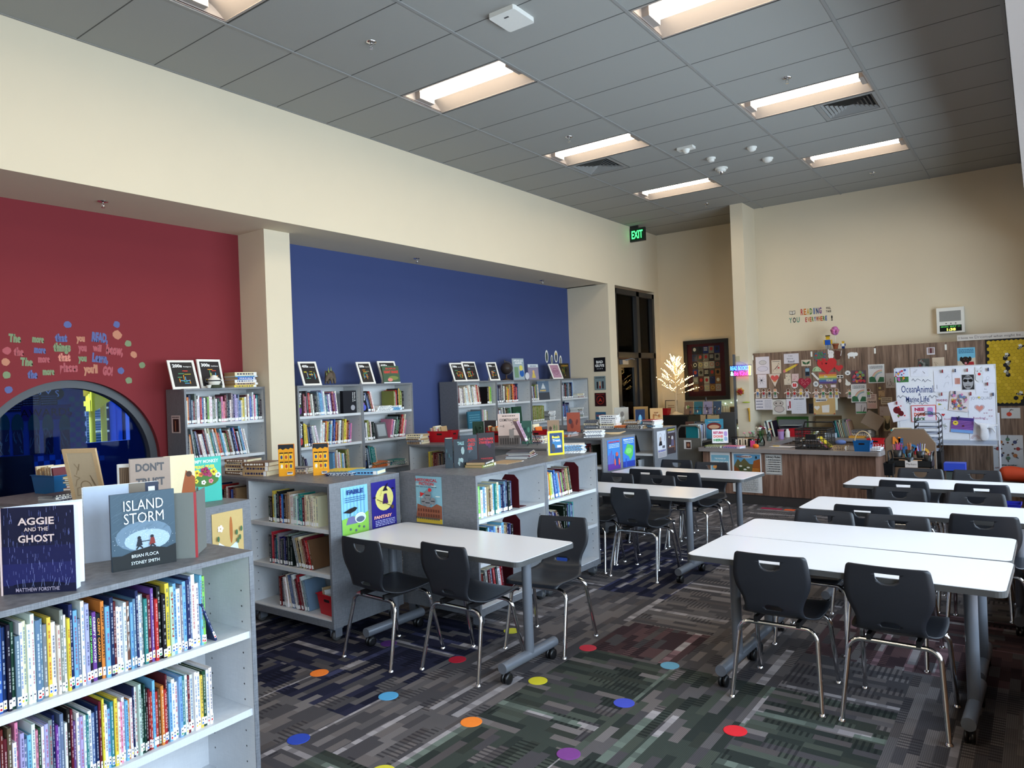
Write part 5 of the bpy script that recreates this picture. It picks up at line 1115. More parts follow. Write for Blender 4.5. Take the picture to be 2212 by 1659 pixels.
# engineering row
def engi(S, w_, h):
 S.rect(0, 0, w_, h, (214, 190, 180)); S.text('COSMETOLOGIST', .5 * w_, .76 * h, .12 * h, (40, 36, 40), bold=.02, fit=.86 * w_); S.marks(random.Random(2), .2 * w_, .9 * h, .8 * w_, .96 * h, 1, (60, 50, 50)); S.rect(.0, 0, w_, .3 * h, (110, 100, 96)); S.rect(.5 * w_, .1 * h, .72 * w_, .5 * h, (150, 142, 138)); rng = random.Random(3); S.scrib(rng, .1 * w_, .5 * h, .9 * w_, .72 * h, 5, (50, 44, 44), .003)
 for i in range(8): S.rect((.08 + .11 * i) * w_, .02 * h, (.14 + .11 * i) * w_, .22 * h, (70, 64, 62))
upright('picture_book', (1.235, 4.22, 1.11), 30, .235, .335, .05, (214, 190, 180), engi, 'tall pinkish-white book with sketch cover, standing open above black books', open_=12, page=(226, 230, 240), back=(200, 206, 220))
upright('novel_hardback', (1.42, 4.40, 1.11), 20, .11, .25, .03, (60, 92, 80), blotch([(90, 140, 120), (40, 70, 70), (150, 190, 150)], 8, 9), 'green patterned novel standing right of the tall pinkish-white book', spine=(40, 96, 84))
upright('novel_hardback', (.55, 4.62, 1.11), 20, .14, .23, .03, (58, 84, 72), blotch([(90, 120, 100), (40, 60, 50)], 8, 10), 'dark green novel standing between the red bins, nearer the pale pile')
upright('novel_hardback', (.76, 4.58, 1.11), 12, .15, .245, .04, (60, 56, 60), blotch([(90, 84, 88), (130, 40, 46)], 5, 11), 'grey novel with dark red mark standing between the red bins')
o = empty('book_easel', (1.63, 4.30, 1.11), R(30), 'black wire easel propping up the pink book', 'easel'); g = G()
for s in (-1, 1): g.tube([(s * .05, -.05, .004), (0, .01, .16), (s * .05, .09, .004)], .0025, n=6)
g.tube([(-.05, -.05, .006), (-.05, -.09, .006), (-.05, -.09, .02)], .0025, n=6).tube([(.05, -.05, .006), (.05, -.09, .006), (.05, -.09, .02)], .0025, n=6); g.build('wire', [M['blackm']], o)
b_ = book_plain('novel_hardback', random.Random(3), .03, .235, .15, (176, 140, 158), (110, 70, 90), WHITE); b_.matrix_world = Matrix.Translation((1.60, 4.15, 1.118)) @ Matrix.Rotation(R(52), 4, 'Z') @ Matrix.Rotation(R(-24), 4, 'Y') @ Matrix.Translation((.05, 0, .02)); tag(b_, 'pink-spined novel tilted on the wire easel', 'book')
upright('novel_hardback', (1.60, 4.63, 1.11), 32, .13, .24, .03, (150, 124, 100), blotch([(180, 150, 170), (110, 120, 80), (90, 70, 60)], 8, 12), 'sunset-coloured novel standing before the robot-poster bookcase', spine=(180, 150, 160))
upright('novel_hardback', (1.0, 6.0, 1.11), 30, .17, .26, .03, (150, 70, 50), blotch([(110, 44, 34), (60, 50, 60)], 5, 13), 'rust-red novel standing alone on the robot-poster bookcase', back=(90, 110, 140), open_=14)
upright('novel_hardback', (1.06, 7.18, 1.11), 25, .2, .27, .03, (176, 172, 164), blotch([(120, 116, 112), (206, 204, 198)], 7, 14), 'silver-grey novel standing on the biography bookcase')
upright('novel_hardback', (1.28, 7.35, 1.11), 20, .2, .27, .03, (150, 116, 70), blotch([(190, 130, 60), (70, 56, 50)], 6, 15), 'olive-gold novel standing behind the night-sky book')
upright('novel_hardback', (1.42, 7.12, 1.11), 25, .13, .24, .05, (22, 40, 74), lambda S, w_, h: (S.disc(.5 * w_, .4 * h, .2 * w_, (80, 150, 190), .3 * h), S.rect(.47 * w_, .2 * h, .53 * w_, .7 * h, (180, 220, 240))), 'night-blue book with a light beam standing on the biography bookcase', page=(236, 236, 236), spine=(200, 210, 220))
upright('novel_hardback', (1.58, 7.25, 1.11), 14, .17, .25, .03, (206, 166, 116), blotch([(180, 120, 70), (226, 196, 150)], 6, 16, ['THE', 'TALE'], (120, 60, 40), .7, .12), 'tan illustrated novel standing nearest the biography posters')
# leaf-shaped dish
G().tube([(-.13, 0, .02), (-.05, 0, .006), (.05, 0, .006), (.13, 0, .03)], [.004, .016, .016, .004], (196, 168, 130), n=8).build('wood_dish', [M['print']]); o = bpy.data.objects['wood_dish']; o.location = (1.80, 5.80, 1.115); o.rotation_euler[2] = R(30); tag(o, 'small curved wooden dish above the green giant poster', 'dish')
# ---- on the tall bookcases
def cloud(num, word, seed, pal=((200, 70, 60), (226, 150, 50), (90, 160, 120), (90, 160, 200), (180, 170, 60))):
 def f(S, w_, h):
  rng = random.Random(seed); S.rect(0, 0, w_, h, (42, 40, 42)); S.text(num, .30 * w_, .80 * h, .17 * h, (240, 240, 240), bold=.04, fit=.44 * w_); S.text(word, .76 * w_, .80 * h, .06 * h, (240, 240, 240), bold=.02, fit=.36 * w_)
  for i in range(13):
   c = rng.choice(pal)
   if rng.random() < .55: x, y = rng.uniform(.1, .6) * w_, rng.uniform(.12, .66) * h; S.rect(x, y, x + rng.uniform(.15, .3) * w_, y + .03 * h, c)
   else: x, y = rng.uniform(.2, .85) * w_, rng.uniform(.1, .35) * h; S.rect(x, y, x + .035 * w_, y + rng.uniform(.15, .3) * h, c)
 return f
ZW = 1.833; WF = (236, 232, 226)
FRM = [(1.55, 200, 'Religion', 88, .25), (1.845, 300, 'Social Sciences', 98, .27)]
board_frame('framed_sign', (-.50, 1.565, ZW), 84, .25, .30, 24, .022, WF, cloud('200s', 'Religion', 1), 'white framed 200s sign, nearest the red wall end', 'framed sign', group='white framed number signs')
board_frame('framed_sign', (-.52, 1.86, ZW), 98, .27, .29, 12, .022, WF, cloud('300s', 'Social Sciences', 2), 'white framed 300s sign behind the small teapot', 'framed sign', group='white framed number signs')
board_frame('framed_sign', (-.49, 3.03, ZW), 78, .215, .30, 27, .022, WF, cloud('400s', 'Language', 3), 'white framed 400s sign next to the white pier', 'framed sign', group='white framed number signs')
board_frame('framed_sign', (-.49, 3.86, ZW), 76, .19, .30, 27, .022, WF, cloud('500s', 'Science', 4), 'white framed 500s sign between dinosaur and snake book', 'framed sign', group='white framed number signs')
board_frame('framed_sign', (-.56, 4.27, ZW), 86, .28, .30, 20, .022, WF, cloud('600s', 'Technology', 5), 'white framed 600s sign behind the snake book', 'framed sign', group='white framed number signs')
board_frame('framed_sign', (-.50, 5.55, ZW), 74, .215, .29, 26, .022, WF, cloud('700s', 'Arts', 6), 'white framed sign at the near end of the globe row', 'framed sign', group='white framed number signs')
board_frame('framed_sign', (-.50, 5.80, ZW), 92, .31, .29, 16, .022, WF, cloud('800s', 'Literature', 7), 'widest white framed sign, second in the globe row', 'framed sign', group='white framed number signs')
board_frame('framed_sign', (-.49, 6.33, ZW), 66, .17, .30, 25, .022, WF, cloud('900s', 'History', 8), 'narrow-looking white framed sign nearest the globe', 'framed sign', group='white framed number signs')
board_frame('framed_sign', (-.49, 8.02, ZW), 76, .23, .28, 26, .02, WF, lambda S, w_, h: (S.rect(0, 0, w_, h, (170, 130, 150)), S.ring(.5 * w_, .5 * h, .3 * w_, .006, (110, 60, 90)), S.marks(random.Random(1), .2 * w_, .4 * h, .8 * w_, .6 * h, 2, (120, 60, 90))), 'white frame with a mauve picture near the alcove end', 'framed sign')
# teapot ornament
o = empty('teapot_ornament', (-.47, 1.96, ZW), 0, 'small patterned teapot and cup ornament before the 300s sign', 'ornament')
G().lathe([(.045, .03), (.058, .05), (.062, .07), (.05, .095), (.03, .105), (.036, .11), (.01, .125)], col=(230, 226, 216), n=16).lathe([(.063, .064), (.063, .076)], col=(40, 40, 46), n=16).build('pot', None, o)
G().tube([(0, .05, .06), (.0, .085, .08), (0, .09, .105)], [.01, .007, .005], (230, 226, 216), n=8).tube([(0, -.05, .10), (0, -.09, .09), (0, -.09, .06), (0, -.055, .05)], .005, (60, 60, 64), n=8).build('spout_and_handle', None, o)
G().lathe([(.014, 0), (.02, .012), (.024, .03)], (.03, -.075, 0), (225, 222, 214), n=12).lathe([(.06, 0), (.065, .01), (.05, .03)], (0, .01, 0), (60, 66, 50), n=12).build('cup_and_base', None, o)
# dinosaur figure, body one continuous skinned mesh
def skinned(name, nodes, edges, col, parent=None, mats=None, sub=2, smooth=True):
 me = bpy.data.meshes.new(name); me.from_pydata([n_[:3] for n_ in nodes], edges, []); o = bpy.data.objects.new(name, me); C.objects.link(o)
 sk = o.modifiers.new('skin', 'SKIN'); sv = me.skin_vertices[0].data
 for i, n_ in enumerate(nodes): sv[i].radius = (n_[3], n_[3]); sv[i].use_root = i == 0
 sm = o.modifiers.new('sub', 'SUBSURF'); sm.levels = sm.render_levels = sub
 bpy.context.view_layer.update(); dg = bpy.context.evaluated_depsgraph_get(); ev = bpy.data.meshes.new_from_object(o.evaluated_get(dg)); o.modifiers.clear(); o.data = ev; bpy.data.meshes.remove(me)
 ca = ev.color_attributes.get('Col') or ev.color_attributes.new('Col', 'FLOAT_COLOR', 'CORNER'); ca.data.foreach_set('color', list(lin(col)) * len(ev.loops))
 for p in ev.polygons: p.use_smooth = smooth
 ev.materials.clear(); ev.materials.append((mats or [M['print']])[0]); ev.name = name
 if parent: o.parent = parent
 return o
o = empty('dinosaur_figure', (-.58, 3.47, ZW), R(-58), 'grey-brown toy dinosaur with green back plates, on the blue wall bookcase', 'toy')
nd = [(0, 0, .11, .048), (.05, 0, .115, .045), (.10, 0, .085, .028), (.135, 0, .055, .018), (.16, 0, .04, .013), (-.06, 0, .11, .038), (-.12, 0, .085, .022), (-.19, 0, .075, .010), (.06, .035, .06, .014), (.06, .04, .012, .012), (.06, -.035, .06, .014), (.06, -.04, .012, .012), (-.04, .035, .06, .018), (-.04, .04, .012, .014), (-.04, -.035, .06, .018), (-.04, -.04, .012, .014)]
skinned('body', nd, [(0, 1), (1, 2), (2, 3), (3, 4), (0, 5), (5, 6), (6, 7), (1, 8), (8, 9), (1, 10), (10, 11), (5, 12), (12, 13), (5, 14), (14, 15)], (96, 84, 72), o)
g = G()
for i, (x, z, s_) in enumerate(((.10, .12, .03), (.07, .15, .04), (.03, .16, .05), (-.01, .162, .055), (-.05, .152, .05), (-.09, .125, .04), (-.13, .10, .028))):
 y = .008 if i % 2 else -.008; g.add([(x - s_ * .4, y - .003, z - .01), (x + s_ * .4, y - .003, z - .01), (x, y, z + s_), (x - s_ * .4, y + .003, z - .01), (x + s_ * .4, y + .003, z - .01)], [(0, 1, 2), (4, 3, 2), (0, 2, 3), (1, 4, 2), (0, 3, 4, 1)], (140, 156, 90))
g.build('back_plates', None, o)
upright('picture_book', (-.44, 4.17, ZW), 88, .27, .215, .008, (70, 92, 70), lambda S, w_, h: (S.text('ESCAPE IN', .5 * w_, .8 * h, .13 * h, (210, 60, 60), bold=.03, fit=.6 * w_), S.text('GIANT SNAKE', .5 * w_, .58 * h, .2 * h, (220, 64, 60), bold=.04, fit=.86 * w_), S.disc(.6 * w_, .3 * h, .3 * w_, (120, 130, 70), .12 * h), S.disc(.4 * w_, .2 * h, .15 * w_, (214, 130, 120), .1 * h), S.rect(0, 0, w_, .06 * h, (220, 226, 230))), 'snake book with red letters standing before the 600s sign', tilt=8)
# globe
o = empty('globe', (-.56, 6.82, ZW), R(30), 'dark brown desk globe on a metal stand', 'globe')
G().ball((0, 0, .18), .088, (52, 44, 42), n=28).build('sphere', [M['gloss']], o)
g = G().tube([(.1 * math.cos(R(a)), 0, .18 + .1 * math.sin(R(a))) for a in range(-100, 101, 20)], .006, (90, 84, 80)); g.tube([(-.02, 0, .27), (-.02, 0, .31)], .008, (60, 54, 50)).build('meridian_ring', [M['gloss']], o)
G().lathe([(.06, 0), (.062, .012), (.03, .02), (.012, .03), (.012, .085)], col=(80, 62, 50)).build('stand', [M['gloss']], o)
upright('picture_book', (-.50, 6.93, ZW), 86, .27, .33, .01, (196, 200, 200), lambda S, w_, h: (S.rect(0, 0, w_, h, (150, 164, 172)), S.text('ATLAS and', .5 * w_, .86 * h, .1 * h, (240, 240, 240), bold=.03, fit=.8 * w_), S.text('GUIDE', .5 * w_, .75 * h, .1 * h, (240, 240, 240), bold=.03, fit=.6 * w_), S.disc(.75 * w_, .3 * h, .2 * w_, (40, 90, 160), .16 * h), S.disc(.7 * w_, .55 * h, .16 * w_, (206, 196, 100)), S.rect(.1 * w_, .1 * h, .45 * w_, .6 * h, (110, 140, 110))), 'tall atlas cover standing right of the globe', tilt=4)
upright('picture_book', (-.48, 7.30, ZW), 88, .27, .24, .01, (136, 128, 150), lambda S, w_, h: (S.rect(0, .8 * h, w_, h, (200, 210, 214)), S.disc(.5 * w_, .5 * h, .1 * w_, (214, 170, 110)), S.poly([(.3 * w_, .1 * h), (.7 * w_, .1 * h), (.58 * w_, .42 * h), (.42 * w_, .42 * h)], (200, 176, 90)), S.marks(random.Random(2), .2 * w_, .82 * h, .8 * w_, .95 * h, 1, (60, 70, 120))), 'mauve book with a small figure standing between atlas and mauve frame', tilt=4)
G().lathe([(.055, 0), (.055, .002)], col=(200, 200, 205), axis='x', n=24).build('paper_disc', [M['gloss']]); o = bpy.data.objects['paper_disc']; o.location = (-.47, 7.24, ZW + .056); tag(o, 'white disc standing between atlas and mauve book', 'disc')
upright('picture_book', (-.52, 8.30, ZW), 88, .27, .26, .012, (50, 44, 34), blotch([(120, 96, 40), (60, 80, 40), (30, 26, 24)], 8, 21, ['LIZARD'], (200, 150, 50), .8, .12), 'dark gold book standing right of the mauve frame', tilt=4)
# covers shown flat inside the wall bookcases
def facing(cs, x, z, w_, h, bg, art, label, t=.012, name='display_book', tilt=4):
 p = cs.M @ V((x, -cs.D / 2 + .04, z)); upright(name, (p.x, p.y, p.z), 90, w_, h, t, bg, art, label, tilt=tilt)
def sign_art(word, cols):
 def f(S, w_, h):
  S.text(word, .5 * w_ + .15 * h * 0, .92 * h, .11 * h, (240, 240, 240), 'l', .02, rot=-90, fit=min(.55 * h, .09 * h * len(word)) ) if w_ < .12 else S.text(word, .62 * w_, .93 * h, .1 * h, (240, 240, 240), 'l', .02, rot=-90, fit=.5 * h)
  S.disc(.5 * w_, .22 * h, .3 * w_, cols[0], .14 * h); S.disc(.4 * w_, .4 * h, .16 * w_, cols[1], .06 * h)
 return f
facing(W2, -.435, 1.50, .07, .275, (16, 14, 20), sign_art('Space', [(96, 40, 120), (150, 190, 60)]), 'black shelf sign reading Space with purple planet', .05, 'shelf_sign', 0)
facing(W2, .20, 1.50, .20, .26, (12, 12, 22), lambda S, w_, h: (S.text('Rocks &', .86 * w_, .92 * h, .07 * h, (240, 240, 240), 'l', .02, rot=-90, fit=.4 * h), S.text('Minerals', .72 * w_, .92 * h, .07 * h, (240, 240, 240), 'l', .02, rot=-90, fit=.42 * h), S.disc(.72 * w_, .24 * h, .16 * w_, (150, 150, 158), .12 * h)), 'black shelf sign reading Rocks and Minerals', .05, 'shelf_sign', 0)
facing(W2, -.435, 1.165, .07, .28, (16, 14, 20), sign_art('Animals', [(190, 60, 60), (60, 100, 180)]), 'black shelf sign reading Animals with a parrot', .05, 'shelf_sign', 0)
facing(W2b, -.41, 1.50, .10, .245, (12, 12, 18), sign_art('Pets', [(80, 90, 190), (130, 90, 170)]), 'black shelf sign reading Pets', .05, 'shelf_sign', 0)
facing(W2b, -.41, .83, .07, .27, (12, 12, 18), sign_art('Ocean Animals', [(40, 60, 110), (70, 60, 50)]), 'black shelf sign reading Ocean Animals', .05, 'shelf_sign', 0)
facing(W1, -.425, 1.165, .045, .28, (16, 14, 14), lambda S, w_, h: S.text('Poetry', .4 * w_, .85 * h, .6 * w_, (230, 230, 230), 'l', .01, rot=-90, fit=.3 * h), 'black shelf sign reading Poetry', .03, 'shelf_sign', 0)
facing(W2b, -.16, 1.165, .17, .20, (90, 92, 96), lambda S, w_, h: S.rect(.1 * w_, .15 * h, .88 * w_, .88 * h, (150, 156, 160)), 'grey reader-shaped book leaning on the middle shelf', .02, tilt=12)
facing(W3[0], -.17, 1.165, .29, .24, (46, 100, 122), lambda S, w_, h: (S.marks(random.Random(4), .1 * w_, .3 * h, .9 * w_, .85 * h, 4, (96, 146, 160), .012)), 'teal cover facing out under the framed signs', .02)
facing(W3[2], -.18, 1.50, .33, .30, (84, 100, 120), lambda S, w_, h: (S.rect(0, 0, w_, h, (92, 112, 134)), S.poly([(.3 * w_, .6 * h), (.7 * w_, .6 * h), (.5 * w_, .92 * h)], (190, 196, 200)), S.rect(0, 0, w_, .4 * h, (60, 66, 76)), S.text('PARIS', .45 * w_, .46 * h, .12 * h, (226, 190, 90), bold=.03, fit=.5 * w_)), 'city picture book facing out, pale dome and gold letters', .02)
facing(W3[1], -.22, 1.50, .28, .24, (120, 122, 124), lambda S, w_, h: (S.marks(random.Random(4), .15 * w_, .5 * h, .85 * w_, .85 * h, 3, (60, 60, 66), .008), S.rect(.3 * w_, .1 * h, .75 * w_, .38 * h, (190, 196, 200))), 'grey cover facing out under the globe', .02, tilt=6)
facing(W3[1], .02, 1.165, .22, .26, (30, 66, 50), lambda S, w_, h: S.ring(.5 * w_, .5 * h, .2 * w_, .008, (80, 150, 100)), 'dark green cover facing out under the globe', .03)
# bookends
def bookend(cs, x, z, h, label):
 p = cs.M @ V((x, -cs.D / 2 + .05, z)); o = empty('bookend', (p.x, p.y, p.z), math.atan2(cs.M[1][0], cs.M[0][0]), label, 'bookend', 'dark red metal bookends'); c = (74, 14, 22)
 pts = [(0, 0), (.17, 0), (.17, h * .8), (.13, h), (.04, h), (0, h * .85)]
 g = G(); n_ = len(pts); g.add([(0, y, z_) for y, z_ in pts] + [(.004, y, z_) for y, z_ in pts], [tuple(range(n_)), tuple(range(n_, 2 * n_))[::-1]] + [(i, n_ + i, n_ + (i + 1) % n_, (i + 1) % n_) for i in range(n_)], c).build('upright', None, o); G().box((.004, .01, 0), (.11, .16, .003), c).build('foot_plate', None, o)
bookend(U4, .135, .785, .26, 'dark red metal bookend on historical fiction upper shelf'); bookend(U4, .135, .47, .26, 'dark red metal bookend on historical fiction middle shelf'); bookend(U4, .02, .155, .26, 'dark red metal bookend on historical fiction bottom shelf'); bookend(U4b, .17, .785, .26, 'dark red metal bookend in the far fiction bay')
# ---- posters on bookcase ends
def poster(name, o, r, u, w_, h, bg, art, label, cat='poster', group=None, th=.0012):
 g = G(); S = Sheet(g, o, r, u, w_, h, bg, th=th); art(S, w_, h); return tag(g.build(name, [M['gloss']]), label, cat, group)
def fable(S, w_, h):
 S.rect(0, 0, w_, h, (128, 190, 222))
 for i in range(7): S.rect((.06 + .13 * i) * w_, .3 * h, (.10 + .13 * i) * w_, .97 * h, (112, 168, 208))
 S.poly([(0, 0), (w_, 0), (w_, .45 * h), (.7 * w_, .36 * h), (.4 * w_, .40 * h), (0, .36 * h)], (128, 184, 74)); S.poly([(.14 * w_, .24 * h), (.56 * w_, .24 * h), (.52 * w_, .36 * h), (.4 * w_, .40 * h), (.22 * w_, .38 * h)], (104, 104, 146))
 S.disc(.68 * w_, .34 * h, .2 * w_, (196, 224, 236), .1 * h); S.disc(.68 * w_, .31 * h, .16 * w_, (84, 96, 120), .06 * h); S.ring(.68 * w_, .34 * h, .2 * w_, .004, (235, 240, 245), .1 * h)
 S.poly([(.03 * w_, .50 * h), (.3 * w_, .46 * h), (.5 * w_, .50 * h), (.58 * w_, .55 * h), (.48 * w_, .58 * h), (.3 * w_, .56 * h)], (24, 22, 26)); S.line([(.3 * w_, .46 * h), (.28 * w_, .40 * h)], .004, (24, 22, 26))
 for x, y in ((.3, .14), (.5, .1), (.62, .17), (.8, .14)): S.disc(x * w_, y * h, .035 * w_, (86, 92, 110))
 S.text('FABLE', .5 * w_, .85 * h, .12 * h, (28, 58, 120), bold=.05, fit=.62 * w_); S.marks(random.Random(3), .12 * w_, .68 * h, .88 * w_, .8 * h, 3, (50, 90, 140))
poster('poster', (1.9735, 1.40, .716), (0, 1, 0), (0, 0, 1), .248, .352, (128, 190, 222), fable, 'light blue fable poster with crow and jug on a bookcase end', 'poster')
def fantasy(S, w_, h):
 S.rect(0, 0, w_, h, (42, 36, 124)); S.disc(.52 * w_, .62 * h, .37 * w_, (214, 204, 120), .27 * h); rng = random.Random(8)
 for _ in range(8): S.disc(rng.uniform(.3, .75) * w_, rng.uniform(.45, .8) * h, .03 * w_, (196, 184, 100), n=8)
 c = (30, 20, 44); S.poly([(.44 * w_, .78 * h), (.66 * w_, .78 * h), (.6 * w_, .84 * h), (.68 * w_, .95 * h), (.54 * w_, .88 * h)], c); S.poly([(.42 * w_, .5 * h), (.66 * w_, .5 * h), (.6 * w_, .72 * h), (.5 * w_, .72 * h)], (60, 30, 90)); S.line([(.2 * w_, .62 * h), (.8 * w_, .42 * h)], .004, (60, 44, 34)); S.disc(.82 * w_, .4 * h, .06 * w_, (90, 70, 50))
 for x, y in ((.1, .66), (.85, .8)): S.poly([((x - .08) * w_, y * h), (x * w_, (y + .03) * h), ((x + .08) * w_, y * h), (x * w_, (y - .01) * h)], c)
 S.text('FANTASY', .42 * w_, .2 * h, .09 * h, (236, 170, 150), bold=.04, fit=.72 * w_); S.marks(rng, .1 * w_, .03 * h, .9 * w_, .17 * h, 4, (190, 190, 226))
poster('poster', (1.9735, 1.686, .728), (0, 1, 0), (0, 0, 1), .248, .34, (42, 36, 124), fantasy, 'purple fantasy poster with yellow moon on a bookcase end', 'poster')
def histf(S, w_, h):
 S.rect(0, 0, w_, h, (130, 176, 192)); rng = random.Random(2)
 for x, y in ((.1, .82), (.7, .8), (.2, .55), (.85, .58)): S.disc(x * w_, y * h, .1 * w_, (206, 216, 214), .012 * h)
 S.rect(0, 0, w_, .1 * h, (208, 176, 60)); S.poly([(.0 * w_, .1 * h), (w_, .1 * h), (w_, .38 * h), (.8 * w_, .42 * h), (.6 * w_, .34 * h), (.3 * w_, .36 * h), (.05 * w_, .40 * h)], (142, 84, 62))
 for i in range(9):
  for j in range(2): S.rect((.08 + .1 * i) * w_, (.14 + .1 * j) * h, (.12 + .1 * i) * w_, (.2 + .1 * j) * h, (90, 50, 40))
 for x, y, r in ((.5, .60, .13), (.34, .46, .1), (.7, .48, .1), (.5, .44, .12)): S.disc(x * w_, y * h, r * w_, (128, 128, 132), r * .8 * h); S.rect((x - r * .7) * w_, (y - .01) * h, (x + r * .7) * w_, (y + .01) * h, (50, 50, 54))
 S.disc(.6 * w_, .72 * h, .07 * w_, (200, 50, 50), .04 * h); S.line([(.24 * w_, .4 * h), (.22 * w_, .68 * h)], .003, (70, 50, 40)); S.poly([(.22 * w_, .66 * h), (.4 * w_, .64 * h), (.24 * w_, .56 * h)], (196, 44, 44))
 for i in range(12): S.disc((.06 + .08 * i) * w_, .11 * h, .035 * w_, (80, 76, 70), n=8)
 S.text('HISTORICAL', .5 * w_, .90 * h, .085 * h, (180, 48, 52), bold=.04, fit=.84 * w_); S.text('FICTION', .5 * w_, .82 * h, .085 * h, (180, 48, 52), bold=.04, fit=.56 * w_); S.marks(rng, .1 * w_, .765 * h, .9 * w_, .80 * h, 1, (70, 90, 100))
poster('poster', (2.112, 2.0158, .738), (1, 0, 0), (0, 0, 1), .262, .35, (130, 176, 192), histf, 'blue historical fiction poster with knights and castle', 'poster')
def end_poster(cs, y0, z0, w_, h, bg, art, label):
 p = cs.M @ V((cs.W / 2 + .0015, y0, z0)); r = (cs.M.to_3x3() @ V((0, 1, 0))); poster('poster', p, r, (0, 0, 1), w_, h, bg, art, label)
def feather(S, w_, h):
 S.rect(0, 0, w_, h, (196, 168, 110)); rng = random.Random(4); S.poly([(0, 0), (w_, 0), (w_, .2 * h), (.5 * w_, .1 * h), (0, .24 * h)], (60, 90, 60)); S.disc(.6 * w_, .66 * h, .05 * w_, (170, 100, 50), .24 * h)
 S.poly([(.1 * w_, .2 * h), (.45 * w_, .12 * h), (.5 * w_, .34 * h), (.2 * w_, .48 * h)], (224, 232, 236)); S.poly([(.45 * w_, .12 * h), (.85 * w_, .18 * h), (.78 * w_, .44 * h), (.5 * w_, .34 * h)], (206, 218, 226))
 for x, y in ((.25, .72), (.85, .2), (.1, .35)):
  for q in range(5): S.disc((x + .06 * math.cos(q * 1.26)) * w_, (y + .04 * math.sin(q * 1.26)) * h, .04 * w_, (240, 238, 230), n=8)
 for x, y in ((.75, .6), (.85, .5), (.78, .45), (.9, .65), (.15, .55)): S.disc(x * w_, y * h, .035 * w_, (70, 104, 70), .05 * h)
end_poster(U2, .0, .735, .225, .33, (196, 168, 110), feather, 'tan poster with open book and feather on a bookcase end')
end_poster(U2, -.27, .735, .225, .33, (40, 34, 96), lambda S, w_, h: (S.rect(0, 0, w_, h, (44, 36, 100)), S.disc(.3 * w_, .75 * h, .4 * w_, (170, 50, 50), .25 * h), S.disc(.6 * w_, .2 * h, .06 * w_, (214, 120, 60))), 'dark purple and red poster beside the tan feather poster')
end_poster(U5b, -.25, .735, .255, .345, (50, 90, 170), lambda S, w_, h: (S.rect(0, 0, w_, h, (60, 120, 190)), [S.rect((.05 + .12 * i) * w_, .02 * h, (.1 + .12 * i) * w_, (.5 + .07 * (i % 3)) * h, (110, 70, 150)) for i in range(4)], S.rect(0, 0, w_, .2 * h, (90, 50, 140)), S.disc(.72 * w_, .32 * h, .14 * w_, (40, 70, 140), .2 * h), S.disc(.72 * w_, .5 * h, .1 * w_, (190, 90, 80)), S.disc(.55 * w_, .25 * h, .05 * w_, (230, 90, 50), .12 * h), S.disc(.88 * w_, .25 * h, .05 * w_, (230, 90, 50), .12 * h), S.text('SCIENCE FICTION', .5 * w_, .9 * h, .07 * h, (196, 60, 60), bold=.04, fit=.86 * w_), S.marks(random.Random(1), .08 * w_, .72 * h, .92 * w_, .87 * h, 3, (200, 220, 235))), 'blue and purple science fiction poster with a robot')
end_poster(U5b, .06, .735, .255, .345, (50, 110, 190), lambda S, w_, h: (S.rect(0, 0, w_, h, (60, 116, 196)), S.poly([(.1 * w_, .5 * h), (.4 * w_, .8 * h), (.9 * w_, .7 * h), (.85 * w_, .4 * h), (.6 * w_, .2 * h), (.5 * w_, .35 * h)], (84, 176, 92)), S.disc(.5 * w_, .55 * h, .25 * w_, (120, 200, 110), .1 * h), S.rect(0, 0, w_, .2 * h, (40, 60, 150)), S.rect(.2 * w_, 0, .3 * w_, .3 * h, (50, 80, 170)), S.text('REALISTIC FICTION', .5 * w_, .92 * h, .06 * h, (230, 240, 230), bold=.04, fit=.86 * w_), S.marks(random.Random(1), .1 * w_, .8 * h, .9 * w_, .9 * h, 2, (190, 220, 190))), 'blue poster with a green giant shape on a bookcase end')
end_poster(U6, -.275, .72, .27, .35, (214, 214, 220), lambda S, w_, h: (S.rect(0, 0, w_, h, (206, 208, 216)), S.ring(.35 * w_, .75 * h, .18 * w_, .004, (60, 70, 110), .16 * h), S.poly([(.15 * w_, .45 * h), (.55 * w_, .45 * h), (.5 * w_, .62 * h), (.25 * w_, .62 * h)], (26, 26, 32)), S.disc(.36 * w_, .7 * h, .1 * w_, (150, 130, 120), .09 * h), S.line([(.8 * w_, .6 * h), (.86 * w_, .88 * h)], .006, (50, 60, 90)), S.rect(.55 * w_, .34 * h, .85 * w_, .44 * h, (90, 90, 100)), S.rect(0, 0, w_, .3 * h, (176, 170, 170)), S.text('BIOGRAPHY', .5 * w_, .22 * h, .08 * h, (60, 76, 170), bold=.04, fit=.86 * w_), S.marks(random.Random(1), .1 * w_, .03 * h, .9 * w_, .18 * h, 3, (110, 110, 130))), 'pale biography poster with a dark-coated portrait')
end_poster(U6, .04, .74, .27, .35, (60, 52, 56), lambda S, w_, h: (S.rect(0, 0, w_, h, (58, 50, 54)), S.text('AUTOBIOGRAPHY', .5 * w_, .9 * h, .08 * h, (206, 206, 70), bold=.04, fit=.9 * w_), S.marks(random.Random(2), .08 * w_, .8 * h, .92 * w_, .88 * h, 2, (190, 196, 220)), S.disc(.6 * w_, .6 * h, .12 * w_, (180, 176, 180), .09 * h), S.poly([(.4 * w_, .3 * h), (.8 * w_, .3 * h), (.75 * w_, .55 * h), (.5 * w_, .55 * h)], (90, 84, 110)), S.rect(.1 * w_, .24 * h, .9 * w_, .29 * h, (130, 90, 74)), S.rect(.8 * w_, .1 * h, .88 * w_, .5 * h, (120, 76, 60)), S.disc(.2 * w_, .66 * h, .04 * w_, (230, 220, 170)), S.rect(.2 * w_, .28 * h, .35 * w_, .34 * h, (200, 204, 210))), 'dark autobiography poster with a seated writer')
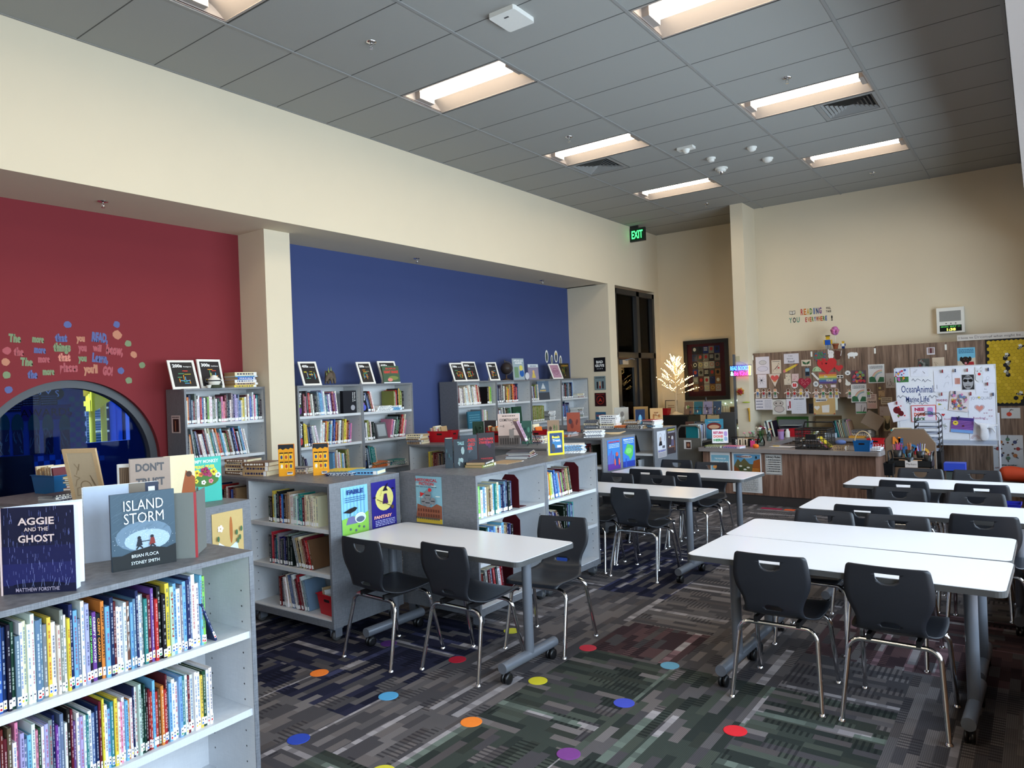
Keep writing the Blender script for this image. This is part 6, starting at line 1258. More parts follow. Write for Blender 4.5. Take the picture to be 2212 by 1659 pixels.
p = W1.M @ V((-W1.W / 2 - .0015, .075, 1.42)); poster('notice', p, (0, -1, 0) if False else (1, 0, 0), (0, 0, 1), .155, .165, (206, 188, 186), lambda S, w_, h: (S.rect(.18 * w_, .06 * h, .85 * w_, .8 * h, (50, 30, 28)), S.rect(.4 * w_, .1 * h, .52 * w_, .7 * h, (150, 96, 70)), S.marks(random.Random(2), .1 * w_, .84 * h, .9 * w_, .96 * h, 1, (60, 40, 44))), 'small pale notice with a dark picture on the tall bookcase side', 'notice')
# ---- four pictures on the alcove end wall
for x, z, w_, h, bg, art, lb in ((-.325, 1.935, .225, .245, (20, 20, 24), lambda S, w_, h: (S.text('BAD', .5 * w_, .6 * h, .24 * h, (226, 226, 224), bold=.06, fit=.6 * w_), S.text('GUYS', .5 * w_, .34 * h, .24 * h, (226, 226, 224), bold=.06, fit=.8 * w_), [S.disc((.28 + .15 * i) * w_, .2 * h, .04 * w_, (200, 200, 200), n=8) for i in range(4)]), 'black picture with white letters, topmost on the alcove end wall'),
        (-.33, 1.615, .22, .24, (110, 126, 130), lambda S, w_, h: (S.rect(.05 * w_, .05 * h, .95 * w_, .95 * h, (120, 138, 142)), S.marks(random.Random(3), .1 * w_, .82 * h, .9 * w_, .92 * h, 1, (40, 40, 50), .06 * h), S.rect(.2 * w_, .1 * h, .34 * w_, .6 * h, (40, 34, 40)), S.rect(.44 * w_, .1 * h, .56 * w_, .62 * h, (200, 160, 130)), S.rect(.44 * w_, .1 * h, .56 * w_, .3 * h, (150, 40, 40)), S.rect(.68 * w_, .1 * h, .84 * w_, .62 * h, (50, 44, 50))), 'grey picture with three figures, second on the alcove end wall'),
        (-.335, 1.33, .22, .235, (50, 18, 20), lambda S, w_, h: (S.rect(.04 * w_, .04 * h, .96 * w_, .96 * h, (46, 14, 16)), S.ring(.5 * w_, .47 * h, .32 * w_, .008, (170, 50, 36)), S.poly([(.3 * w_, .3 * h), (.5 * w_, .62 * h), (.7 * w_, .3 * h), (.5 * w_, .42 * h)], (170, 50, 36)), S.marks(random.Random(3), .15 * w_, .84 * h, .85 * w_, .93 * h, 1, (150, 40, 34), .05 * h)), 'dark red picture with a ring emblem, third on the alcove end wall'),
        (-.33, 1.03, .2, .2, (50, 96, 130), lambda S, w_, h: (S.text('NATE', .5 * w_, .6 * h, .26 * h, (170, 80, 70), bold=.06, fit=.8 * w_), S.disc(.5 * w_, .2 * h, .12 * w_, (200, 140, 90))), 'blue picture reading Nate, lowest on the alcove end wall')):
 poster('wall_picture', (x, 9.0885, z), (1, 0, 0), (0, 0, 1), w_, h, bg, art, lb, 'picture', th=.006)
# cut-out stickers on the blue wall near the alcove end (their figures left plain)
for i, (u, v, w_, h) in enumerate(((1181, 770, .07, .22), (1192, 777, .045, .17), (1201, 770, .08, .21), (1211, 780, .06, .20))):
 p = at(u, v, x=RX + .001); g = G(); S = Sheet(g, p, (0, 1, 0), (0, 0, 1), w_, h); S.disc(0, 0, w_ * .7, (226, 226, 222), h / 2, n=16); S.disc(0, -.01, w_ * .45, [(60, 72, 66), (90, 100, 90), (70, 76, 90), (120, 116, 100)][i], h * .36, n=12); S.disc(0, h * .22, w_ * .3, [(40, 60, 60), (60, 66, 60), (190, 160, 60), (90, 90, 90)][i], h * .12, n=12)
 tag(g.build('wall_sticker', None), ['white-edged sticker, widest of four, nearest the red wall', 'smallest white-edged sticker of four near the alcove corner', 'white-edged sticker with yellow top near the alcove corner', 'white-edged sticker closest to the alcove corner'][i], 'sticker', 'cut-out stickers on the blue wall')
# ---- lettering cut out of paper on the red wall
GR, PK, BL, OR = (122, 138, 104), (170, 84, 92), (88, 98, 150), (186, 126, 102)
WD = [('The', 31.5, 733, GR, 1), ('more', 82, 734, GR, .9), ('that', 132, 732, BL, 1), ('you', 174, 732, OR, .9), ('READ,', 215, 733, BL, 1.25), ('the', 40, 762, PK, 1), ('more', 86, 757, BL, .9), ('things', 134, 753, GR, 1.1), ('you', 178, 753, PK, 1), ('will', 209, 753, PK, .9), ('know,', 247, 760, PK, 1.3), ('The', 57, 784, GR, 1), ('more', 95, 777, PK, .9), ('that', 139, 774, (206, 130, 116), 1), ('you', 178, 775, GR, .9), ('Learn,', 216, 777, BL, 1.2), ('the', 70, 811, BL, 1), ('more', 105, 804, GR, .9), ('places', 149, 797, PK, 1.15), ("you'll", 196, 800, OR, 1.1), ('GO!', 232, 805, PK, 1.2)]
rows = ['top', 'second', 'third', 'lowest']; ri = 0
for k, (t_, u, v, c, s_) in enumerate(WD):
 if k in (5, 11, 16): ri += 1
 p = at(u, v, x=RX + .0012); g = G(); wpx_ = {'The': 30, 'more': 28, 'that': 29, 'you': 20, 'READ,': 38, 'the': 24, 'things': 41, 'will': 21, 'know,': 40, 'Learn,': 38, 'places': 42, "you'll": 33, 'GO!': 24}[t_]; wd_ = at(u + wpx_ / 2, v, x=RX).y - at(u - wpx_ / 2, v, x=RX).y
 S = Sheet(g, p, (0, 1, 0), (0, 0, 1), 1, 1); S.text(t_, 0, -.02, .085 * s_, c, bold=.075, fit=wd_ * .92, rot=-4 if u < 90 else -6 if u > 200 else 0)
 tag(g.build('word_decal', [mat('paper_%d' % k, c, .8, noise=.08)]), f'cut-out word {t_.strip(",!")}, {rows[ri]} line on the red wall, {cname(c)} paper', 'wall decal', 'cut-out words on the red wall')
DP = [(146, 701, BL, 'above the word that'), (252, 701, BL, 'above the large orange dot'), (253, 723, OR, 'largest, right after READ'), (277, 742, GR, 'just past the large orange dot'), (289, 766, OR, 'right of the word know'), (15, 758, PK, 'before the second line'), (12, 782, OR, 'before the third line'), (14, 810, GR, 'before the lowest line'), (19, 842, BL, 'lowest one, over the window ring'), (307, 789, GR, 'farthest towards the tall bookcase'), (261, 801, BL, 'right of the word GO'), (278, 822, GR, 'just over the window ring\'s shoulder')]
for i, (u, v, c, lb) in enumerate(DP):
 p = at(u, v, x=RX + .0012); r = .042 if i == 2 else .032; rng = random.Random(i); g = G(); S = Sheet(g, p, (0, 1, 0), (0, 0, 1), 1, 1); S.poly([(r * rng.uniform(.85, 1.1) * math.cos(2 * math.pi * q / 9), r * rng.uniform(.85, 1.1) * math.sin(2 * math.pi * q / 9)) for q in range(9)], c)
 tag(g.build('paper_dot', None), f'{cname(c)} paper dot on the red wall, {lb}', 'wall decal', 'paper dots on the red wall')
# ---- coloured spot markers on the carpet
SP = [(2.295, .907, (238, 126, 50), 'orange', 'at the near leg of the fable-table chair'), (2.92, .893, (84, 160, 206), 'light blue', 'between the orange floor dots'), (3.531, .895, (240, 132, 50), 'orange', 'farther from the bookcases, one step past the light blue dot'), (3.534, 1.509, (206, 196, 50), 'yellow', 'beside the poster table\'s end caster'), (2.902, 1.519, (176, 32, 52), 'red', 'between the two poster-table chairs'), (3.52, 2.116, (196, 48, 64), 'red', 'next to the chair that faces the viewer'), (2.884, 2.133, (190, 186, 56), 'yellow', 'under the poster table'), (2.294, 1.503, (84, 44, 110), 'purple', 'under the poster table in shade'), (4.102, 1.505, (64, 78, 186), 'blue', 'in the open walkway centre'), (4.099, 2.112, (100, 160, 190), 'light blue', 'in the walkway near the paired tables'), (2.899, .289, (44, 70, 170), 'blue', 'nearest the first bookcase'), (4.132, .885, (116, 60, 130), 'purple', 'at the green carpet tiles'), (4.711, 1.51, (216, 40, 52), 'red', 'before the nearest paired-table chair'), (3.495, .30, (206, 196, 60), 'yellow', 'cut by the photo\'s lower edge')]
for x, y, c, n_, lb in SP:
 g = G().lathe([(.057, .0004), (.057, .0022), (.054, .003)], col=c, n=32, smooth=False); o = g.build('floor_dot', [M['print']]); o.location = (x, y, 0); tag(o, f'{n_} carpet dot {lb}', 'floor marker', 'round carpet dots')
# ================================================================ north end: cabinets, desk, whiteboard
DY = 9.98
def cabinet_doors(t, xs, z0, z1, y0, y1, hinges=(), knob=None):
 for a, b in zip(xs, xs[1:]):
  d = G().box((a + .002, y0, z0 + .003), (b - .002, y0 + .02, z1 - .003)).build('door', [M['cabinet']], t)
  if knob: G().box(((a + b) / 2 - .05, y0 - .022, knob), ((a + b) / 2 + .05, y0 - .012, knob + .01)).build('handle', [M['silver']], d)
for k, xs in enumerate(((2.155, 2.62, 3.08), (3.08, 3.55, 3.985))):
 t = empty('wall_cabinet', (0, 0, 0), 0, ['walnut wall cabinet next to the stub column', 'walnut wall cabinet between the first one and the tall cupboards'][k], 'cabinet', 'walnut wall cabinets')
 G().box((xs[0] + .001, DY + .02, 1.375), (xs[-1] - .001, 10.338, 2.125)).build('body', [M['cabinet']], t); cabinet_doors(t, xs, 1.375, 2.125, DY, 0)
for k, xs in enumerate(((3.985, 4.43, 4.90), (4.90, 5.37, 5.84))):
 t = empty('tall_cupboard', (0, 0, 0), 0, ['full-height walnut cupboard behind the whiteboard', 'full-height walnut cupboard under the honeycomb board'][k], 'cupboard', 'tall walnut cupboards')
 G().box((xs[0] + .001, DY + .02, .1), (xs[-1] - .001, 10.338, 2.135)).build('body', [M['cabinet']], t); G().box((xs[0], DY + .06, 0), (xs[-1], 10.3, .1)).build('plinth', [M['base']], t); cabinet_doors(t, xs, .1, 2.135, DY, 0)
for i, (u, v) in enumerate(((1626, 773), (1753, 765), (1890, 758), (2043, 750))):
 p = at(u, v, y=DY); G().box((p.x - .012, DY - .004, p.z - .04), (p.x + .012, DY, p.z + .04)).build('hinge_plate', [M['white']]); tag(bpy.data.objects['hinge_plate' + ('.%03d' % i if i else '')], ['white hinge plate beside the stub column', 'white hinge plate over the cut-out heart', 'white hinge plate at the middle cabinet joint', 'white hinge plate over the whiteboard'][i], 'hinge', 'white hinge plates')
t = empty('base_cabinet', (0, 0, 0), 0, 'low walnut base cabinet along the back wall under the papers', 'cabinet')
G().box((2.16, 9.78, .1), (3.98, 10.338, .72)).build('body', [M['cabinet']], t); G().box((2.18, 9.84, 0), (3.98, 10.3, .1)).build('plinth', [M['base']], t)
for i in range(4): cabinet_doors(t, (2.16 + i * .455, 2.16 + (i + 1) * .455), .1, .72, 9.76, 0, knob=.64)
tag(G().box((2.156, 9.70, .722), (3.983, 10.338, .77)).build('back_worktop', [M['counter']]), 'grey worktop on the low base cabinets at the back wall', 'worktop')
# checkout desk
DM = Matrix.Translation((3.17, 7.83, 0)) @ Matrix.Rotation(R(-3.0), 4, 'Z')
t = empty('checkout_desk', (3.17, 7.83, 0), R(-3), 'long walnut-fronted checkout desk with a grey counter', 'desk')
G().prism(round_rect(-1.19, 0, 1.2, .80, .04), .712, .762).prism(round_rect(-1.19, .79, -.45, 1.85, .02), .713, .761).build('counter', [M['counter']], t)
G().box((-1.13, .06, .13), (1.13, .09, .712)).build('front_panel', [M['desk']], t); G().box((-1.13, .07, 0), (1.12, .10, .13)).build('base_trim', [M['base']], t)
for x in (-1.13, 1.10): G().box((x, .09, 0), (x + .03, .76, .712)).build('end_panel', [M['desk']], t)
G().box((-1.13, 1.8, 0), (-.5, 1.83, .712)).build('end_panel', [M['desk']], t)
def dp(u, v, z=.762): q = at(u, v, z=z); return q
# papers taped on the desk front
rng = random.Random(77)
dr = DM.to_3x3() @ V((1, 0, 0))
def desk_poster(x0, z0, w_, h, bg, art, label): p = DM @ V((x0, .0585, z0)); poster('desk_poster', p, dr, (0, 0, 1), w_, h, bg, art, label)
def pit(S, w_, h):
 y0 = .47 * h; S.rect(.06 * w_, y0, .96 * w_, .96 * h, (96, 150, 186)); S.disc(.5 * w_, .9 * h, .2 * w_, (225, 232, 236), .04 * h)
 S.poly([(.06 * w_, .66 * h), (.2 * w_, .84 * h), (.3 * w_, .76 * h), (.42 * w_, .86 * h), (.6 * w_, .72 * h), (.96 * w_, .7 * h), (.96 * w_, y0), (.06 * w_, y0)], (98, 92, 60)); S.poly([(.66 * w_, y0), (.96 * w_, y0), (.96 * w_, .86 * h), (.74 * w_, .8 * h), (.7 * w_, .66 * h)], (150, 84, 40)); S.poly([(.06 * w_, y0), (.3 * w_, y0), (.2 * w_, .6 * h), (.06 * w_, .66 * h)], (130, 74, 40))
 for _ in range(14): S.disc(rng.uniform(.25, .65) * w_, rng.uniform(.5, .66) * h, .05 * w_, (70, 80, 50), .02 * h)
 for x, y in ((.3, .66), (.45, .58), (.56, .63)): S.disc(x * w_, y * h, .055 * w_, (220, 222, 210), .02 * h)
 S.marks(rng, .7 * w_, .5 * h, .93 * w_, .62 * h, 4, (220, 150, 60)); S.rect(.82 * w_, .86 * h, .86 * w_, .92 * h, (20, 20, 24)); S.text('THE LEARNING PIT', .42 * w_, .885 * h, .05 * h, (150, 84, 50), bold=.04, fit=.52 * w_)
 for i in range(7): S.rect(.1 * w_, (.04 + .055 * i) * h, .9 * w_, (.043 + .055 * i) * h, (130, 130, 130))
 for i in range(6): S.rect((.1 + .16 * i) * w_, .04 * h, (.103 + .16 * i) * w_, .37 * h, (130, 130, 130))
 S.marks(rng, .12 * w_, .05 * h, .88 * w_, .37 * h, 12, (150, 150, 150))
desk_poster(-1.02, .40, .29, .305, (226, 226, 226), lambda S, w_, h: (S.rect(.05 * w_, .0, .95 * w_, .86 * h, (130, 180, 200)), S.text('THE POWER OF', .5 * w_, .66 * h, .1 * h, (230, 236, 236), bold=.03, fit=.56 * w_), S.text('LEARNING OUT LOUD', .5 * w_, .52 * h, .1 * h, (230, 236, 236), bold=.03, fit=.84 * w_), S.disc(.3 * w_, .3 * h, .18 * w_, (226, 150, 80), .08 * h), S.disc(.68 * w_, .3 * h, .22 * w_, (226, 120, 120), .08 * h)), 'pale blue talk poster at the desk front\'s column end')
desk_poster(-.70, .16, .41, .545, (222, 222, 222), pit, 'tall mountain-scene learning poster on the desk front')
desk_poster(-.24, .42, .225, .275, (200, 198, 194), lambda S, w_, h: (S.ring(.5 * w_, .5 * h, .001, .001, (60, 60, 60)), S.line([(.03 * w_, .03 * h), (.97 * w_, .03 * h), (.97 * w_, .97 * h), (.03 * w_, .97 * h), (.03 * w_, .03 * h)], .004, (40, 40, 40)), S.text('Library Rules', .5 * w_, .82 * h, .14 * h, (30, 30, 34), bold=.03, fit=.84 * w_), [S.text(c, .1 * w_, (.68 - .11 * i) * h, .09 * h, (30, 30, 34), 'l', .02) for i, c in enumerate('LISTEN')], S.marks(rng, .2 * w_, .12 * h, .92 * w_, .78 * h, 6, (70, 70, 74))), 'white Library Rules sheet on the desk front')
# rugs at the desk foot
tag(G().prism(round_rect(2.93, 7.62, 3.20, 7.72, .01), 0, .003, (150, 40, 70)).build('floor_mat', [M['print']]), 'dark pink foot mat before the desk', 'mat'); tag(G().prism(round_rect(3.23, 7.62, 3.36, 7.72, .01), 0, .003, (214, 92, 50)).build('floor_mat', [M['print']]), 'orange foot mat before the desk', 'mat')
# ---- on the desk
def wm(o, x, y, z=.762, rz=0): o.matrix_world = DM @ Matrix.Translation((x, y, z)) @ Matrix.Rotation(R(rz), 4, 'Z'); return o
t = wm(empty('milk_crate', label='black plastic lattice crate full of books on the desk', cat='crate'), .145, .14)
def lattice(p0, dx, dz, n, m_, th=.009):
 g = G(); p0 = V(p0); dx = V(dx); dz = V(dz)
 for i in range(n + 1): g.tube([p0 + dx * i / n, p0 + dx * i / n + dz], th * .5, n=4)
 for j in (0, m_): g.tube([p0 + dz * j / m_, p0 + dz * j / m_ + dx], th * 1.3, n=4)
 for j in range(1, m_): g.tube([p0 + dz * j / m_, p0 + dz * j / m_ + dx], th * .5, n=4)
 return g
W_, D_, H_ = .40, .36, .27
for p0, dx, n in (((0, 0, .01), (W_, 0, 0), 9), ((0, D_, .01), (W_, 0, 0), 9), ((0, 0, .01), (0, D_, 0), 8), ((W_, 0, .01), (0, D_, 0), 8)): lattice(p0, dx, (0, 0, H_ - .02), n, 4).build('side', [M['black']], t)
G().box((0, 0, 0), (W_, D_, .012)).build('base', [M['black']], t)
g = G().tube([(.0, D_, H_), (.02, D_, H_ + .07), (.38, D_, H_ + .07), (.40, D_, H_)], .012, n=6); g.build('rim_handle', [M['black']], t); G().box((.14, -.008, .13), (.26, 0, .20)).build('label_plate', [M['black']], t)
for i, (x, z, a, c) in enumerate(((.03, .09, 28, 'tan'), (.05, .115, 28, 'olive'), (.24, .14, -40, 'yellow'), (.26, .10, -40, 'pink'), (.06, .03, 0, 'charcoal'))):
 b_ = book_plain('crate_book', rng, .02, .2, .15, PAL[c], (90, 80, 60), WHITE); b_.matrix_world = t.matrix_world @ Matrix.Translation((x, .12, z)) @ Matrix.Rotation(R(90 - a), 4, 'Y') @ Matrix.Translation((-.02, 0, 0)); tag(b_, f'{c} book inside the black crate, {ordn(i + 1)} from the top', 'book', 'books in the black crate')
p = DM @ V((.70, .18, .763)); pile('paperback', tuple(p), 0, same(3, .17, .12, .02, 'tan brown', 'cream', 31), 'the brown paperbacks between crate and blue basket', None)
o = G().ball((0, 0, .04), .055, (90, 110, 160), sq=(1.25, .9, .6)).build('cloth_pouch', [M['print']]); wm(o, .70, .18, .822); tag(o, 'blue cloth pouch on top of the brown paperbacks', 'pouch')
def basket(x, y, rz, col, label, handle):
 p = DM @ V((x, y, .762)); o = bin_((p.x, p.y, p.z), rz - 3, .17, .13, .13, col, label, None, True)
 if handle: G().tube([(.095 * math.cos(R(a)), 0, .12 + .13 * math.sin(R(a))) for a in range(0, 181, 15)], .006, (206, 176, 130), n=8).build('handle', [M['print']], o)
 return o
basket(.98, .12, 0, (24, 88, 146), 'blue basket with a bamboo handle on the desk', True); basket(1.05, .50, 0, (180, 28, 34), 'red plastic basket behind the blue basket', False)
t = wm(empty('wire_tray', label='clear wire letter tray with papers at the desk\'s free end', cat='tray'), 1.02, .06, rz=3)
g = G()
for z in (.02, .07):
 g.tube([(0, 0, z), (.2 - .03, 0, z), (.2 - .03, .28, z), (0, .28, z)], .0025, n=5, closed=True)
for i in range(6): g.tube([(.03 * i + .01, 0, .07), (.03 * i + .01, 0, .005), (.03 * i + .01, .28, .005), (.03 * i + .01, .28, .07)], .0018, n=4)
g.build('wire', [M['chrome']], t); G().box((.01, .01, .006), (.16, .27, .04), (225, 222, 226)).build('paper_stack', None, t)
# sign, books, calendar
def rsign(S, w_, h):
 S.rect(0, 0, w_, h, (232, 230, 236))
 for i, (tt, c) in enumerate((('RETURN', (190, 60, 110)), ('DOHS', (226, 120, 120)), ('HERE', (90, 160, 110)))): S.text(tt, .38 * w_, (.68 - .27 * i) * h, .24 * h, c, bold=.06, fit=.6 * w_)
 S.poly(round_rect(.74 * w_, .5 * h, .94 * w_, .86 * h, .02), (176, 150, 210)); S.poly(round_rect(.74 * w_, .16 * h, .94 * w_, .46 * h, .02), (150, 180, 220))
p = DM @ V((-1.07, .24, .80)); board_frame('desk_sign', tuple(p), 20, .24, .22, 18, .008, (30, 30, 34), rsign, 'white tilted sign with pink and green letters on the desk', 'sign')
p = DM @ V((-.98, .14, .763)); pile('picture_paperback', tuple(p), 10, [(.26, .19, .016, 'charcoal', 'grey'), (.25, .2, .012, 'olive', 'tan')], 'the pair under the pink-lettered sign', None)
p = DM @ V((-.69, .12, .763)); pile('picture_paperback', tuple(p), -4, [(.26, .17, .02, 'lavender', 'white'), (.24, .17, .008, 'pink', 'white')], 'the pair between sign and pumpkin', None)
t = wm(empty('block_calendar', label='black wire block calendar showing May 11', cat='calendar'), -.80, .33, rz=8); g = G()
for z in (.0, .125): g.tube([(-.02, 0, z + .003), (.30, 0, z + .003), (.30, .07, z + .003), (-.02, .07, z + .003)], .004, n=5, closed=True)
for x in (-.02, .30): g.tube([(x, 0, 0), (x, 0, .128)], .004, n=5).tube([(x, .07, 0), (x, .07, .128)], .004, n=5)
g.build('wire_holder', [M['black']], t)
for x, tx, bgc, tc in ((.0, 'MAY', (24, 24, 26), (235, 235, 230)), (.075, '1', (214, 196, 170), (20, 20, 20)), (.15, '1', (214, 196, 170), (20, 20, 20)), (.225, 'MON', (24, 24, 26), (235, 235, 230))):
 g = G().box((x, .006, .008), (x + .064, .064, .108), bgc); S = Sheet(g, (x, .0052, .008), (1, 0, 0), (0, 0, 1), .064, .1)
 if len(tx) > 1: S.text(tx, .044, .09, .034, tc, 'l', .03, rot=-90, fit=.08)
 else: S.text(tx, .032, .018, .095, tc, bold=.05)
 g.build('block', None, t)
# flowers
def flowers(t, cx, cz, R_, cols, n, r, seed):
 rr = random.Random(seed); g = G(); gs = G()
 for _ in range(n):
  a, b = rr.uniform(0, 6.28), rr.uniform(0, 1); q = (R_ * b * math.cos(a), R_ * b * math.sin(a), cz + rr.uniform(0, .5) * R_)
  c = rr.choice(cols)
  for k in range(6): g.ball((q[0] + r * .7 * math.cos(k * 1.05), q[1] + r * .7 * math.sin(k * 1.05), q[2]), r * .5, jit(rr, c), n=6)
  g.ball((q[0], q[1], q[2] + r * .3), r * .6, jit(rr, c), n=6); gs.tube([(q[0] * .2, q[1] * .2, cz * .25), q], .0025, (60, 100, 50), n=4)
 g.build('blossoms', None, t); gs.build('stems', None, t)
t = wm(empty('flower_pot', label='pink flowers in a tan and pink pot on the desk', cat='plant'), -.60, .48); G().lathe([(.05, 0), (.062, .06), (.07, .12), (.064, .118), (.045, .01)], col=(190, 90, 100), n=20).lathe([(.0625, .06), (.0708, .122)], col=(196, 152, 106), n=20).build('pot', None, t); flowers(t, 0, .16, .085, [(214, 120, 140), (226, 150, 160), (186, 214, 190)], 12, .018, 3)
t = wm(empty('flower_vase', label='glass vase with white and maroon flowers on the desk', cat='vase'), -.46, .52); M['vase'] = glass('vase_glass', (210, 225, 225), .02, .3)
G().lathe([(.05, .0), (.06, .05), (.045, .1), (.03, .13), (.045, .17)], n=20).build('vase', [M['vase']], t); flowers(t, 0, .22, .11, [(120, 24, 50), (226, 220, 214), (110, 20, 40), (235, 230, 225)], 16, .022, 4)
t = wm(empty('toy_pumpkin', label='small orange smiling toy pumpkin at the desk edge', cat='toy'), -.40, .17); g = G()
for k in range(8): g.ball((.018 * math.cos(k * .785), .018 * math.sin(k * .785), .026), .028, (232, 112, 40), n=8)
g.build('body', None, t); g = G().ball((-.012, -.045, .03), .004, (20, 20, 20), n=6).ball((.012, -.045, .03), .004, (20, 20, 20), n=6); g.build('eyes', None, t)
t = wm(empty('gift_bag', label='pink open gift card behind the pumpkin', cat='card'), -.52, .28); G().add([(0, 0, 0), (.06, .02, 0), (.06, .02, .09), (0, 0, .09), (-.02, .07, 0), (-.02, .07, .09), (.003, .003, 0), (.003, .003, .09)], [(0, 1, 2, 3), (0, 3, 5, 4)], (200, 60, 110)).build('card', None, t)
for i, (x, y, w_, d_, c, lb) in enumerate(((-.12, .42, .30, .21, (228, 226, 232), 'white open papers lying before the crate'), (-.10, .56, .22, .28, (40, 40, 44), 'dark folder under the white papers'), (-.2, .40, .08, .06, (232, 190, 40), 'yellow sticky notes on the white papers'))):
 o = G().box((-w_ / 2, -d_ / 2, 0), (w_ / 2, d_ / 2, .004), c).build('paper', None); wm(o, x, y, .7625 + (.005 if i == 2 else 0 if i else .0045 * 0) + (.0045 if i == 0 else 0) + (.004 if i == 2 else 0), 12 * i - 8); tag(o, lb, 'paper')
 if i == 0: o.matrix_world = o.matrix_world @ Matrix.Translation((.02, -.03, 0))
t = wm(empty('tumbler', label='lilac plastic tumbler on the desk return', cat='cup'), -.55, 1.62); G().lathe([(.04, 0), (.05, .15), (.047, .15), (.037, .005)], col=(150, 120, 170), n=20).build('cup', [M['gloss']], t); G().lathe([(.046, .10), (.051, .152)], col=(170, 90, 120)).build('band', [M['gloss']], t)
t = wm(empty('sanitizer_bottle', label='clear pump bottle on the desk return', cat='bottle'), -.62, 1.30); G().lathe([(.035, 0), (.035, .1), (.015, .12), (.015, .14)], n=16).build('bottle', [M['vase']], t); G().lathe([(.012, .14), (.012, .16)]).tube([(0, 0, .16), (0, 0, .18), (.04, 0, .178)], .006, (230, 200, 80), n=6).build('pump', None, t)
t = wm(empty('stapler', label='dark red stapler on the desk return', cat='stapler'), -.72, 1.0, rz=20); G().box((-.08, -.02, 0), (.08, .02, .015), (40, 20, 20)).build('base', None, t); G().box((-.08, -.015, .03), (.07, .015, .05), (150, 24, 34)).build('top', None, t)
# desk chairs behind
t = empty('task_chair', (2.15, 9.05, 0), R(170), 'grey high-backed task chair with handwriting notes behind the desk', 'chair')
G().box((-.12, -.23, .44), (.12, .23, .50)).build('seat', [M['rub']], t); g = G(); g.prism([(-.13, .2), (.13, .2), (.13, .25), (-.13, .25)], .6, 1.22).build('backrest', [M['rub']], t); G().lathe([(.03, .08), (.03, .44)]).box((-.2, -.03, .03), (.2, .03, .08)).build('pedestal', [M['black']], t)
t = empty('monitor', (1.72, 9.35, 0), R(0), 'dark blue-black screen back standing near the stub column', 'screen'); G().box((-.12, 0, .72), (.16, .03, 1.0), (28, 32, 52)).build('housing', None, t); G().box((-.02, .0, 0), (.04, .04, .72)).box((-.12, -.08, 0), (.14, .12, .03)).build('stand', [M['black']], t)
# things on the back worktop
def bw(x, y): return (x, y, .771)
for i, (x, w_, h, c, lb) in enumerate(((2.42, .50, .30, (66, 104, 50), 'green board standing behind the paper trays'), (3.02, .40, .31, (120, 98, 66), 'tan patterned frame standing on the back worktop'))):
 o = empty('standing_board', bw(x, 10.24), 0, lb, 'board'); o.rotation_euler[0] = R(-7); g = G().box((0, 0, 0), (w_, .012, h), c); Sheet(g, (0, -.0004, 0), (1, 0, 0), (0, 0, 1), w_, h).rect(.05 * w_, .05 * h, .95 * w_, .84 * h, [(120, 120, 120), (150, 130, 96)][i]); g.build('board', None, o)
for x, cols, lb, n_ in ((2.38, 'white grey pink steel_blue white black', 'slanted files near the green board', 12), (3.42, 'tan maroon cream grey navy teal', 'slanted folders on the back worktop', 12), (3.56, 'white pink tan grey navy', 'upright folders beside the paper heap', 8)):
 xx = x; r_ = random.Random(int(x * 100))
 for k in range(n_):
  t_ = r_.uniform(.008, .013); c = jit(r_, PAL[r_.choice(cols.split()).replace('_', ' ')]); o = G().box((0, 0, 0), (t_, .26, r_.uniform(.22, .28)), c).build('file_folder'); o.matrix_world = Matrix.Translation(bw(xx, 9.86)) @ Matrix.Rotation(R(-12), 4, 'Y'); xx += t_ + .0015; tag(o, f'{cname(c)} folder, {ordn(k + 1)} of the {lb}', 'folder', lb)
for k in range(6): o = G().box((0, 0, 0), (.28, .24, .006), jit(rng, (170, 176, 186) if k % 2 else (40, 44, 52))).build('letter_tray'); o.location = bw(2.56, 9.95); o.location.z += .02 + .03 * k; tag(o, f'flat tray {["lowest", "second", "third", "fourth", "fifth", "topmost"][k]} of the dark tray stack on the back worktop', 'tray', 'dark tray stack')
pile('binder', bw(3.78, 9.98), -8, same(5, .30, .24, .022, 'cream steel_blue grey black white', 'white', 41), 'the messy heap on the back worktop', None)
o = G().box((-.13, -.01, 0), (.13, .02, .22), (150, 134, 120)).build('photo_box'); o.matrix_world = Matrix.Translation((3.88, 9.86, .93)) @ Matrix.Rotation(R(32), 4, 'Y'); tag(o, 'tan photo box tilted on the messy paper heap', 'box')
tag(G().box((2.72, 9.86, .771), (3.02, 9.98, .90), (170, 24, 36)).build('red_tray_box'), 'red box on the back worktop behind the crate', 'box')
tag(G().lathe([(.035, 0), (.035, .09), (.02, .11), (.02, .13)], (2.72, 9.78, .771), (220, 220, 214)).build('glue_bottle'), 'small white glue bottle on the back worktop', 'bottle')
o = G().prism(round_rect(-.08, -.05, .08, .05, .02), 0, .07, (196, 206, 220)).build('tissue_packet'); o.location = bw(3.36, 9.78); tag(o, 'pale blue tissue packet beside the slanted folders', 'packet')
tag(G().prism(round_rect(3.62, 9.72, 3.84, 9.9, .01), .771, .80, (206, 150, 60)).build('envelope_stack'), 'yellow-orange envelopes under the paper heap', 'envelopes')
bin_((4.18, 9.5, .0), 0, .25, .2, .3, (226, 186, 50), 'yellow bin between desk and tan panel', None, False)
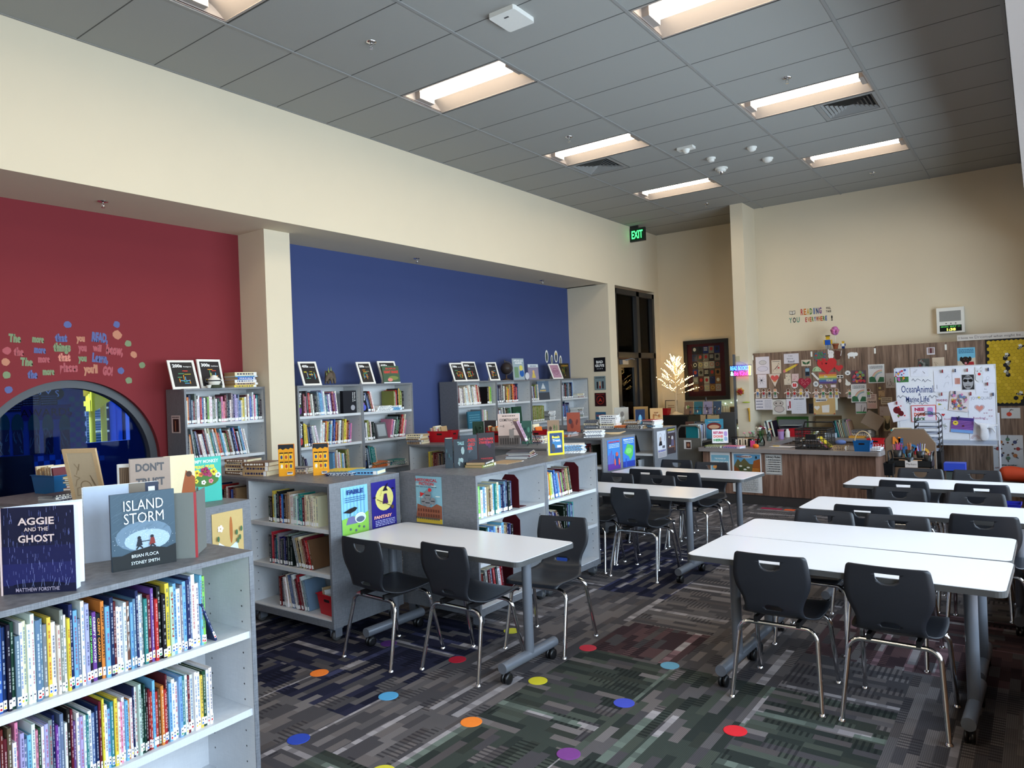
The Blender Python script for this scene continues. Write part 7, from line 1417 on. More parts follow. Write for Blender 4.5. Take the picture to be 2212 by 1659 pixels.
# ---- paper wall
class Z:
 def __init__(s, x0, y0, k): s.a = (x0, y0, k)
 def __call__(s, x, y): return s.a[0] + x / s.a[2], s.a[1] + y / s.a[2]
Z7, Z5 = Z(1600, 740, 6.9125), Z(1900, 700, 6.381)
INK = (70, 70, 80)
def frame_from(z, x0, y0, x1, y1, pl):
 L, Rr, T_, B_ = (at(*z(x, y), y=pl) for x, y in ((x0, (y0 + y1) / 2), (x1, (y0 + y1) / 2), ((x0 + x1) / 2, y0), ((x0 + x1) / 2, y1)))
 return L.x, B_.z, Rr.x - L.x, T_.z - B_.z
def sketch(seed, col=INK, k=5, extra=None):
 def f(S, w_, h):
  r_ = random.Random(seed); S.scrib(r_, .15 * w_, .15 * h, .85 * w_, .85 * h, k, col, .0035)
  if extra: extra(S, w_, h)
 return f
def fills(cols, seed, n=12, r=.12, dot=False):
 def f(S, w_, h):
  r_ = random.Random(seed)
  for _ in range(n): S.disc(r_.uniform(.12, .88) * w_, r_.uniform(.12, .88) * h, r_.uniform(.4, 1) * r * w_, r_.choice(cols), n=8)
 return f
def lines(seed, rows, col=INK, title=None, tc=None):
 def f(S, w_, h):
  S.marks(random.Random(seed), .1 * w_, .1 * h, .9 * w_, (.7 if title else .9) * h, rows, col)
  if title: S.text(title, .5 * w_, .74 * h, .17 * h, tc or col, bold=.03, fit=.76 * w_)
 return f
def rain(S, w_, h):
 for i, c in enumerate(((200, 110, 100), (214, 160, 90), (130, 170, 130), (110, 140, 180))): S.ring(.85 * w_, .2 * h, (.62 - .06 * i) * w_, .008, c, a0=90, a1=180)
 S.poly([(.05 * w_, .05 * h), (.5 * w_, .05 * h), (.4 * w_, .3 * h), (.2 * w_, .36 * h), (.05 * w_, .3 * h)], (54, 104, 74)); S.poly([(.55 * w_, .05 * h), (.95 * w_, .05 * h), (.95 * w_, .3 * h), (.7 * w_, .32 * h)], (54, 104, 74)); S.marks(random.Random(1), .1 * w_, .76 * h, .9 * w_, .94 * h, 3, (70, 70, 80))
def rows_(cols):
 def f(S, w_, h):
  n_ = len(cols)
  for i, c in enumerate(cols): S.rect(0, h * i / n_, w_, h * (i + 1) / n_, c)
 return f
def bekind(S, w_, h): rows_([(92, 72, 120), (80, 104, 160), (110, 150, 120), (196, 186, 90), (206, 140, 70), (176, 80, 80)])(S, w_, h); S.text('Be', .4 * w_, .55 * h, .26 * h, (200, 200, 190), bold=.03); S.text('Kind', .6 * w_, .2 * h, .28 * h, (200, 200, 190), bold=.03)
def manila(S, w_, h):
 S.poly([(.1 * w_, .64 * h), (.62 * w_, .7 * h), (.66 * w_, .82 * h), (.12 * w_, .84 * h)], (196, 196, 200)); S.heart(.16 * w_, .35 * h, .13 * w_, (214, 210, 206)); S.poly([(.4 * w_, .1 * h), (.72 * w_, .1 * h), (.74 * w_, .5 * h), (.38 * w_, .46 * h)], (214, 210, 206)); S.marks(random.Random(1), .14 * w_, .66 * h, .6 * w_, .82 * h, 1, INK)
 for x, y in ((.05, .95), (.95, .95), (.05, .03), (.95, .03)): S.disc(x * w_, y * h, .03 * w_, (150, 30, 40), n=8)
PW, CR, TN = (206, 200, 208), (206, 190, 170), (190, 158, 108)
FLAT = [(Z7, 225, 212, 430, 470, PW, lambda S, w_, h: (S.disc(.5 * w_, .3 * h, .38 * w_, (196, 192, 206), .14 * h), S.ring(.5 * w_, .3 * h, .38 * w_, .004, (110, 110, 130), .14 * h), S.disc(.52 * w_, .66 * h, .26 * w_, (190, 186, 186), .12 * h), S.ring(.52 * w_, .66 * h, .26 * w_, .004, INK, .12 * h)), 'white drawing of a bear on an ice floe'),
(Z7, 463, 262, 603, 462, CR, sketch(2, (120, 80, 60), 3, lambda S, w_, h: (S.line([(.3 * w_, .3 * h), (.7 * w_, .6 * h)], .01, (90, 50, 40)), S.disc(.75 * w_, .42 * h, .1 * w_, (190, 80, 80)), S.marks(random.Random(1), .1 * w_, .86 * h, .9 * w_, .95 * h, 1, INK))), 'cream sheet with brush and red drop drawing'),
(Z7, 645, 165, 868, 312, PW, lambda S, w_, h: (S.text('I was', .45 * w_, .72 * h, .2 * h, INK), S.text('born to', .42 * w_, .44 * h, .2 * h, INK), S.text('Read!', .5 * w_, .1 * h, .3 * h, INK, bold=.01)), 'white sheet reading I was born to Read'),
(Z7, 907, 258, 1048, 350, CR, lambda S, w_, h: (S.poly([(.5 * w_, .5 * h), (.1 * w_, .85 * h), (.15 * w_, .4 * h), (.45 * w_, .2 * h)], (50, 90, 60)), S.poly([(.5 * w_, .5 * h), (.9 * w_, .85 * h), (.85 * w_, .4 * h), (.55 * w_, .2 * h)], (50, 90, 60))), 'cream card with a green butterfly'),
(Z7, 963, 375, 1030, 500, (60, 84, 104), lambda S, w_, h: (S.rect(.1 * w_, .1 * h, .9 * w_, .5 * h, (30, 34, 44)), S.rect(.1 * w_, .55 * h, .9 * w_, .9 * h, (130, 160, 180))), 'small dark blue photo card on the cabinet'),
(Z7, 253, 477, 387, 677, PW, lambda S, w_, h: (S.disc(.45 * w_, .56 * h, .1 * w_, (30, 30, 40)), [S.line([(.45 * w_, .56 * h), ((.45 + .4 * math.cos(a)) * w_, (.56 + .3 * math.sin(a)) * h)], .003, INK) for a in [.4, 1.0, 2.1, 2.7, 3.6, 4.3, 5.2, 5.9]]), 'white drawing of a spider'),
(Z7, 668, 463, 748, 540, CR, sketch(3, k=2), 'upper left small sketch in the loose pencil group'), (Z7, 765, 465, 867, 577, (206, 180, 176), sketch(4, (170, 90, 110), 3), 'small pinkish sketch above the butterfly sticker'), (Z7, 650, 540, 755, 630, CR, sketch(5, k=2), 'small animal sketch left of the butterfly sticker'),
(Z7, 1170, 445, 1432, 612, (176, 80, 80), bekind, 'rainbow glitter sheet reading Be Kind'),
(Z7, 1652, 415, 1875, 615, (96, 74, 84), fills([(190, 60, 70), (90, 110, 140), (206, 140, 60), (120, 150, 90), (60, 44, 60), (200, 90, 110)], 6, 46, .12), 'dense multicoloured doodle square'),
(Z7, 1905, 325, 2150, 603, (214, 214, 214), rain, 'rainbow and valley poster on the cabinet door'),
(Z7, 2165, 455, 2302, 677, (176, 166, 160), sketch(7, (90, 80, 80), 6), 'pencil portrait sketch beside the whiteboard'),
(Z7, 222, 838, 345, 1003, PW, lines(8, 3, (120, 120, 140)), 'hanging sheet with bunting drawing, column side'), (Z7, 347, 838, 475, 1003, PW, lines(9, 7, (140, 140, 150)), 'hanging lined sheet beside the bunting drawing'),
(Z7, 475, 848, 678, 1070, (200, 196, 190), lambda S, w_, h: (S.disc(.45 * w_, .72 * h, .36 * w_, (176, 166, 160), .2 * h), S.ring(.45 * w_, .72 * h, .36 * w_, .006, (90, 84, 84), .2 * h), S.disc(.28 * w_, .74 * h, .05 * w_, (30, 30, 34)), S.disc(.6 * w_, .74 * h, .05 * w_, (30, 30, 34)), S.disc(.5 * w_, .35 * h, .36 * w_, (182, 170, 166), .22 * h), S.ring(.5 * w_, .35 * h, .36 * w_, .006, (90, 84, 84), .22 * h)), 'hanging drawing of a round-eyed puppy'),
(Z7, 682, 840, 756, 1015, PW, lambda S, w_, h: (S.rect(.6 * w_, .2 * h, .9 * w_, .8 * h, (150, 50, 60)), S.rect(.3 * w_, .15 * h, .5 * w_, .4 * h, (90, 60, 60))), 'hanging white sheet with a red figure'),
(Z7, 757, 808, 980, 1062, (196, 196, 206), lambda S, w_, h: (S.marks(random.Random(2), .2 * w_, .8 * h, .85 * w_, .92 * h, 1, INK), [S.disc((.4 + .13 * (i % 3)) * w_, (.62 - .13 * (i // 3)) * h, .015 * w_, INK, n=6) for i in range(12)]), 'hanging white sheet with a dotted list'),
(Z7, 1017, 912, 1086, 1060, (26, 26, 30), fills([(80, 60, 30), (50, 50, 60)], 9, 8), 'small black picture under the cabinets'),
(Z7, 1088, 785, 1412, 1073, TN, manila, 'large manila sheet with torn white papers'), (Z7, 1415, 830, 1450, 1008, (206, 214, 206), lambda S, w_, h: None, 'narrow white sheet edge beside the manila sheet'),
(Z7, 1717, 900, 1882, 1063, (190, 186, 190), lambda S, w_, h: (S.rect(.05 * w_, .05 * h, .95 * w_, .2 * h, (60, 130, 80)), S.line([(.5 * w_, .2 * h), (.55 * w_, .8 * h)], .006, (50, 50, 50)), S.line([(.7 * w_, .2 * h), (.85 * w_, .6 * h)], .01, (70, 50, 60))), 'hanging plant drawing with green grass'),
(Z7, 1885, 770, 2035, 987, (200, 176, 166), lambda S, w_, h: (S.marks(random.Random(2), .1 * w_, .62 * h, .8 * w_, .95 * h, 3, (90, 40, 44)), S.text('TRANZ', .5 * w_, .42 * h, .14 * h, (30, 24, 28), bold=.04, fit=.86 * w_), S.marks(random.Random(3), .1 * w_, .05 * h, .9 * w_, .36 * h, 4, (176, 110, 110))), 'tan handwritten sheet with the bold word TRANZ'),
(Z7, 2060, 717, 2150, 805, (180, 150, 116), lambda S, w_, h: (S.disc(.75 * w_, .8 * h, .07 * w_, (30, 24, 24)), S.disc(.3 * w_, .2 * h, .07 * w_, (90, 30, 30))), 'small tan note pinned left of the whiteboard'), (Z5, 18, 1010, 175, 1105, (190, 176, 156), lines(6, 3, (80, 60, 50)), 'cream stamped card beside the whiteboard'),
(Z5, 0, 1135, 150, 1265, (170, 156, 152), sketch(3, (150, 130, 130), 1), 'nearly blank sheet below the cream stamped card'), (Z5, 55, 1265, 150, 1475, (182, 164, 130), lambda S, w_, h: (S.poly([(.1 * w_, .2 * h), (.3 * w_, .8 * h), (.45 * w_, .5 * h), (.7 * w_, .5 * h), (.9 * w_, .85 * h), (.95 * w_, .2 * h), (.5 * w_, .05 * h)], (56, 52, 40))), 'tan drawing of a dark pointed-eared animal'),
(Z5, 650, 322, 762, 422, PW, lambda S, w_, h: (S.rect(.15 * w_, .2 * h, .9 * w_, .92 * h, (150, 130, 126)), S.rect(.4 * w_, .2 * h, .62 * w_, .9 * h, (90, 40, 50))), 'small white-bordered photo above the whiteboard'), (Z5, 528, 478, 690, 610, (80, 84, 80), fills([(120, 60, 60), (60, 64, 60), (130, 134, 130)], 8, 16, .14), 'dark sketchy picture above the whiteboard'), (Z5, 728, 460, 895, 612, CR, sketch(9, (150, 130, 110), 2), 'cream flower sketch above the whiteboard'),
(Z5, 1073, 325, 1320, 605, (110, 176, 206), lambda S, w_, h: (S.poly([(0, 0), (w_, 0), (w_, .5 * h), (0, .35 * h)], (200, 186, 166)), S.poly([(.3 * w_, 0), (.95 * w_, 0), (.9 * w_, .3 * h), (.5 * w_, .3 * h)], (160, 40, 44)), S.disc(.45 * w_, .36 * h, .22 * w_, (40, 30, 28), .2 * h), S.disc(.22 * w_, .44 * h, .09 * w_, (34, 26, 24), .12 * h), S.disc(.7 * w_, .44 * h, .09 * w_, (34, 26, 24), .12 * h), S.disc(.46 * w_, .24 * h, .07 * w_, (206, 130, 140)), S.disc(.37 * w_, .42 * h, .025 * w_, (120, 80, 50)), S.disc(.55 * w_, .42 * h, .025 * w_, (120, 80, 50)), S.marks(random.Random(2), .08 * w_, .72 * h, .92 * w_, .94 * h, 3, (40, 70, 110))), 'blue poster of a dark brown dog in a red vest'),
(Z5, 1675, 1155, 1940, 1300, (196, 196, 196), lambda S, w_, h: (S.disc(.42 * w_, .4 * h, .14 * w_, (196, 70, 50), .2 * h), S.line([(.42 * w_, .6 * h), (.55 * w_, .9 * h)], .006, (60, 60, 44)), S.line([(.45 * w_, .8 * h), (.65 * w_, .8 * h)], .008, (60, 60, 60))), 'white drawing of a red cherry below the honeycomb'),
(Z5, 1567, 1530, 1985, 2025, (196, 200, 206), lambda S, w_, h: ([(S.disc((.5 + .33 * math.cos(a)) * w_, (.62 + .26 * math.sin(a)) * h, .07 * w_, [(150, 60, 60), (70, 76, 110), (90, 120, 100), (170, 110, 70)][i % 4]), S.disc((.5 + .22 * math.cos(a)) * w_, (.62 + .17 * math.sin(a)) * h, .035 * w_, (90, 60, 50)), S.line([((.5 + .38 * math.cos(a)) * w_, (.62 + .3 * math.sin(a)) * h), ((.5 + .47 * math.cos(a)) * w_, (.62 + .37 * math.sin(a)) * h)], .008, (50, 50, 60))) for i, a in enumerate([k * .785 for k in range(8)])], S.text('Gather together.', .5 * w_, .155 * h, .045 * h, (24, 24, 30), bold=.04, fit=.6 * w_), S.text("LET'S ALL TAKE PART", .5 * w_, .07 * h, .045 * h, (120, 60, 60), bold=.03, fit=.9 * w_)), 'pale poster with a ring of children, Gather together')]
for k, (z, a, b, c, d, bg_, art, lb) in enumerate(FLAT):
 x, zz, w_, h = frame_from(z, a, b, c, d, DY); poster('taped_paper', (x, DY - .0006 - .0016 * (k % 3), zz), (1, 0, 0), (0, 0, 1), w_, h, bg_, art, lb, 'paper', th=.001)
x, zz, w_, h = frame_from(Z7, 1650, 620, 1880, 893, DY - .012); poster('taped_paper', (x, DY - .012, zz), (1, 0, 0), (0, 0, 1), w_, h, (214, 214, 214), rain, 'second rainbow poster, overhanging the cabinet bottom', 'paper', th=.001)
# cut-out shapes
def cut(z, x, y, pl, draw, label, name='paper_cutout', off=.006): p = at(*z(x, y), y=pl); g = G(); S = Sheet(g, (p.x, pl - off, p.z), (1, 0, 0), (0, 0, 1), 1, 1); draw(S); tag(g.build(name, None), label, 'cut-out', 'paper cut-outs on the cabinets')
U_ = 1 / 6.9125 * .0073
hp_ = lambda s_, pts: [(a * s_, b * s_) for a, b in pts]
cut(Z7, 750, 392, DY, lambda S: (S.poly([(-.105, -.055), (-.08, -.002 - .05), (.085, .04), (.115, .07), (.075, .07), (-.09, -.005)], (206, 180, 70)), S.poly([(.085, .04), (.115, .07), (.075, .07)], (206, 130, 70)), S.poly([(-.115, -.06), (-.08, -.052), (-.09, -.005), (-.12, -.02)], (206, 120, 120))), 'yellow paper pencil on the cabinet door')
cut(Z7, 511, 560, DY, lambda S: (S.poly([(-.10, .10), (.09, .10), (.0, -.11)], (206, 190, 176)), S.heart(.0, .03, .065, (200, 84, 80)), S.disc(0, -.02, .03, (206, 140, 70), .008)), 'cream pennant with a red heart')
cut(Z7, 957, 597, DY, lambda S: (S.heart(0, 0, .10, (150, 40, 60)), [S.disc(random.Random(i).uniform(-.06, .06), random.Random(i + 50).uniform(-.04, .06), .006, (200, 110, 120), n=6) for i in range(30)]), 'red glitter heart on the cabinet joint')
cut(Z7, 1190, 208, DY, lambda S: (S.disc(0, 0, .10, (90, 104, 96), .08, n=12), [S.disc(.07 * math.cos(i), .055 * math.sin(i * 1.7), .012, [(190, 60, 60), (70, 100, 140), (70, 130, 80)][i % 3], n=7) for i in range(22)]), 'green patterned lizard shape above the red heart')
cut(Z7, 1348, 172, DY, lambda S: (S.disc(0, .02, .045, (222, 218, 218), .04), S.disc(0, -.03, .04, (222, 218, 218), .045), S.poly([(-.045, .04), (-.04, .085), (-.01, .05)], (222, 218, 218)), S.disc(-.015, .02, .005, (20, 20, 20), n=6), S.disc(.015, .02, .005, (20, 20, 20), n=6)), 'white cat cut-out at the cabinet\'s top edge', off=.007)
cut(Z7, 1453, 180, DY, lambda S: (S.disc(0, .02, .045, (84, 52, 44), .04), S.disc(0, -.03, .04, (84, 52, 44), .045), S.poly([(-.045, .04), (-.04, .08), (-.01, .05)], (84, 52, 44)), S.line([(.04, -.02), (.055, .06)], .01, (206, 200, 196))), 'brown cat cut-out at the cabinet\'s top edge', off=.007)
cut(Z7, 1290, 335, DY, lambda S: (S.heart(0, 0, .145, (190, 52, 54)), S.text('I', -.07, .01, .05, (40, 20, 24), bold=.03), S.heart(-.01, .025, .016, (40, 20, 24))), 'big red paper heart with the letter I', off=.008)
cut(Z7, 1468, 377, DY, lambda S: S.heart(0, 0, .06, (190, 56, 58)), 'small plain red heart beside the big one')
cut(Z7, 1138, 402, DY, lambda S: (S.disc(0, -.03, .068, (176, 196, 156), .075, n=14, a0=0, a1=180), S.scrib(random.Random(1), -.05, -.02, .05, .03, 5, (70, 110, 70), .004)), 'pale green hedgehog-like cut-out under the red heart')
cut(Z7, 1116, 505, DY, lambda S: S.poly([(-.06, .05), (-.035, .065), (.06, -.045), (.035, -.065)], (214, 210, 206)), 'white tilted bookmark strip on the cabinet')
cut(Z7, 807, 635, DY, lambda S: (S.disc(0, 0, .05, (216, 206, 206)), [S.disc(.02 * math.cos(a), .018 * math.sin(a), .016, (196, 60, 66), n=8) for a in (.7, 2.4, 3.9, 5.4)]), 'round white sticker with a red butterfly')
cut(Z7, 1124, 618, DY, lambda S: (S.disc(0, 0, .042, (206, 206, 206), .045, n=9), S.disc(0, 0, .02, (130, 134, 140), n=8)), 'small white animal cut-out left of the rainbow sheet')
cut(Z7, 1200, 655, DY, lambda S: (S.disc(0, 0, .026, (216, 216, 216)), S.disc(0, 0, .014, (130, 130, 136))), 'tiny round white sticker under the rainbow sheet'); cut(Z7, 1276, 655, DY, lambda S: S.poly([(-.02, .025), (-.005, .03), (.025, -.02), (.008, -.026)], (206, 170, 170)), 'tiny pink bookmark under the rainbow sheet'); cut(Z7, 1385, 648, DY, lambda S: S.rect(-.036, -.022, .036, .022, (216, 200, 206)), 'tiny white rectangle under the rainbow sheet')
cut(Z7, 1485, 510, DY, lambda S: (S.rect(-.047, -.02, .047, .024, (206, 204, 200)), S.disc(-.023, 0, .018, (24, 24, 26), .012), S.disc(.023, 0, .018, (24, 24, 26), .012)), 'dark sunglasses cut-out beside the rainbow sheet'); cut(Z7, 1482, 568, DY, lambda S: S.disc(0, 0, .022, (214, 190, 176), .03), 'pale egg cut-out under the sunglasses')
cut(Z7, 1662, 187, DY, lambda S: (S.disc(0, .01, .065, (222, 222, 222), .035, n=12), S.disc(.055, .01, .03, (222, 222, 222)), S.rect(-.055, -.05, -.035, 0, (222, 222, 222)), S.rect(.02, -.05, .04, 0, (222, 222, 222))), 'white pig-like cut-out high on the cabinet door'); cut(Z7, 1599, 453, DY, lambda S: (S.disc(0, 0, .04, (220, 220, 220), .036), S.disc(0, -.004, .016, (60, 60, 64), .008)), 'round white face cut-out above the dog cut-out'); cut(Z7, 1602, 590, DY, lambda S: (S.disc(0, -.025, .04, (218, 216, 210), .03), S.poly([(-.035, -.02), (-.03, .055), (-.01, .03), (.01, .0), (.02, -.02)], (218, 216, 210))), 'white sitting animal cut-out beside the doodle')
# row of paper children holding hands
KIDS = [(255, (70, 100, 150), (214, 176, 110)), (345, (150, 40, 50), (60, 40, 34)), (430, (40, 40, 44), (60, 40, 34)), (517, (70, 110, 70), (206, 130, 90)), (710, (170, 40, 50), (80, 50, 40)), (805, (170, 44, 44), (90, 60, 40)), (900, (214, 180, 60), (200, 150, 90)), (990, (190, 180, 186), (60, 36, 30)), (1130, (196, 160, 150), (90, 60, 44)), (1235, (60, 120, 80), (140, 80, 70)), (1345, (60, 110, 60), (40, 34, 30)), (1435, (190, 170, 80), (150, 110, 70)), (1630, (60, 110, 70), (60, 40, 36)), (1910, (110, 160, 60), (60, 40, 34))]
KD = ['nearest the column, fair hair', 'second from the column, dark top knot', 'third from the column, dark top', 'ginger hair, last of the first four', 'dark red heart shirt', 'red shirt, white trousers', 'yellow dress', 'white figure-suit, ear buns', 'beige clothes', 'green shirt and cap', 'dark green shirt, dark hair', 'yellow-green overalls', 'half hidden by the rainbow poster', 'bright green shirt, alone by the tan sheet']
for i, (x, c, hc) in enumerate(KIDS):
 def kid(S, c=c, hc=hc, i=i):
  W0 = (214, 206, 200); S.disc(0, .048, .028, W0, .03); S.poly([(-.035, -.075), (-.022, .01), (-.06, -.005), (-.06, .012), (-.01, .035), (.01, .035), (.06, .012), (.06, -.005), (.022, .01), (.035, -.075)], W0)
  S.disc(0, .052, .021, hc, .023); S.disc(0, .046, .015, [(214, 166, 130), (120, 76, 54), (150, 100, 76)][i % 3], .017); S.poly([(-.018, -.02), (-.016, .022), (.016, .022), (.018, -.02)], c); S.rect(-.016, -.06, -.004, -.02, jit(random.Random(i), (90, 90, 120))); S.rect(.004, -.06, .016, -.02, jit(random.Random(i), (90, 90, 120))); S.line([(-.016, .015), (-.05, .0)], .008, [(214, 166, 130), (120, 76, 54)][i % 2]); S.line([(.016, .015), (.05, .0)], .008, [(214, 166, 130), (120, 76, 54)][i % 2])
 cut(Z7, x, 760, DY, kid, 'paper child cut-out, ' + KD[i], 'paper_child', .0045)
for (z, x, y), lb in (((Z7, 2078, 678), 'upper'), ((Z7, 2075, 835), 'lower')): cut(z, x, y, DY, lambda S: S.disc(0, 0, .018, (190, 170, 110)), f'{lb} gold disc left of the whiteboard')
# honeycomb board
x, zz, w_, h = 5.37, 1.215, .465, .92
t = empty('honeycomb_board', (0, 0, 0), 0, 'black display board covered with yellow paper honeycomb and bees', 'display board')
G().box((x, DY - .008, zz), (x + w_, DY - .0002, zz + h), (26, 26, 30)).build('backing', None, t)
g = G(); S = Sheet(g, (x, DY - .0085, zz), (1, 0, 0), (0, 0, 1), w_, h); r = .029; bees = ((.40, .86, 30), (.24, .74, 20), (.26, .63, 60), (.24, .50, 80), (.37, .17, -10))
for j in range(19):
 for i in range(9):
  cx, cy = .04 + i * r * 1.78 + (r * .89 if j % 2 else 0), h - .045 - j * r * 1.56
  if cx > w_ - .01 or cy < .03: continue
  if abs(cx - .24) < .026 and .44 * h < cy < .80 * h and (j % 3): continue
  if cx < .1 and cy < .3 * h and j > 14: pass
  if cx > .3 and cy < .12 * h and i % 2: continue
  S.k = 1 + (i + j) % 2; S.poly([(cx + r * math.cos(R(30 + 60 * q)), cy + r * math.sin(R(30 + 60 * q))) for q in range(6)], (178, 150, 34) if (i * 7 + j * 3) % 5 else (190, 160, 44))
g.build('honeycomb', None, t)
for bx, by, a in bees:
 g = G(); S = Sheet(g, (x + bx, DY - .012, zz + by * h), V((math.cos(R(a)), 0, math.sin(R(a)))), V((-math.sin(R(a)), 0, math.cos(R(a)))), 1, 1)
 S.disc(0, .02, .012, (206, 206, 200), .026).disc(.018, .018, .01, (206, 206, 200), .024).disc(-.01, 0, .034, (30, 28, 28), .016)
 for q in (-.028, -.012, .004): S.rect(q, -.013, q + .006, .013, (200, 196, 186))
 S.disc(.03, 0, .012, (30, 28, 28)); g.build('bee', None, t)
# sign, decal, speaker-clock, toys
x0, x1 = 5.04, 5.84; poster('quote_sign', (x0, DY - .012, 2.137), (1, 0, 0), (0, 0, 1), x1 - x0, .082, (196, 190, 184), lambda S, w_, h: (S.text('I love to', .02, .3 * h, .55 * h, (60, 50, 56), 'l', fit=.17), S.text('Dream', .21, .26 * h, .75 * h, (90, 80, 90), 'l', -.01, fit=.15), S.text('of what might be...', .37, .3 * h, .55 * h, (60, 50, 56), 'l', fit=.40)), 'long white sign reading I love to Dream of what might be', 'sign', th=.012)
WY_ = 10.339
def decal(t_, u, v, hgt, fit, cols, label, font=.0, rot=0):
 p = at(u, v, y=WY_); g = G(); S = Sheet(g, (p.x, WY_, p.z), (1, 0, 0), (0, 0, 1), 1, 1); n_ = len(t_); wd = fit / n_
 for i, ch in enumerate(t_): S.text(ch, -fit / 2 + wd * (i + .5), -hgt * .5, hgt * 1.35, cols[i % len(cols)], bold=.03, fit=wd * (.82 if ch != 'I' else .35) )
 tag(g.build('word_decal', None), label, 'wall decal', 'reading wall lettering')
CC = [(176, 44, 52), (196, 110, 40), (196, 160, 60), (90, 130, 60), (50, 90, 150), (44, 70, 120), (110, 70, 130)]
decal('READING', 1752, 672, .10, .33, CC, 'multicoloured wall word READING'); decal('YOU', 1716, 691, .085, .18, [(90, 140, 124), (60, 60, 64), (90, 140, 124)], 'green wall word YOU with globe-like O'); decal('EVERYWHERE', 1763, 688.5, .075, .34, [(176, 44, 52), (196, 130, 60), (190, 90, 50), (90, 130, 60), (50, 90, 150)], 'multicoloured wall word EVERYWHERE'); decal('!', 1797, 686.5, .08, .03, [(24, 24, 26)], 'black exclamation mark of the wall lettering'); decal('WILL', 1789.5, 665, .035, .075, [(34, 34, 36)], 'small black wall word WILL'); decal('TAKE', 1790, 672, .035, .08, [(34, 34, 36)], 'small black wall word TAKE')
p = at(1711.5, 675, y=WY_); g = G(); S = Sheet(g, (p.x, WY_, p.z), (1, 0, 0), (0, 0, 1), 1, 1); S.poly([(-.045, -.03), (0, -.04), (.045, -.03), (.045, .03), (0, .02), (-.045, .03)], (30, 30, 32)); S.poly([(-.04, -.022), (-.003, -.032), (-.003, .014), (-.04, .024)], (206, 200, 190)); S.poly([(.04, -.022), (.003, -.032), (.003, .014), (.04, .024)], (206, 200, 190)); tag(g.build('book_decal', None), 'small black open-book decal before the word READING', 'wall decal')
t = empty('clock_speaker', (4.77, WY_, 2.27), 0, 'white wall speaker box with a green digital clock', 'clock'); G().box((0, -.09, 0), (.345, 0, .37)).build('housing', [M['white']], t); g = G(); S = Sheet(g, (0, -.0902, 0), (1, 0, 0), (0, 0, 1), .345, .37); S.rect(.035, .17, .305, .32, (140, 140, 138)); g.build('grille', None, t)
g = G(); S = Sheet(g, (0, -.0906, 0), (1, 0, 0), (0, 0, 1), .345, .37); S.rect(.035, .025, .31, .115, (8, 14, 10)); [S.rect(x, .132, x + .016, .146, (60, 60, 60)) for x in (.11, .17, .23)]; g.build('display', None, t); gy = emis('clock_yellow', (225, 225, 90), 1.0); gg = emis('clock_green', (60, 140, 70), .5)
g = G(); S = Sheet(g, (0, -.0915, 0), (1, 0, 0), (0, 0, 1), .345, .37); S.text('1:38', .18, .034, .052, (225, 225, 90), bold=.03, fit=.11); g.build('time_digits', [gy], t); g = G(); S = Sheet(g, (0, -.0915, 0), (1, 0, 0), (0, 0, 1), .345, .37); S.text('MON. MAY 11', .17, .083, .032, (60, 140, 70), bold=.03, fit=.24); g.build('date_digits', [gg], t)
for x, k, lb, c in ((3.30, 1.0, 'larger blocky toy figure in a blue shirt on the cabinet', (30, 80, 170)), (3.52, .52, 'smaller blocky toy figure in dark blue on the cabinet', (24, 50, 110))):
 t = empty('brick_figure', (x, 10.1, 2.126), 0, lb, 'toy', 'blocky toy figures'); Y_ = (206, 166, 40)
 G().box((-.035 * k, -.02, 0), (-.003 * k, .02, .07 * k), (140, 140, 140) if k == 1 else c).build('leg', None, t); G().box((.003 * k, -.02, 0), (.035 * k, .02, .07 * k), (140, 140, 140) if k == 1 else c).build('leg', None, t); G().box((-.04 * k, -.022, .07 * k), (.04 * k, .022, .15 * k), c if k == 1 else (210, 210, 210)).build('torso', None, t)
 for s in (-1, 1): G().box((s * .05 * k - .011 * k, -.015, .08 * k), (s * .05 * k + .011 * k, .015, .15 * k), c if k < 1 else Y_).build('arm', None, t)
 g = G().box((-.026 * k, -.022, .155 * k), (.026 * k, .022, .205 * k), Y_).box((-.03 * k, -.024, .205 * k), (.03 * k, .024, .222 * k), (30, 28, 26) if k == 1 else (196, 150, 60)); g.box((-.015 * k, -.0235, .185 * k), (-.006 * k, -.022, .193 * k), (20, 20, 20)).box((.006 * k, -.0235, .185 * k), (.015 * k, -.022, .193 * k), (20, 20, 20)); g.build('head', None, t)
t = empty('pompom_topiary', (3.41, 10.1, 2.126), 0, 'pink pompom on a striped stick in a clay pot', 'ornament'); G().lathe([(.03, 0), (.042, .065), (.048, .065), (.048, .085), (.04, .085)], col=(150, 84, 56)).build('pot', None, t); G().tube([(0, 0, .08), (0, 0, .25)], .005, (210, 206, 200)).build('stick', None, t)
rp = random.Random(2); g = G(); [g.ball((.045 * math.cos(a) * math.cos(b), .045 * math.sin(a) * math.cos(b), .285 + .045 * math.sin(b)), .026, jit(rp, (214, 110, 176)), n=6) for a, b in [(rp.uniform(0, 6.3), rp.uniform(-1.5, 1.5)) for _ in range(34)]]; g.build('pompom', None, t); G().ball((0, 0, .085), .035, (150, 170, 140), sq=(1, 1, .4)).build('moss', None, t)
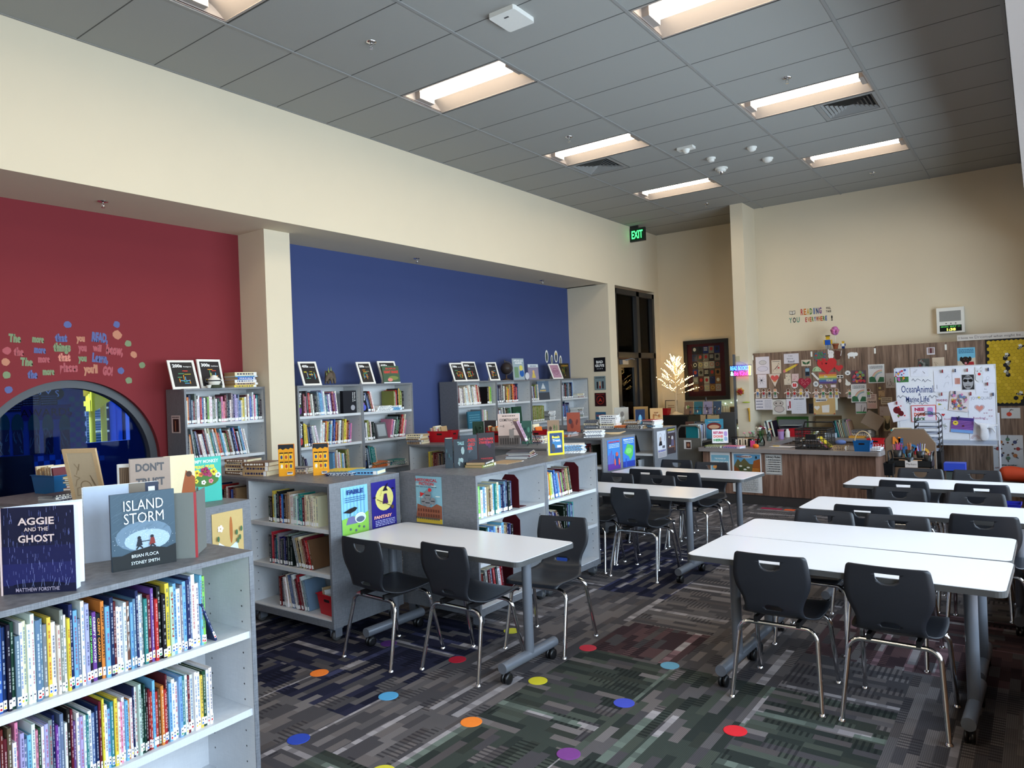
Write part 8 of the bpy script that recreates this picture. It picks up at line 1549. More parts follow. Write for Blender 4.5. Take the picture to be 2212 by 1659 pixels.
# ---- whiteboard on wheels
BY = 9.40
t = empty('whiteboard', (0, 0, 0), 0, 'white rolling marker board hung with drawings', 'whiteboard'); x0, x1, z0, z1 = 4.34, 5.49, .80, 1.78
G().box((x0, BY, z0), (x1, BY + .02, z1), (214, 216, 224)).build('board', [attr_mat('marker_board', .15, .5)], t); g = G()
for a, b in (((x0 - .012, BY - .006, z0 - .012), (x1 + .012, BY + .025, z0)), ((x0 - .012, BY - .006, z1), (x1 + .012, BY + .025, z1 + .012)), ((x0 - .012, BY - .006, z0), (x0, BY + .025, z1)), ((x1, BY - .006, z0), (x1 + .012, BY + .025, z1))): g.box(a, b, (190, 192, 196))
g.build('frame', None, t); G().box((x0, BY - .09, z0 - .075), (x1, BY, z0 - .06), (176, 180, 190)).box((x0, BY - .005, z0 - .07), (x1, BY, z0 - .01), (150, 156, 170)).build('pen_tray', None, t)
for x in (x0 + .02, x1 + .02): G().tube([(x, BY + .012, .07), (x, BY + .012, 1.15)], .014, (196, 196, 204)).build('leg', None, t); f = G().tube([(x, BY - .25, .08), (x, BY + .28, .08)], .014, (196, 196, 204)).build('foot', None, t); caster(f, x, BY - .22, .03); caster(f, x, BY + .25, .03)
g = G(); S = Sheet(g, (0, BY - .0005, 0), (1, 0, 0), (0, 0, 1), 1, 1)
def bt(tx, x, y, s_, fit): q = at(*Z5(x, y), y=BY); S.text(tx, q.x, q.z - s_ * .35, s_, (40, 60, 120), bold=.004, fit=fit)
bt('Ocean', 405, 895, .14, .19); bt('Animals', 640, 895, .14, .235); bt('&', 552, 967, .05, .03); bt('Marine', 455, 1035, .11, .16); bt('Life', 625, 1030, .11, .105)
for x, y in ((500, 780), (640, 790), (430, 1095), (600, 1100), (300, 1010), (735, 1010)): q = at(*Z5(x, y), y=BY); S.line([(q.x - .05, q.z), (q.x - .03, q.z + .03), (q.x - .01, q.z - .01), (q.x + .02, q.z + .025), (q.x + .06, q.z)], .004, (50, 60, 90))
g.build('marker_writing', None, t)
WB = (210, 212, 224)
ONB = [(200, 612, 398, 803, (196, 206, 226), lambda S, w_, h: (S.rect(0, 0, w_, .4 * h, (60, 110, 60)), fills([(190, 60, 70), (60, 70, 140), (206, 150, 60), (170, 90, 150)], 3, 20, .1)(S, w_, h)), 'flower-field drawing at the whiteboard\'s upper corner'), (423, 590, 662, 720, WB, sketch(1, (160, 160, 170), 3), 'white pencil sketch clipped to the whiteboard top'), (750, 640, 1000, 935, WB, sketch(2, (170, 172, 186), 3), 'large faint bottle sketch on the whiteboard'), (1003, 650, 1122, 860, WB, lambda S, w_, h: [S.line([((.3 + .08 * i) * w_, .15 * h), ((.3 + .08 * i) * w_, .55 * h)], .006, (190, 130, 116)) for i in range(8)], 'narrow sheet with an orange jellyfish drawing'),
(1128, 690, 1312, 912, (196, 196, 200), lambda S, w_, h: (S.rect(.04 * w_, .04 * h, .96 * w_, .96 * h, (44, 44, 48)), S.disc(.5 * w_, .5 * h, .4 * w_, (150, 150, 154), .44 * h), S.disc(.3 * w_, .6 * h, .17 * w_, (14, 14, 16), .1 * h), S.disc(.7 * w_, .6 * h, .17 * w_, (14, 14, 16), .1 * h), S.rect(.4 * w_, .62 * h, .6 * w_, .66 * h, (14, 14, 16)), S.text('READ', .5 * w_, .78 * h, .14 * h, (20, 20, 24), bold=.03, fit=.5 * w_), S.text('MORE', .5 * w_, .18 * h, .12 * h, (30, 30, 34), bold=.03, fit=.4 * w_), S.line([(.4 * w_, .34 * h), (.6 * w_, .34 * h)], .004, (60, 60, 64))), 'black and white face print with dark sunglasses'),
(1420, 615, 1595, 812, WB, sketch(4, (170, 172, 186), 2), 'sheet with two pencil eyes at the whiteboard\'s far corner'), (1325, 818, 1595, 962, WB, lambda S, w_, h: (S.text('be', .5 * w_, .4 * h, .2 * h, (130, 130, 150)), S.text('kind', .5 * w_, .12 * h, .2 * h, (130, 130, 150))), 'pale sheet reading be kind'), (783, 980, 940, 1180, WB, lambda S, w_, h: (S.text('READING', .5 * w_, .58 * h, .2 * h, (140, 60, 90), bold=.03, fit=.94 * w_), fills([(90, 130, 60), (206, 180, 60)], 1, 5, .1)(S, w_, h * .5)), 'small sheet with the word READING and a flower'),
(783, 1200, 1035, 1350, WB, lambda S, w_, h: (S.text('I', .15 * w_, .6 * h, .2 * h, (170, 90, 120)), S.heart(.38 * w_, .66 * h, .1 * w_, (170, 34, 44)), S.text('Books', .62 * w_, .2 * h, .24 * h, (180, 120, 150))), 'sheet reading I heart Books'), (785, 1350, 960, 1505, WB, sketch(6, (130, 140, 120), 5), 'lizard pencil drawing low on the whiteboard'),
(1225, 965, 1595, 1425, WB, lambda S, w_, h: (S.text('JOY SQUAD', .5 * w_, .84 * h, .12 * h, (130, 134, 150), fit=.8 * w_), S.heart(.42 * w_, .58 * h, .2 * w_, (176, 160, 170)), S.heart(.42 * w_, .58 * h, .14 * w_, (196, 130, 120)), S.text('Reading!', .4 * w_, .25 * h, .1 * h, (150, 80, 130), fit=.46 * w_), [S.heart((.6 + .09 * (i % 4)) * w_, (.25 + .09 * (i // 2)) * h, .03 * w_, (176, 140, 160)) for i in range(8)], S.disc(.42 * w_, .9 * h, .045 * w_, (196, 180, 80))), 'big white Joy Squad sheet with a peach heart'),
(1245, 1490, 1400, 1605, WB, lambda S, w_, h: [S.ring(.5 * w_, .2 * h, (.4 - .08 * i) * w_, .004, (170, 130, 140), a0=0, a1=180) for i in range(3)], 'small rainbow outline sheet on the pen tray')]
for k, (a, b, c, d, bg_, art, lb) in enumerate(ONB): x, zz, w_, h = frame_from(Z5, a, b, c, d, BY - .004); poster('clipped_drawing', (x, BY - .002 - .0016 * (k % 3), zz), (1, 0, 0), (0, 0, 1), w_, h, bg_, art, lb, 'drawing', 'drawings on the whiteboard', th=.001)
for a, b, c, d, rot, bg_, art, lb in ((185, 1080, 410, 1355, -14, (214, 210, 220), lambda S, w_, h: (S.disc(.45 * w_, .55 * h, .24 * w_, (96, 24, 34), .18 * h), S.disc(.62 * w_, .35 * h, .18 * w_, (90, 22, 30), .14 * h), fills([(200, 60, 60), (90, 130, 70)], 5, 5, .08)(S, w_, h)), 'tilted drawing of a dark red bear shape'), (945, 940, 1215, 1215, 7, (206, 196, 200), fills([(200, 80, 80), (100, 120, 160), (206, 170, 90), (190, 120, 160), (120, 110, 100), (220, 216, 220)], 7, 50, .09), 'tilted doodle collage clipped mid-whiteboard'), (975, 1300, 1285, 1510, 5, (110, 76, 150), lambda S, w_, h: (S.rect(0, 0, w_, .2 * h, (110, 150, 206)), S.rect(0, .8 * h, w_, h, (70, 50, 120)), [S.line([(.02 * w_, (.24 + .05 * i) * h), (.5 * w_, (.26 + .05 * i) * h), (.98 * w_, (.23 + .05 * i) * h)], .006, [(170, 110, 180), (90, 60, 140)][i % 2]) for i in range(11)], S.disc(.2 * w_, .62 * h, .12 * w_, (214, 190, 70)), S.rect(.15 * w_, .62 * h, .24 * w_, .67 * h, (40, 30, 40)), S.disc(.55 * w_, .45 * h, .05 * w_, (90, 40, 60))), 'purple crayon sky drawing with a yellow sun'),
        (440, 1120, 783, 1350, -1, (200, 60, 50), lambda S, w_, h: (S.rect(.02 * w_, .03 * h, .97 * w_, .96 * h, (214, 208, 222)), S.text('NEE', .34 * w_, .66 * h, .26 * h, (170, 40, 80), bold=.06, fit=.4 * w_), S.text('DOHS', .34 * w_, .36 * h, .26 * h, (206, 90, 60), bold=.06, fit=.46 * w_), S.text('ROCK', .34 * w_, .08 * h, .24 * h, (60, 110, 80), bold=.06, fit=.46 * w_), S.poly(round_rect(.66 * w_, .3 * h, .88 * w_, .86 * h, .02), (176, 130, 190)), S.rect(.66 * w_, .45 * h, .88 * w_, .6 * h, (110, 150, 200))), 'red-edged sheet with big pink and orange letters')):
 x, zz, w_, h = frame_from(Z5, a, b, c, d, BY - .02); r_ = V((math.cos(R(rot)), 0, math.sin(R(rot)) * -1)); u_ = V((math.sin(R(rot)), 0, math.cos(R(rot)))); poster('clipped_drawing', (x, BY - .014, zz + (w_ * math.sin(R(rot)) if rot > 0 else 0)), r_, u_, w_, h, bg_, art, lb, 'drawing', 'drawings on the whiteboard', th=.001)
cut(Z5, 1375, 690, BY, lambda S: (S.disc(0, .02, .05, (200, 202, 208), .055, n=10), S.poly([(-.05, .05), (-.04, .10), (-.01, .07)], (200, 202, 208)), S.poly([(.05, .05), (.04, .10), (.01, .07)], (200, 202, 208)), S.disc(0, -.05, .045, (200, 202, 208), .05), S.disc(0, 0, .018, (190, 30, 40)), S.disc(-.02, .04, .006, (60, 60, 70), n=6), S.disc(.02, .04, .006, (60, 60, 70), n=6)), 'grey husky cut-out with a red ball on the whiteboard', off=.009)
for k, (x, y) in enumerate(((870, 650), (1045, 640), (1210, 635), (1500, 625), (860, 965), (1043, 945), (1260, 960), (1567, 968), (240, 1088), (1097, 1290), (1490, 825))):
 p = at(*Z5(x, y), y=BY); o = G().box((-.007, -.02, -.022), (.007, 0, .022), [(130, 40, 50), (50, 60, 90)][k % 2]).build('clip'); o.location = (p.x, BY - .016, p.z); tag(o, f'small {["red", "dark blue"][k % 2]} clip, {ordn(k // 2 + 1)} of its colour on the whiteboard', 'clip', 'clips on the whiteboard')
t = empty('plush_toy', at(*Z5(1450, 1600), y=BY - .05), 0, 'white winged plush toy standing in the pen tray', 'plush toy'); skinned('body', [(0, 0, .05, .05), (0, 0, .13, .045), (0, 0, .20, .035), (-.07, 0, .21, .018), (-.11, 0, .25, .01), (.08, 0, .18, .02), (.15, 0, .20, .01), (-.04, -.01, .0, .02), (.04, -.01, .0, .02), (.12, 0, .10, .008)], [(0, 1), (1, 2), (2, 3), (3, 4), (2, 5), (5, 6), (0, 7), (0, 8), (5, 9)], (206, 206, 212), t)
# ---- pencil cart, tan panel, tray tower
t = empty('tan_panel', (4.50, 7.32, 0), 0, 'tan fabric panel with cut corners and foam letters', 'panel'); pts = [(0, 0), (.50, 0), (.50, .92), (.39, 1.075), (.10, 1.075), (0, .96)]
g = G(); n_ = len(pts); g.add([(a, y, b) for y in (0, .035) for a, b in pts], [tuple(range(n_)), tuple(range(n_, 2 * n_))[::-1]] + [(i, n_ + i, n_ + (i + 1) % n_, (i + 1) % n_) for i in range(n_)], (110, 86, 66)); g.build('board', [mat('tan_fabric', (112, 88, 68), .9, noise=.1, scale=200, bump=.2)], t)
G().tube([(a, .017, b) for a, b in pts], .011, (92, 80, 70), n=6, closed=True).build('edge_band', None, t)
for ch, x, z, s_, c, a in (('N', .115, .915, .075, (216, 124, 44), -3), ('E', .16, .905, .07, (50, 92, 136), 0), ('W', .215, .81, .075, (50, 92, 136), 5), ('O', .275, .835, .075, (50, 100, 146), 0), ('R', .33, .80, .07, (150, 34, 44), -4), ('D', .385, .79, .075, (206, 156, 60), -35)):
 g = G()
 for dy in range(4): S = Sheet(g, (x, -.002 - .003 * dy, z), (1, 0, 0), (0, 0, 1), 1, 1, eps=0); S.text(ch, 0, 0, s_ * 1.35, c, bold=.07, rot=a)
 tag(g.build('foam_letter', None), f'{cname(c)} foam letter {ch} on the tan panel', 'letter', 'foam letters on the tan panel'); bpy.data.objects[[o.name for o in bpy.data.objects if o.name.startswith('foam_letter')][-1]].location = (4.50, 7.32, 0)
t = empty('utility_cart', (4.80, 6.98, 0), 0, 'black three-tier cart loaded with pencil cups', 'cart')
for z in (.12, .42, .70):
 g = G(); L, W0 = .21, .13
 for a, b in (((-L, -W0, z), (L, W0, z + .008)), ((-L, -W0, z), (L, -W0 + .006, z + .07)), ((-L, W0 - .006, z), (L, W0, z + .07)), ((-L, -W0, z), (-L + .006, W0, z + .07)), ((L - .006, -W0, z), (L, W0, z + .07))): g.box(a, b)
 g.build('tray', [M['black']], t)
for sx in (-1, 1):
 for sy in (-1, 1): l_ = G().tube([(sx * .2, sy * .12, .07), (sx * .2, sy * .12, .80)], .009).build('leg', [M['black']], t); caster(l_, sx * .2, sy * .12, .022, m=M['rub'])
 G().tube([(sx * .2, -.12, .80), (sx * .21, -.1, .86), (sx * .21, .1, .86), (sx * .2, .12, .80)], .008).build('handle', [M['black']], t)
def cup(x, y, z, r, h, label, cols, n_, L=.15, hook=False):
 o = empty('pencil_cup', (4.80 + x, 6.98 + y, z), 0, label, 'cup', 'pencil cups on the cart'); G().lathe([(r * .85, 0), (r, h), (r * .93, h), (r * .8, .005)], n=16).build('cup', [M['black']], o); r_ = random.Random(int(x * 1000) + 7)
 for k in range(n_):
  a = r_.uniform(0, 6.28); q = r_.uniform(0, .6) * r; c = jit(r_, r_.choice(cols)); tx_, ty_ = q * math.cos(a) * 1.9, q * math.sin(a) * 1.9; p = G().tube([(q * math.cos(a), q * math.sin(a), .01), (tx_, ty_, L * r_.uniform(.85, 1.1))], .0038, c, n=6).build('pencil'); p.location = o.location; tag(p, f'{cname(c)} pencil in the {label.split(" cup")[0]} cup, {ordn(k + 1)} of its bunch', 'pencil', 'pencils in the ' + label)
cup(-.13, .03, .79, .05, .085, 'pink-pencil cup on the cart', [(206, 60, 110), (214, 90, 130)], 16); cup(-.02, .05, .79, .04, .085, 'orange-pencil cup on the cart', [(214, 100, 40), (110, 84, 60), (160, 150, 140)], 12); cup(.09, .04, .79, .045, .075, 'blue-pen cup on the cart', [(50, 64, 160), (190, 196, 214), (206, 140, 60)], 9); cup(.17, -.03, .76, .045, .07, 'crayon cup at the cart\'s window end', [(200, 70, 50), (214, 160, 60), (206, 170, 180)], 8, .1); cup(.0, -.10, .76, .045, .05, 'scissor cup at the cart front', [(60, 150, 140), (190, 90, 130), (100, 130, 190)], 8, .09)
p = (4.76, 6.845, .70); poster('cart_label', p, (1, 0, 0), (0, 0, 1), .12, .075, (196, 186, 180), lambda S, w_, h: S.text('Markers', .5 * w_, .35 * h, .4 * h, (30, 24, 26), fit=.8 * w_), 'handwritten paper label on the black cart', 'label'); bin_((4.615, 6.80, .62), 90, .16, .08, .13, (18, 18, 20), 'small black bin hung on the cart', None, False)
tag(G().box((4.70, 6.86, .775), (4.92, 6.867, .781), (196, 150, 110)).build('wooden_ruler'), 'wooden ruler lying along the cart front', 'ruler')
t = empty('letter_tray_tower', (4.70, 8.15, 0), 0, 'black mesh letter tray tower with sheets', 'letter tray');
G().box((.0, 0, .0), (.27, .34, .74)).build('pedestal', [M['black']], t)
for k in range(6):
 z = .75 + .07 * k; G().box((0, 0, z), (.26, .33, z + .004)).box((0, 0, z), (.004, .33, z + .03)).box((.256, 0, z), (.26, .33, z + .03)).build('tray', [M['black']], t); G().box((.02, .01, z + .005), (.245, .31, z + .014), (176, 182, 200)).build('paper_sheets', None, t)
g = G()
for y in (0, .33): g.tube([(.0, y, .75), (.0, y, 1.16), (.03, y, 1.20), (.23, y, 1.20), (.26, y, 1.16), (.26, y, .75)], .005, n=6)
g.tube([(.08, .16, 1.20), (.1, .16, 1.23), (.16, .16, 1.23), (.18, .16, 1.20)], .004, n=6).build('wire_frame', [M['black']], t)
pile('picture_paperback', (4.52, 8.4, .95), 0, same(4, .22, .16, .016, 'teal cream tan white', 'cream', 51), 'the small pile behind the tan panel', None); tag(G().box((4.38, 8.3, 0), (4.66, 8.5, .948), (96, 78, 64)).build('pedestal_box', [M['cabinet']]), 'narrow walnut pedestal behind the tan panel', 'pedestal')
t = empty('shelf_caddy', (5.02, 8.1, 0), 0, 'small rack with a bright blue box behind the cart', 'rack'); G().box((0, 0, .0), (.2, .2, .52), (70, 76, 72)).build('body', None, t); G().box((-.02, -.02, .53), (.2, .16, .62), (50, 70, 170)).build('blue_box', [M['gloss']], t)
o = skinned('orange_bag', [(0, 0, 0, .10), (.12, .02, .02, .11), (.26, 0, .0, .10), (.38, .01, -.01, .08)], [(0, 1), (1, 2), (2, 3)], (176, 62, 34)); o.location = (5.50, 9.1, .38); tag(o, 'crumpled orange fabric bag beside the whiteboard', 'bag'); tag(G().box((5.42, 8.98, 0), (5.88, 9.25, .29), (90, 80, 76)).build('low_stool', [M['cabinet']]), 'low brown stand under the orange bag', 'stand')
bin_((5.74, 4.62, .62), 0, .16, .14, .1, (30, 34, 140), 'dark blue bin at the last table end', None, False); tag(G().box((5.64, 4.53, 0), (5.84, 4.70, .618), (120, 100, 80)).build('side_stand', [M['cabinet']]), 'narrow stand under the dark blue bin', 'stand')
# ================================================================ north-west recess
t = empty('framed_quilt', (.484, 11.10, 1.345), 0, 'large black-framed maroon display of shirt squares on the recess wall', 'framed display'); w_, h = .865, 1.125
g = G()
for a, b in (((0, 0, 0), (w_, .04, .07)), ((0, 0, h - .07), (w_, .04, h)), ((0, 0, .07), (.07, .04, h - .07)), ((w_ - .07, 0, .07), (w_, .04, h - .07))): g.box(a, b)
g.build('frame', [M['black']], t); g = G(); S = Sheet(g, (.07, .03, .07), (1, 0, 0), (0, 0, 1), w_ - .14, h - .14, (66, 20, 28)); rq = random.Random(12); X0, Z0, cw, chh = .09, .09, .109, .145
for i in range(5):
 for j in range(6):
  c = rq.choice([(150, 146, 140), (40, 50, 80), (60, 60, 60), (26, 40, 90), (70, 40, 40), (110, 106, 100), (36, 36, 40), (130, 90, 60)]); S.k = 1; S.rect(X0 + i * cw, Z0 + j * chh * .98, X0 + (i + .95) * cw, Z0 + (j + .94) * chh * .98, c); S.k = 2 + (i + j) % 2; cx, cz = X0 + (i + .48) * cw, Z0 + (j + .46) * chh
  if (i * 3 + j) % 3 == 0: S.ring(cx, cz, .03, .008, rq.choice([(170, 60, 50), (206, 200, 190), (200, 170, 80)]))
  elif (i + j) % 3 == 1: S.marks(rq, cx - .035, cz - .035, cx + .035, cz + .04, 3, rq.choice([(206, 200, 190), (30, 30, 34)]))
  else: S.disc(cx, cz, .03, rq.choice([(150, 40, 44), (30, 30, 34), (196, 190, 180)]), .036, n=8)
g.build('display_panel', None, t); G().box((.07, .006, .07), (w_ - .07, .009, h - .07)).build('glass_sheet', [M['pane']], t)
# black fridge and lit birch tree
t = empty('mini_fridge', (.30, 10.30, 0), 0, 'black mini fridge in the recess carrying the lit tree', 'fridge'); G().box((0, .03, .02), (.56, .58, 1.10)).build('body', [M['black']], t); G().box((.005, 0, .05), (.555, .03, 1.085)).build('door', [M['black']], t); g = G(); S = Sheet(g, (.56, .1, .85), (0, 1, 0), (0, 0, 1), .3, .12); S.rect(0, 0, .3, .12, (130, 120, 100)); S.marks(random.Random(1), .02, .02, .28, .1, 1, (50, 40, 40)); g.build('side_card', None, t)
t = empty('birch_light_tree', (.545, 10.52, 1.102), 0, 'white birch twig tree covered in warm lights on the fridge', 'lit tree'); rt = random.Random(8)
G().lathe([(.13, 0), (.12, .02), (.05, .035), (.022, .06)], col=(196, 180, 156)).tube([(0, 0, .05), (.004, 0, .4), (0, 0, .7), (.01, 0, .95)], [.02, .016, .012, .006], (206, 186, 156)).build('trunk', [mat('birch_bark', (206, 188, 160), .8, noise=.3, scale=60)], t)
g = G(); pts = []
for k in range(26):
 z = .36 + .6 * k / 26; a = k * 2.4; L = .47 * (1 - (k / 26) * .62); e = R(rt.uniform(12, 30) + k * 1.6); b0 = V((0, 0, z)); d_ = V((math.cos(a) * math.cos(e), math.sin(a) * math.cos(e) * .7, math.sin(e))); p1 = b0 + d_ * L; g.tube([b0, b0 + d_ * L * .5 + V((0, 0, -.01)), p1], [.005, .004, .002], (196, 176, 150), n=5); pts += [b0 + d_ * L * q + V((0, 0, rt.uniform(-.008, .008))) for q in (.3, .42, .54, .66, .78, .9, 1.0)]
 for s in (-1, 1):
  a2 = a + s * .5; d2 = V((math.cos(a2) * math.cos(e), math.sin(a2) * math.cos(e) * .7, math.sin(e))); m_ = b0 + d_ * L * .45; p2 = m_ + d2 * L * .42; g.tube([m_, p2], .002, (196, 176, 150), n=4); pts += [m_ + d2 * L * .42 * q for q in (.35, .6, .8, 1.0)]
g.build('branches', None, t); g = G(); [g.ball(p, .0062, n=6) for p in pts]; lb_ = g.build('fairy_lights', [emis('warm_fairy_light', (255, 214, 140), 9)], t); lb_['kind'] = 'stuff'
bin_((.34, 10.42, 1.102), 0, .2, .14, .12, (160, 20, 28), 'red bin beside the lit tree', None, False); board_frame('framed_note', (.22, 10.75, 1.102), 0, .24, .26, 6, .012, (30, 28, 28), lambda S, w_, h: (S.rect(0, 0, w_, h, (206, 190, 160)), S.marks(random.Random(1), .2 * w_, .4 * h, .8 * w_, .7 * h, 2, (120, 100, 80))), 'black framed tan note behind the red bin', 'framed note', strut=False)
# wire book spinner
t = empty('book_spinner', (1.69, 9.05, 0), R(8), 'black wire spinner rack of paperbacks in front of the maroon display', 'display rack')
G().tube([(0, 0, .04), (0, 0, 1.45)], .012).build('pole', [M['blackm']], t); g = G(); [g.tube([(0, 0, .05), (.28 * math.cos(a), .28 * math.sin(a), .015)], .01) for a in (0, 1.57, 3.14, 4.71)]; g.build('base', [M['blackm']], t)
covers = [(110, 80, 60), (40, 84, 90), (60, 100, 130), (120, 110, 130), (90, 60, 50), (44, 60, 80), (130, 130, 120), (60, 44, 44)]
k = 0
for z in (1.17, .86, .52):
 g = G()
 for q in range(4):
  a = q * math.pi / 2; rx, ry = math.cos(a), math.sin(a)
  for hh in (0, .11): g.tube([(rx * .30 - ry * .19, ry * .30 + rx * .19, z + hh + .02), (rx * .30 + ry * .19, ry * .30 - rx * .19, z + hh + .02)], .003, n=5)
  for s in (-1, 0, 1): g.tube([(rx * .12 - ry * .19 * s, ry * .12 + rx * .19 * s, z), (rx * .30 - ry * .19 * s, ry * .30 + rx * .19 * s, z + .02), (rx * .30 - ry * .19 * s, ry * .30 + rx * .19 * s, z + .13)], .003, n=5)
 g.build('basket', [M['blackm']], t)
 for x, c, w_ in ((-.275, covers[k % 8], .13), (-.125, covers[(k + 1) % 8], .13), (.02, covers[(k + 3) % 8], .135), (.17, covers[(k + 5) % 8], .12)):
  p = t.matrix_world @ V((0, 0, 0)); q = Matrix.Translation((1.69, 9.05, 0)) @ Matrix.Rotation(R(8), 4, 'Z') @ V((x, -.285 + .03 * abs(x), z + .025)); upright('paperback', (q.x, q.y, q.z), 8, w_, .20, .02, c, blotch([jit(random.Random(k), c, 50), (196, 176, 150), (60, 50, 60)], 7, k + 40), f'{cname(c)} paperback facing out, {["upper", "middle", "lowest"][(1.17, .86, .52).index(z)]} spinner row, {ordn([-.275, -.125, .02, .17].index(x) + 1)} from the fridge side', 'book', 'paperbacks on the spinner', tilt=12); k += 1
# book truck
t = empty('book_truck', (1.78, 8.10, 0), 0, 'grey steel book truck end standing before the desk', 'book truck'); st = mat('truck_grey_steel', (92, 88, 82), .45, noise=.03)
for y in (0, .62):
 o = G(); pts = round_rect(-.18, .12, .18, 1.06, .1, 6); n_ = len(pts); o.add([(a, yy, b) for yy in (y, y + .02) for a, b in round_rect(-.17, .13, .17, .88, .004, 1)], [tuple(range(8)), tuple(range(8, 16))[::-1]] + [(i, 8 + i, 8 + (i + 1) % 8, (i + 1) % 8) for i in range(8)]); o.build('end_panel', [st], t)
 G().tube([(-.18, y + .01, .06), (-.18, y + .01, .96), (-.165, y + .01, 1.02), (-.12, y + .01, 1.06), (.12, y + .01, 1.06), (.165, y + .01, 1.02), (.18, y + .01, .96), (.18, y + .01, .06)], .014, n=8).build('end_tube', [st], t)
for z in (.2, .5, .8): G().box((-.16, .02, z), (.16, .62, z + .02)).build('shelf', [st], t)
for x in (-.16, .16):
 for y in (.02, .6): caster(t, x, y, .03)
p_ = (1.70, 8.098, .72); poster('truck_notice', p_, (1, 0, 0), (0, 0, 1), .115, .13, (206, 200, 196), lambda S, w_, h: (S.rect(.3 * w_, .08 * h, .92 * w_, .8 * h, (80, 50, 44)), S.disc(.6 * w_, .45 * h, .18 * w_, (160, 110, 84), .2 * h)), 'white notice with a portrait on the grey truck end', 'notice')
for k, c in enumerate(('teal', 'white', 'tan', 'white', 'sky blue', 'white', 'navy', 'white', 'grey', 'steel blue')):
 b_ = book_plain('truck_book', rng, .024, .25 - .008 * (k % 3), .18, jit(rng, PAL[c]), (80, 80, 90), WHITE); b_.matrix_world = Matrix.Translation((1.90, 8.14 + k * .036, .822)) @ Matrix.Rotation(R(90), 4, 'Z') @ Matrix.Translation((0, 0, 0)); tag(b_, f'{c} book on the truck\'s top shelf, {ordn(k + 1)} from the near end', 'book', 'books on the grey truck')
upright('picture_book', (1.83, 8.6, .83), 12, .27, .30, .014, (60, 130, 156), lambda S, w_, h: (S.disc(.5 * w_, .62 * h, .4 * w_, (110, 40, 40), .2 * h), S.disc(.5 * w_, .6 * h, .3 * w_, (190, 150, 120), .1 * h), S.marks(random.Random(2), .2 * w_, .84 * h, .8 * w_, .9 * h, 1, (196, 180, 150))), 'turquoise picture book with a red oval on the grey truck', tilt=8)
# column: neon sign, flower, screen edge, string lights, mirror
t = empty('neon_sign', (1.87, 9.66, 1.755), 0, 'glowing neon sign reading Read Books and Be Kind', 'neon sign'); M['acr'] = glass('clear_acrylic', (225, 225, 245), .02, .15)
G().add([(0, .012, 0), (.36, .012, 0), (.36, .012, .19), (0, .012, .19), (0, .016, 0), (.36, .016, 0), (.36, .016, .19), (0, .016, .19)], [(0, 1, 2, 3), (7, 6, 5, 4), (0, 4, 5, 1), (2, 6, 7, 3), (0, 3, 7, 4), (1, 5, 6, 2)]).build('backing_sheet', [M['acr']], t)
for nm, tx, x, z, s_, fit, c, e_ in (('blue_tubes', 'READ BOOKS', .155, .105, .085, .28, (40, 90, 255), 7), ('pink_tubes', 'Be Kind', .185, .018, .09, .22, (255, 30, 90), 7), ('green_tubes', '&', .04, .02, .085, .05, (90, 255, 200), 6)):
 g = G(); S = Sheet(g, (0, .010, 0), (1, 0, 0), (0, 0, 1), 1, 1); S.text(tx, x, z, s_ * 1.1, c, bold=.012, fit=fit); g.build(nm, [emis('neon_' + nm, c, e_)], t)
g = G(); g.tube([(.315, .008, .02), (.315, .008, .17), (.345, .008, .17), (.345, .008, .02)], .005, n=6, closed=True).build('yellow_tubes', [emis('neon_yellow', (255, 230, 90), 6)], t); G().box((.322, .006, .03), (.338, .010, .16)).build('yellow_bar', [emis('neon_bar', (240, 220, 40), 1.6)], t); G().tube([(.08, .01, .19), (.18, .03, .24), (.28, .01, .19)], .0015, (120, 110, 170), n=4).build('hanging_cord', None, t)
rf = random.Random(5); p = at(1600, 846, y=9.70); t = empty('paper_flower', (p.x, 9.70, p.z), 0, 'red and yellow tissue-paper flower on the column', 'paper flower')
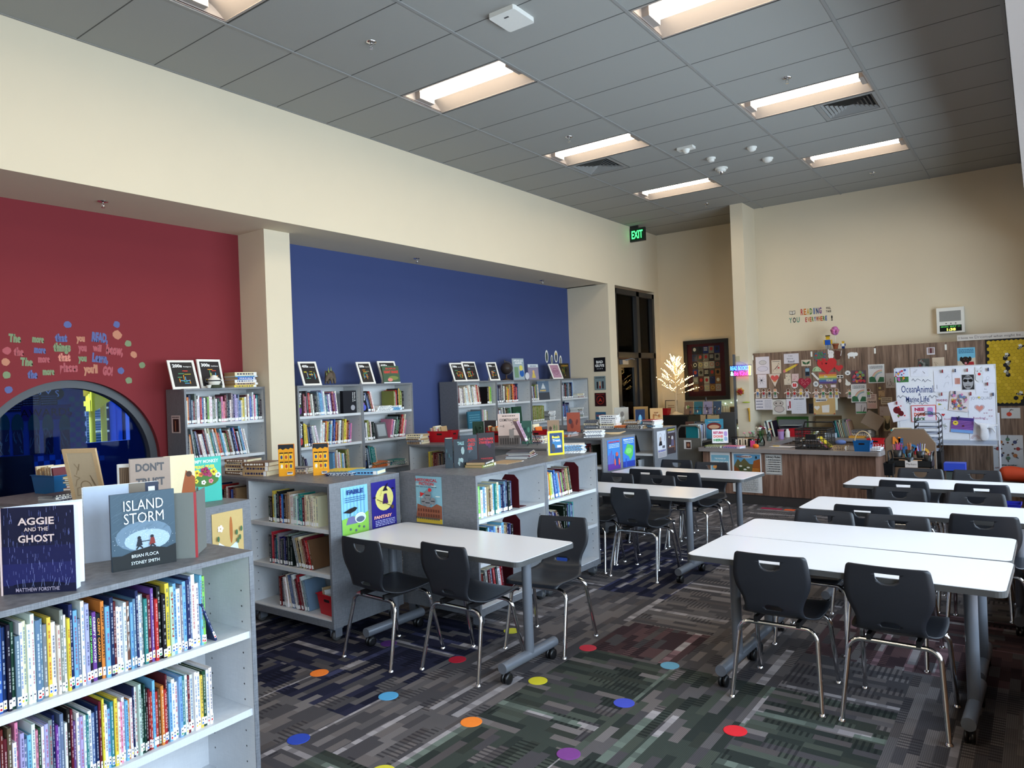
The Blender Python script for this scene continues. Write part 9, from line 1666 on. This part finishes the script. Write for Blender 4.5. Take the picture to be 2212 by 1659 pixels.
for nm, cols, r0, n_ in (('outer_petals', [(206, 150, 50), (196, 110, 50)], .05, 22), ('inner_petals', [(150, 30, 36), (170, 40, 40)], .028, 18)): g = G(); [g.ball((r0 * math.cos(i * 2.4) * (.5 + .5 * (i % 3) / 2), (-.01 if r0 > .04 else -.03) - rf.uniform(0, .01), r0 * math.sin(i * 2.4) * (.5 + .5 * (i % 3) / 2)), .018, jit(rf, rf.choice(cols)), n=6) for i in range(n_)]; g.build(nm, None, t)
tag(G().box((1.915, 9.70, 1.06), (1.945, 9.744, 2.12), (90, 92, 96)).build('screen_edge'), 'narrow grey screen edge on the column side', 'screen'); tag(G().box((1.955, 9.738, 2.0), (2.02, 9.7445, 2.09), (190, 180, 150)).build('photo_print'), 'small photo print high on the column', 'photo')
tag(G().tube([(2.15, 9.72, 1.02), (2.15, 9.72, 1.18), (2.14, 9.72, 1.24)], [.012, .014, .02], (196, 150, 50)).build('yellow_paddle'), 'yellow paper hand-shape stick by the column', 'stick'); tag(G().ball((2.12, 9.68, 1.335), .03, (160, 180, 60), sq=(2.2, .3, .4)).build('green_fish_cutout'), 'green fish-shaped cut-out hanging by the column', 'cut-out')
t = empty('wall_mirror', (1.335, 11.11, .88), 0, 'small gold-edged mirror on the recess wall', 'mirror'); G().box((0, 0, 0), (.16, .02, .33), (150, 116, 70)).build('frame', None, t); G().box((.015, -.001, .015), (.145, 0, .315)).build('glass_sheet', [mat('mirror_glass', (200, 204, 204), .05, metal=1)], t)
g = G(); pl = [(1.05 + .11 * i, 11.08, 1.32 - .05 * math.sin(i * .8)) for i in range(9)]; g.tube(pl, .002, (60, 80, 60), n=4); t = empty('string_lights', (0, 0, 0), 0, 'cool white string lights along the recess wall', 'string lights'); g.build('cord', None, t); g = G(); [g.ball(p, .010, n=8) for p in pl[1:]]; [g.ball((1.1 + .13 * i, 11.08, .88 - .02 * i), .010, n=8) for i in range(6)]; g.build('bulbs', [emis('cool_bulb', (190, 255, 245), 9)], t)
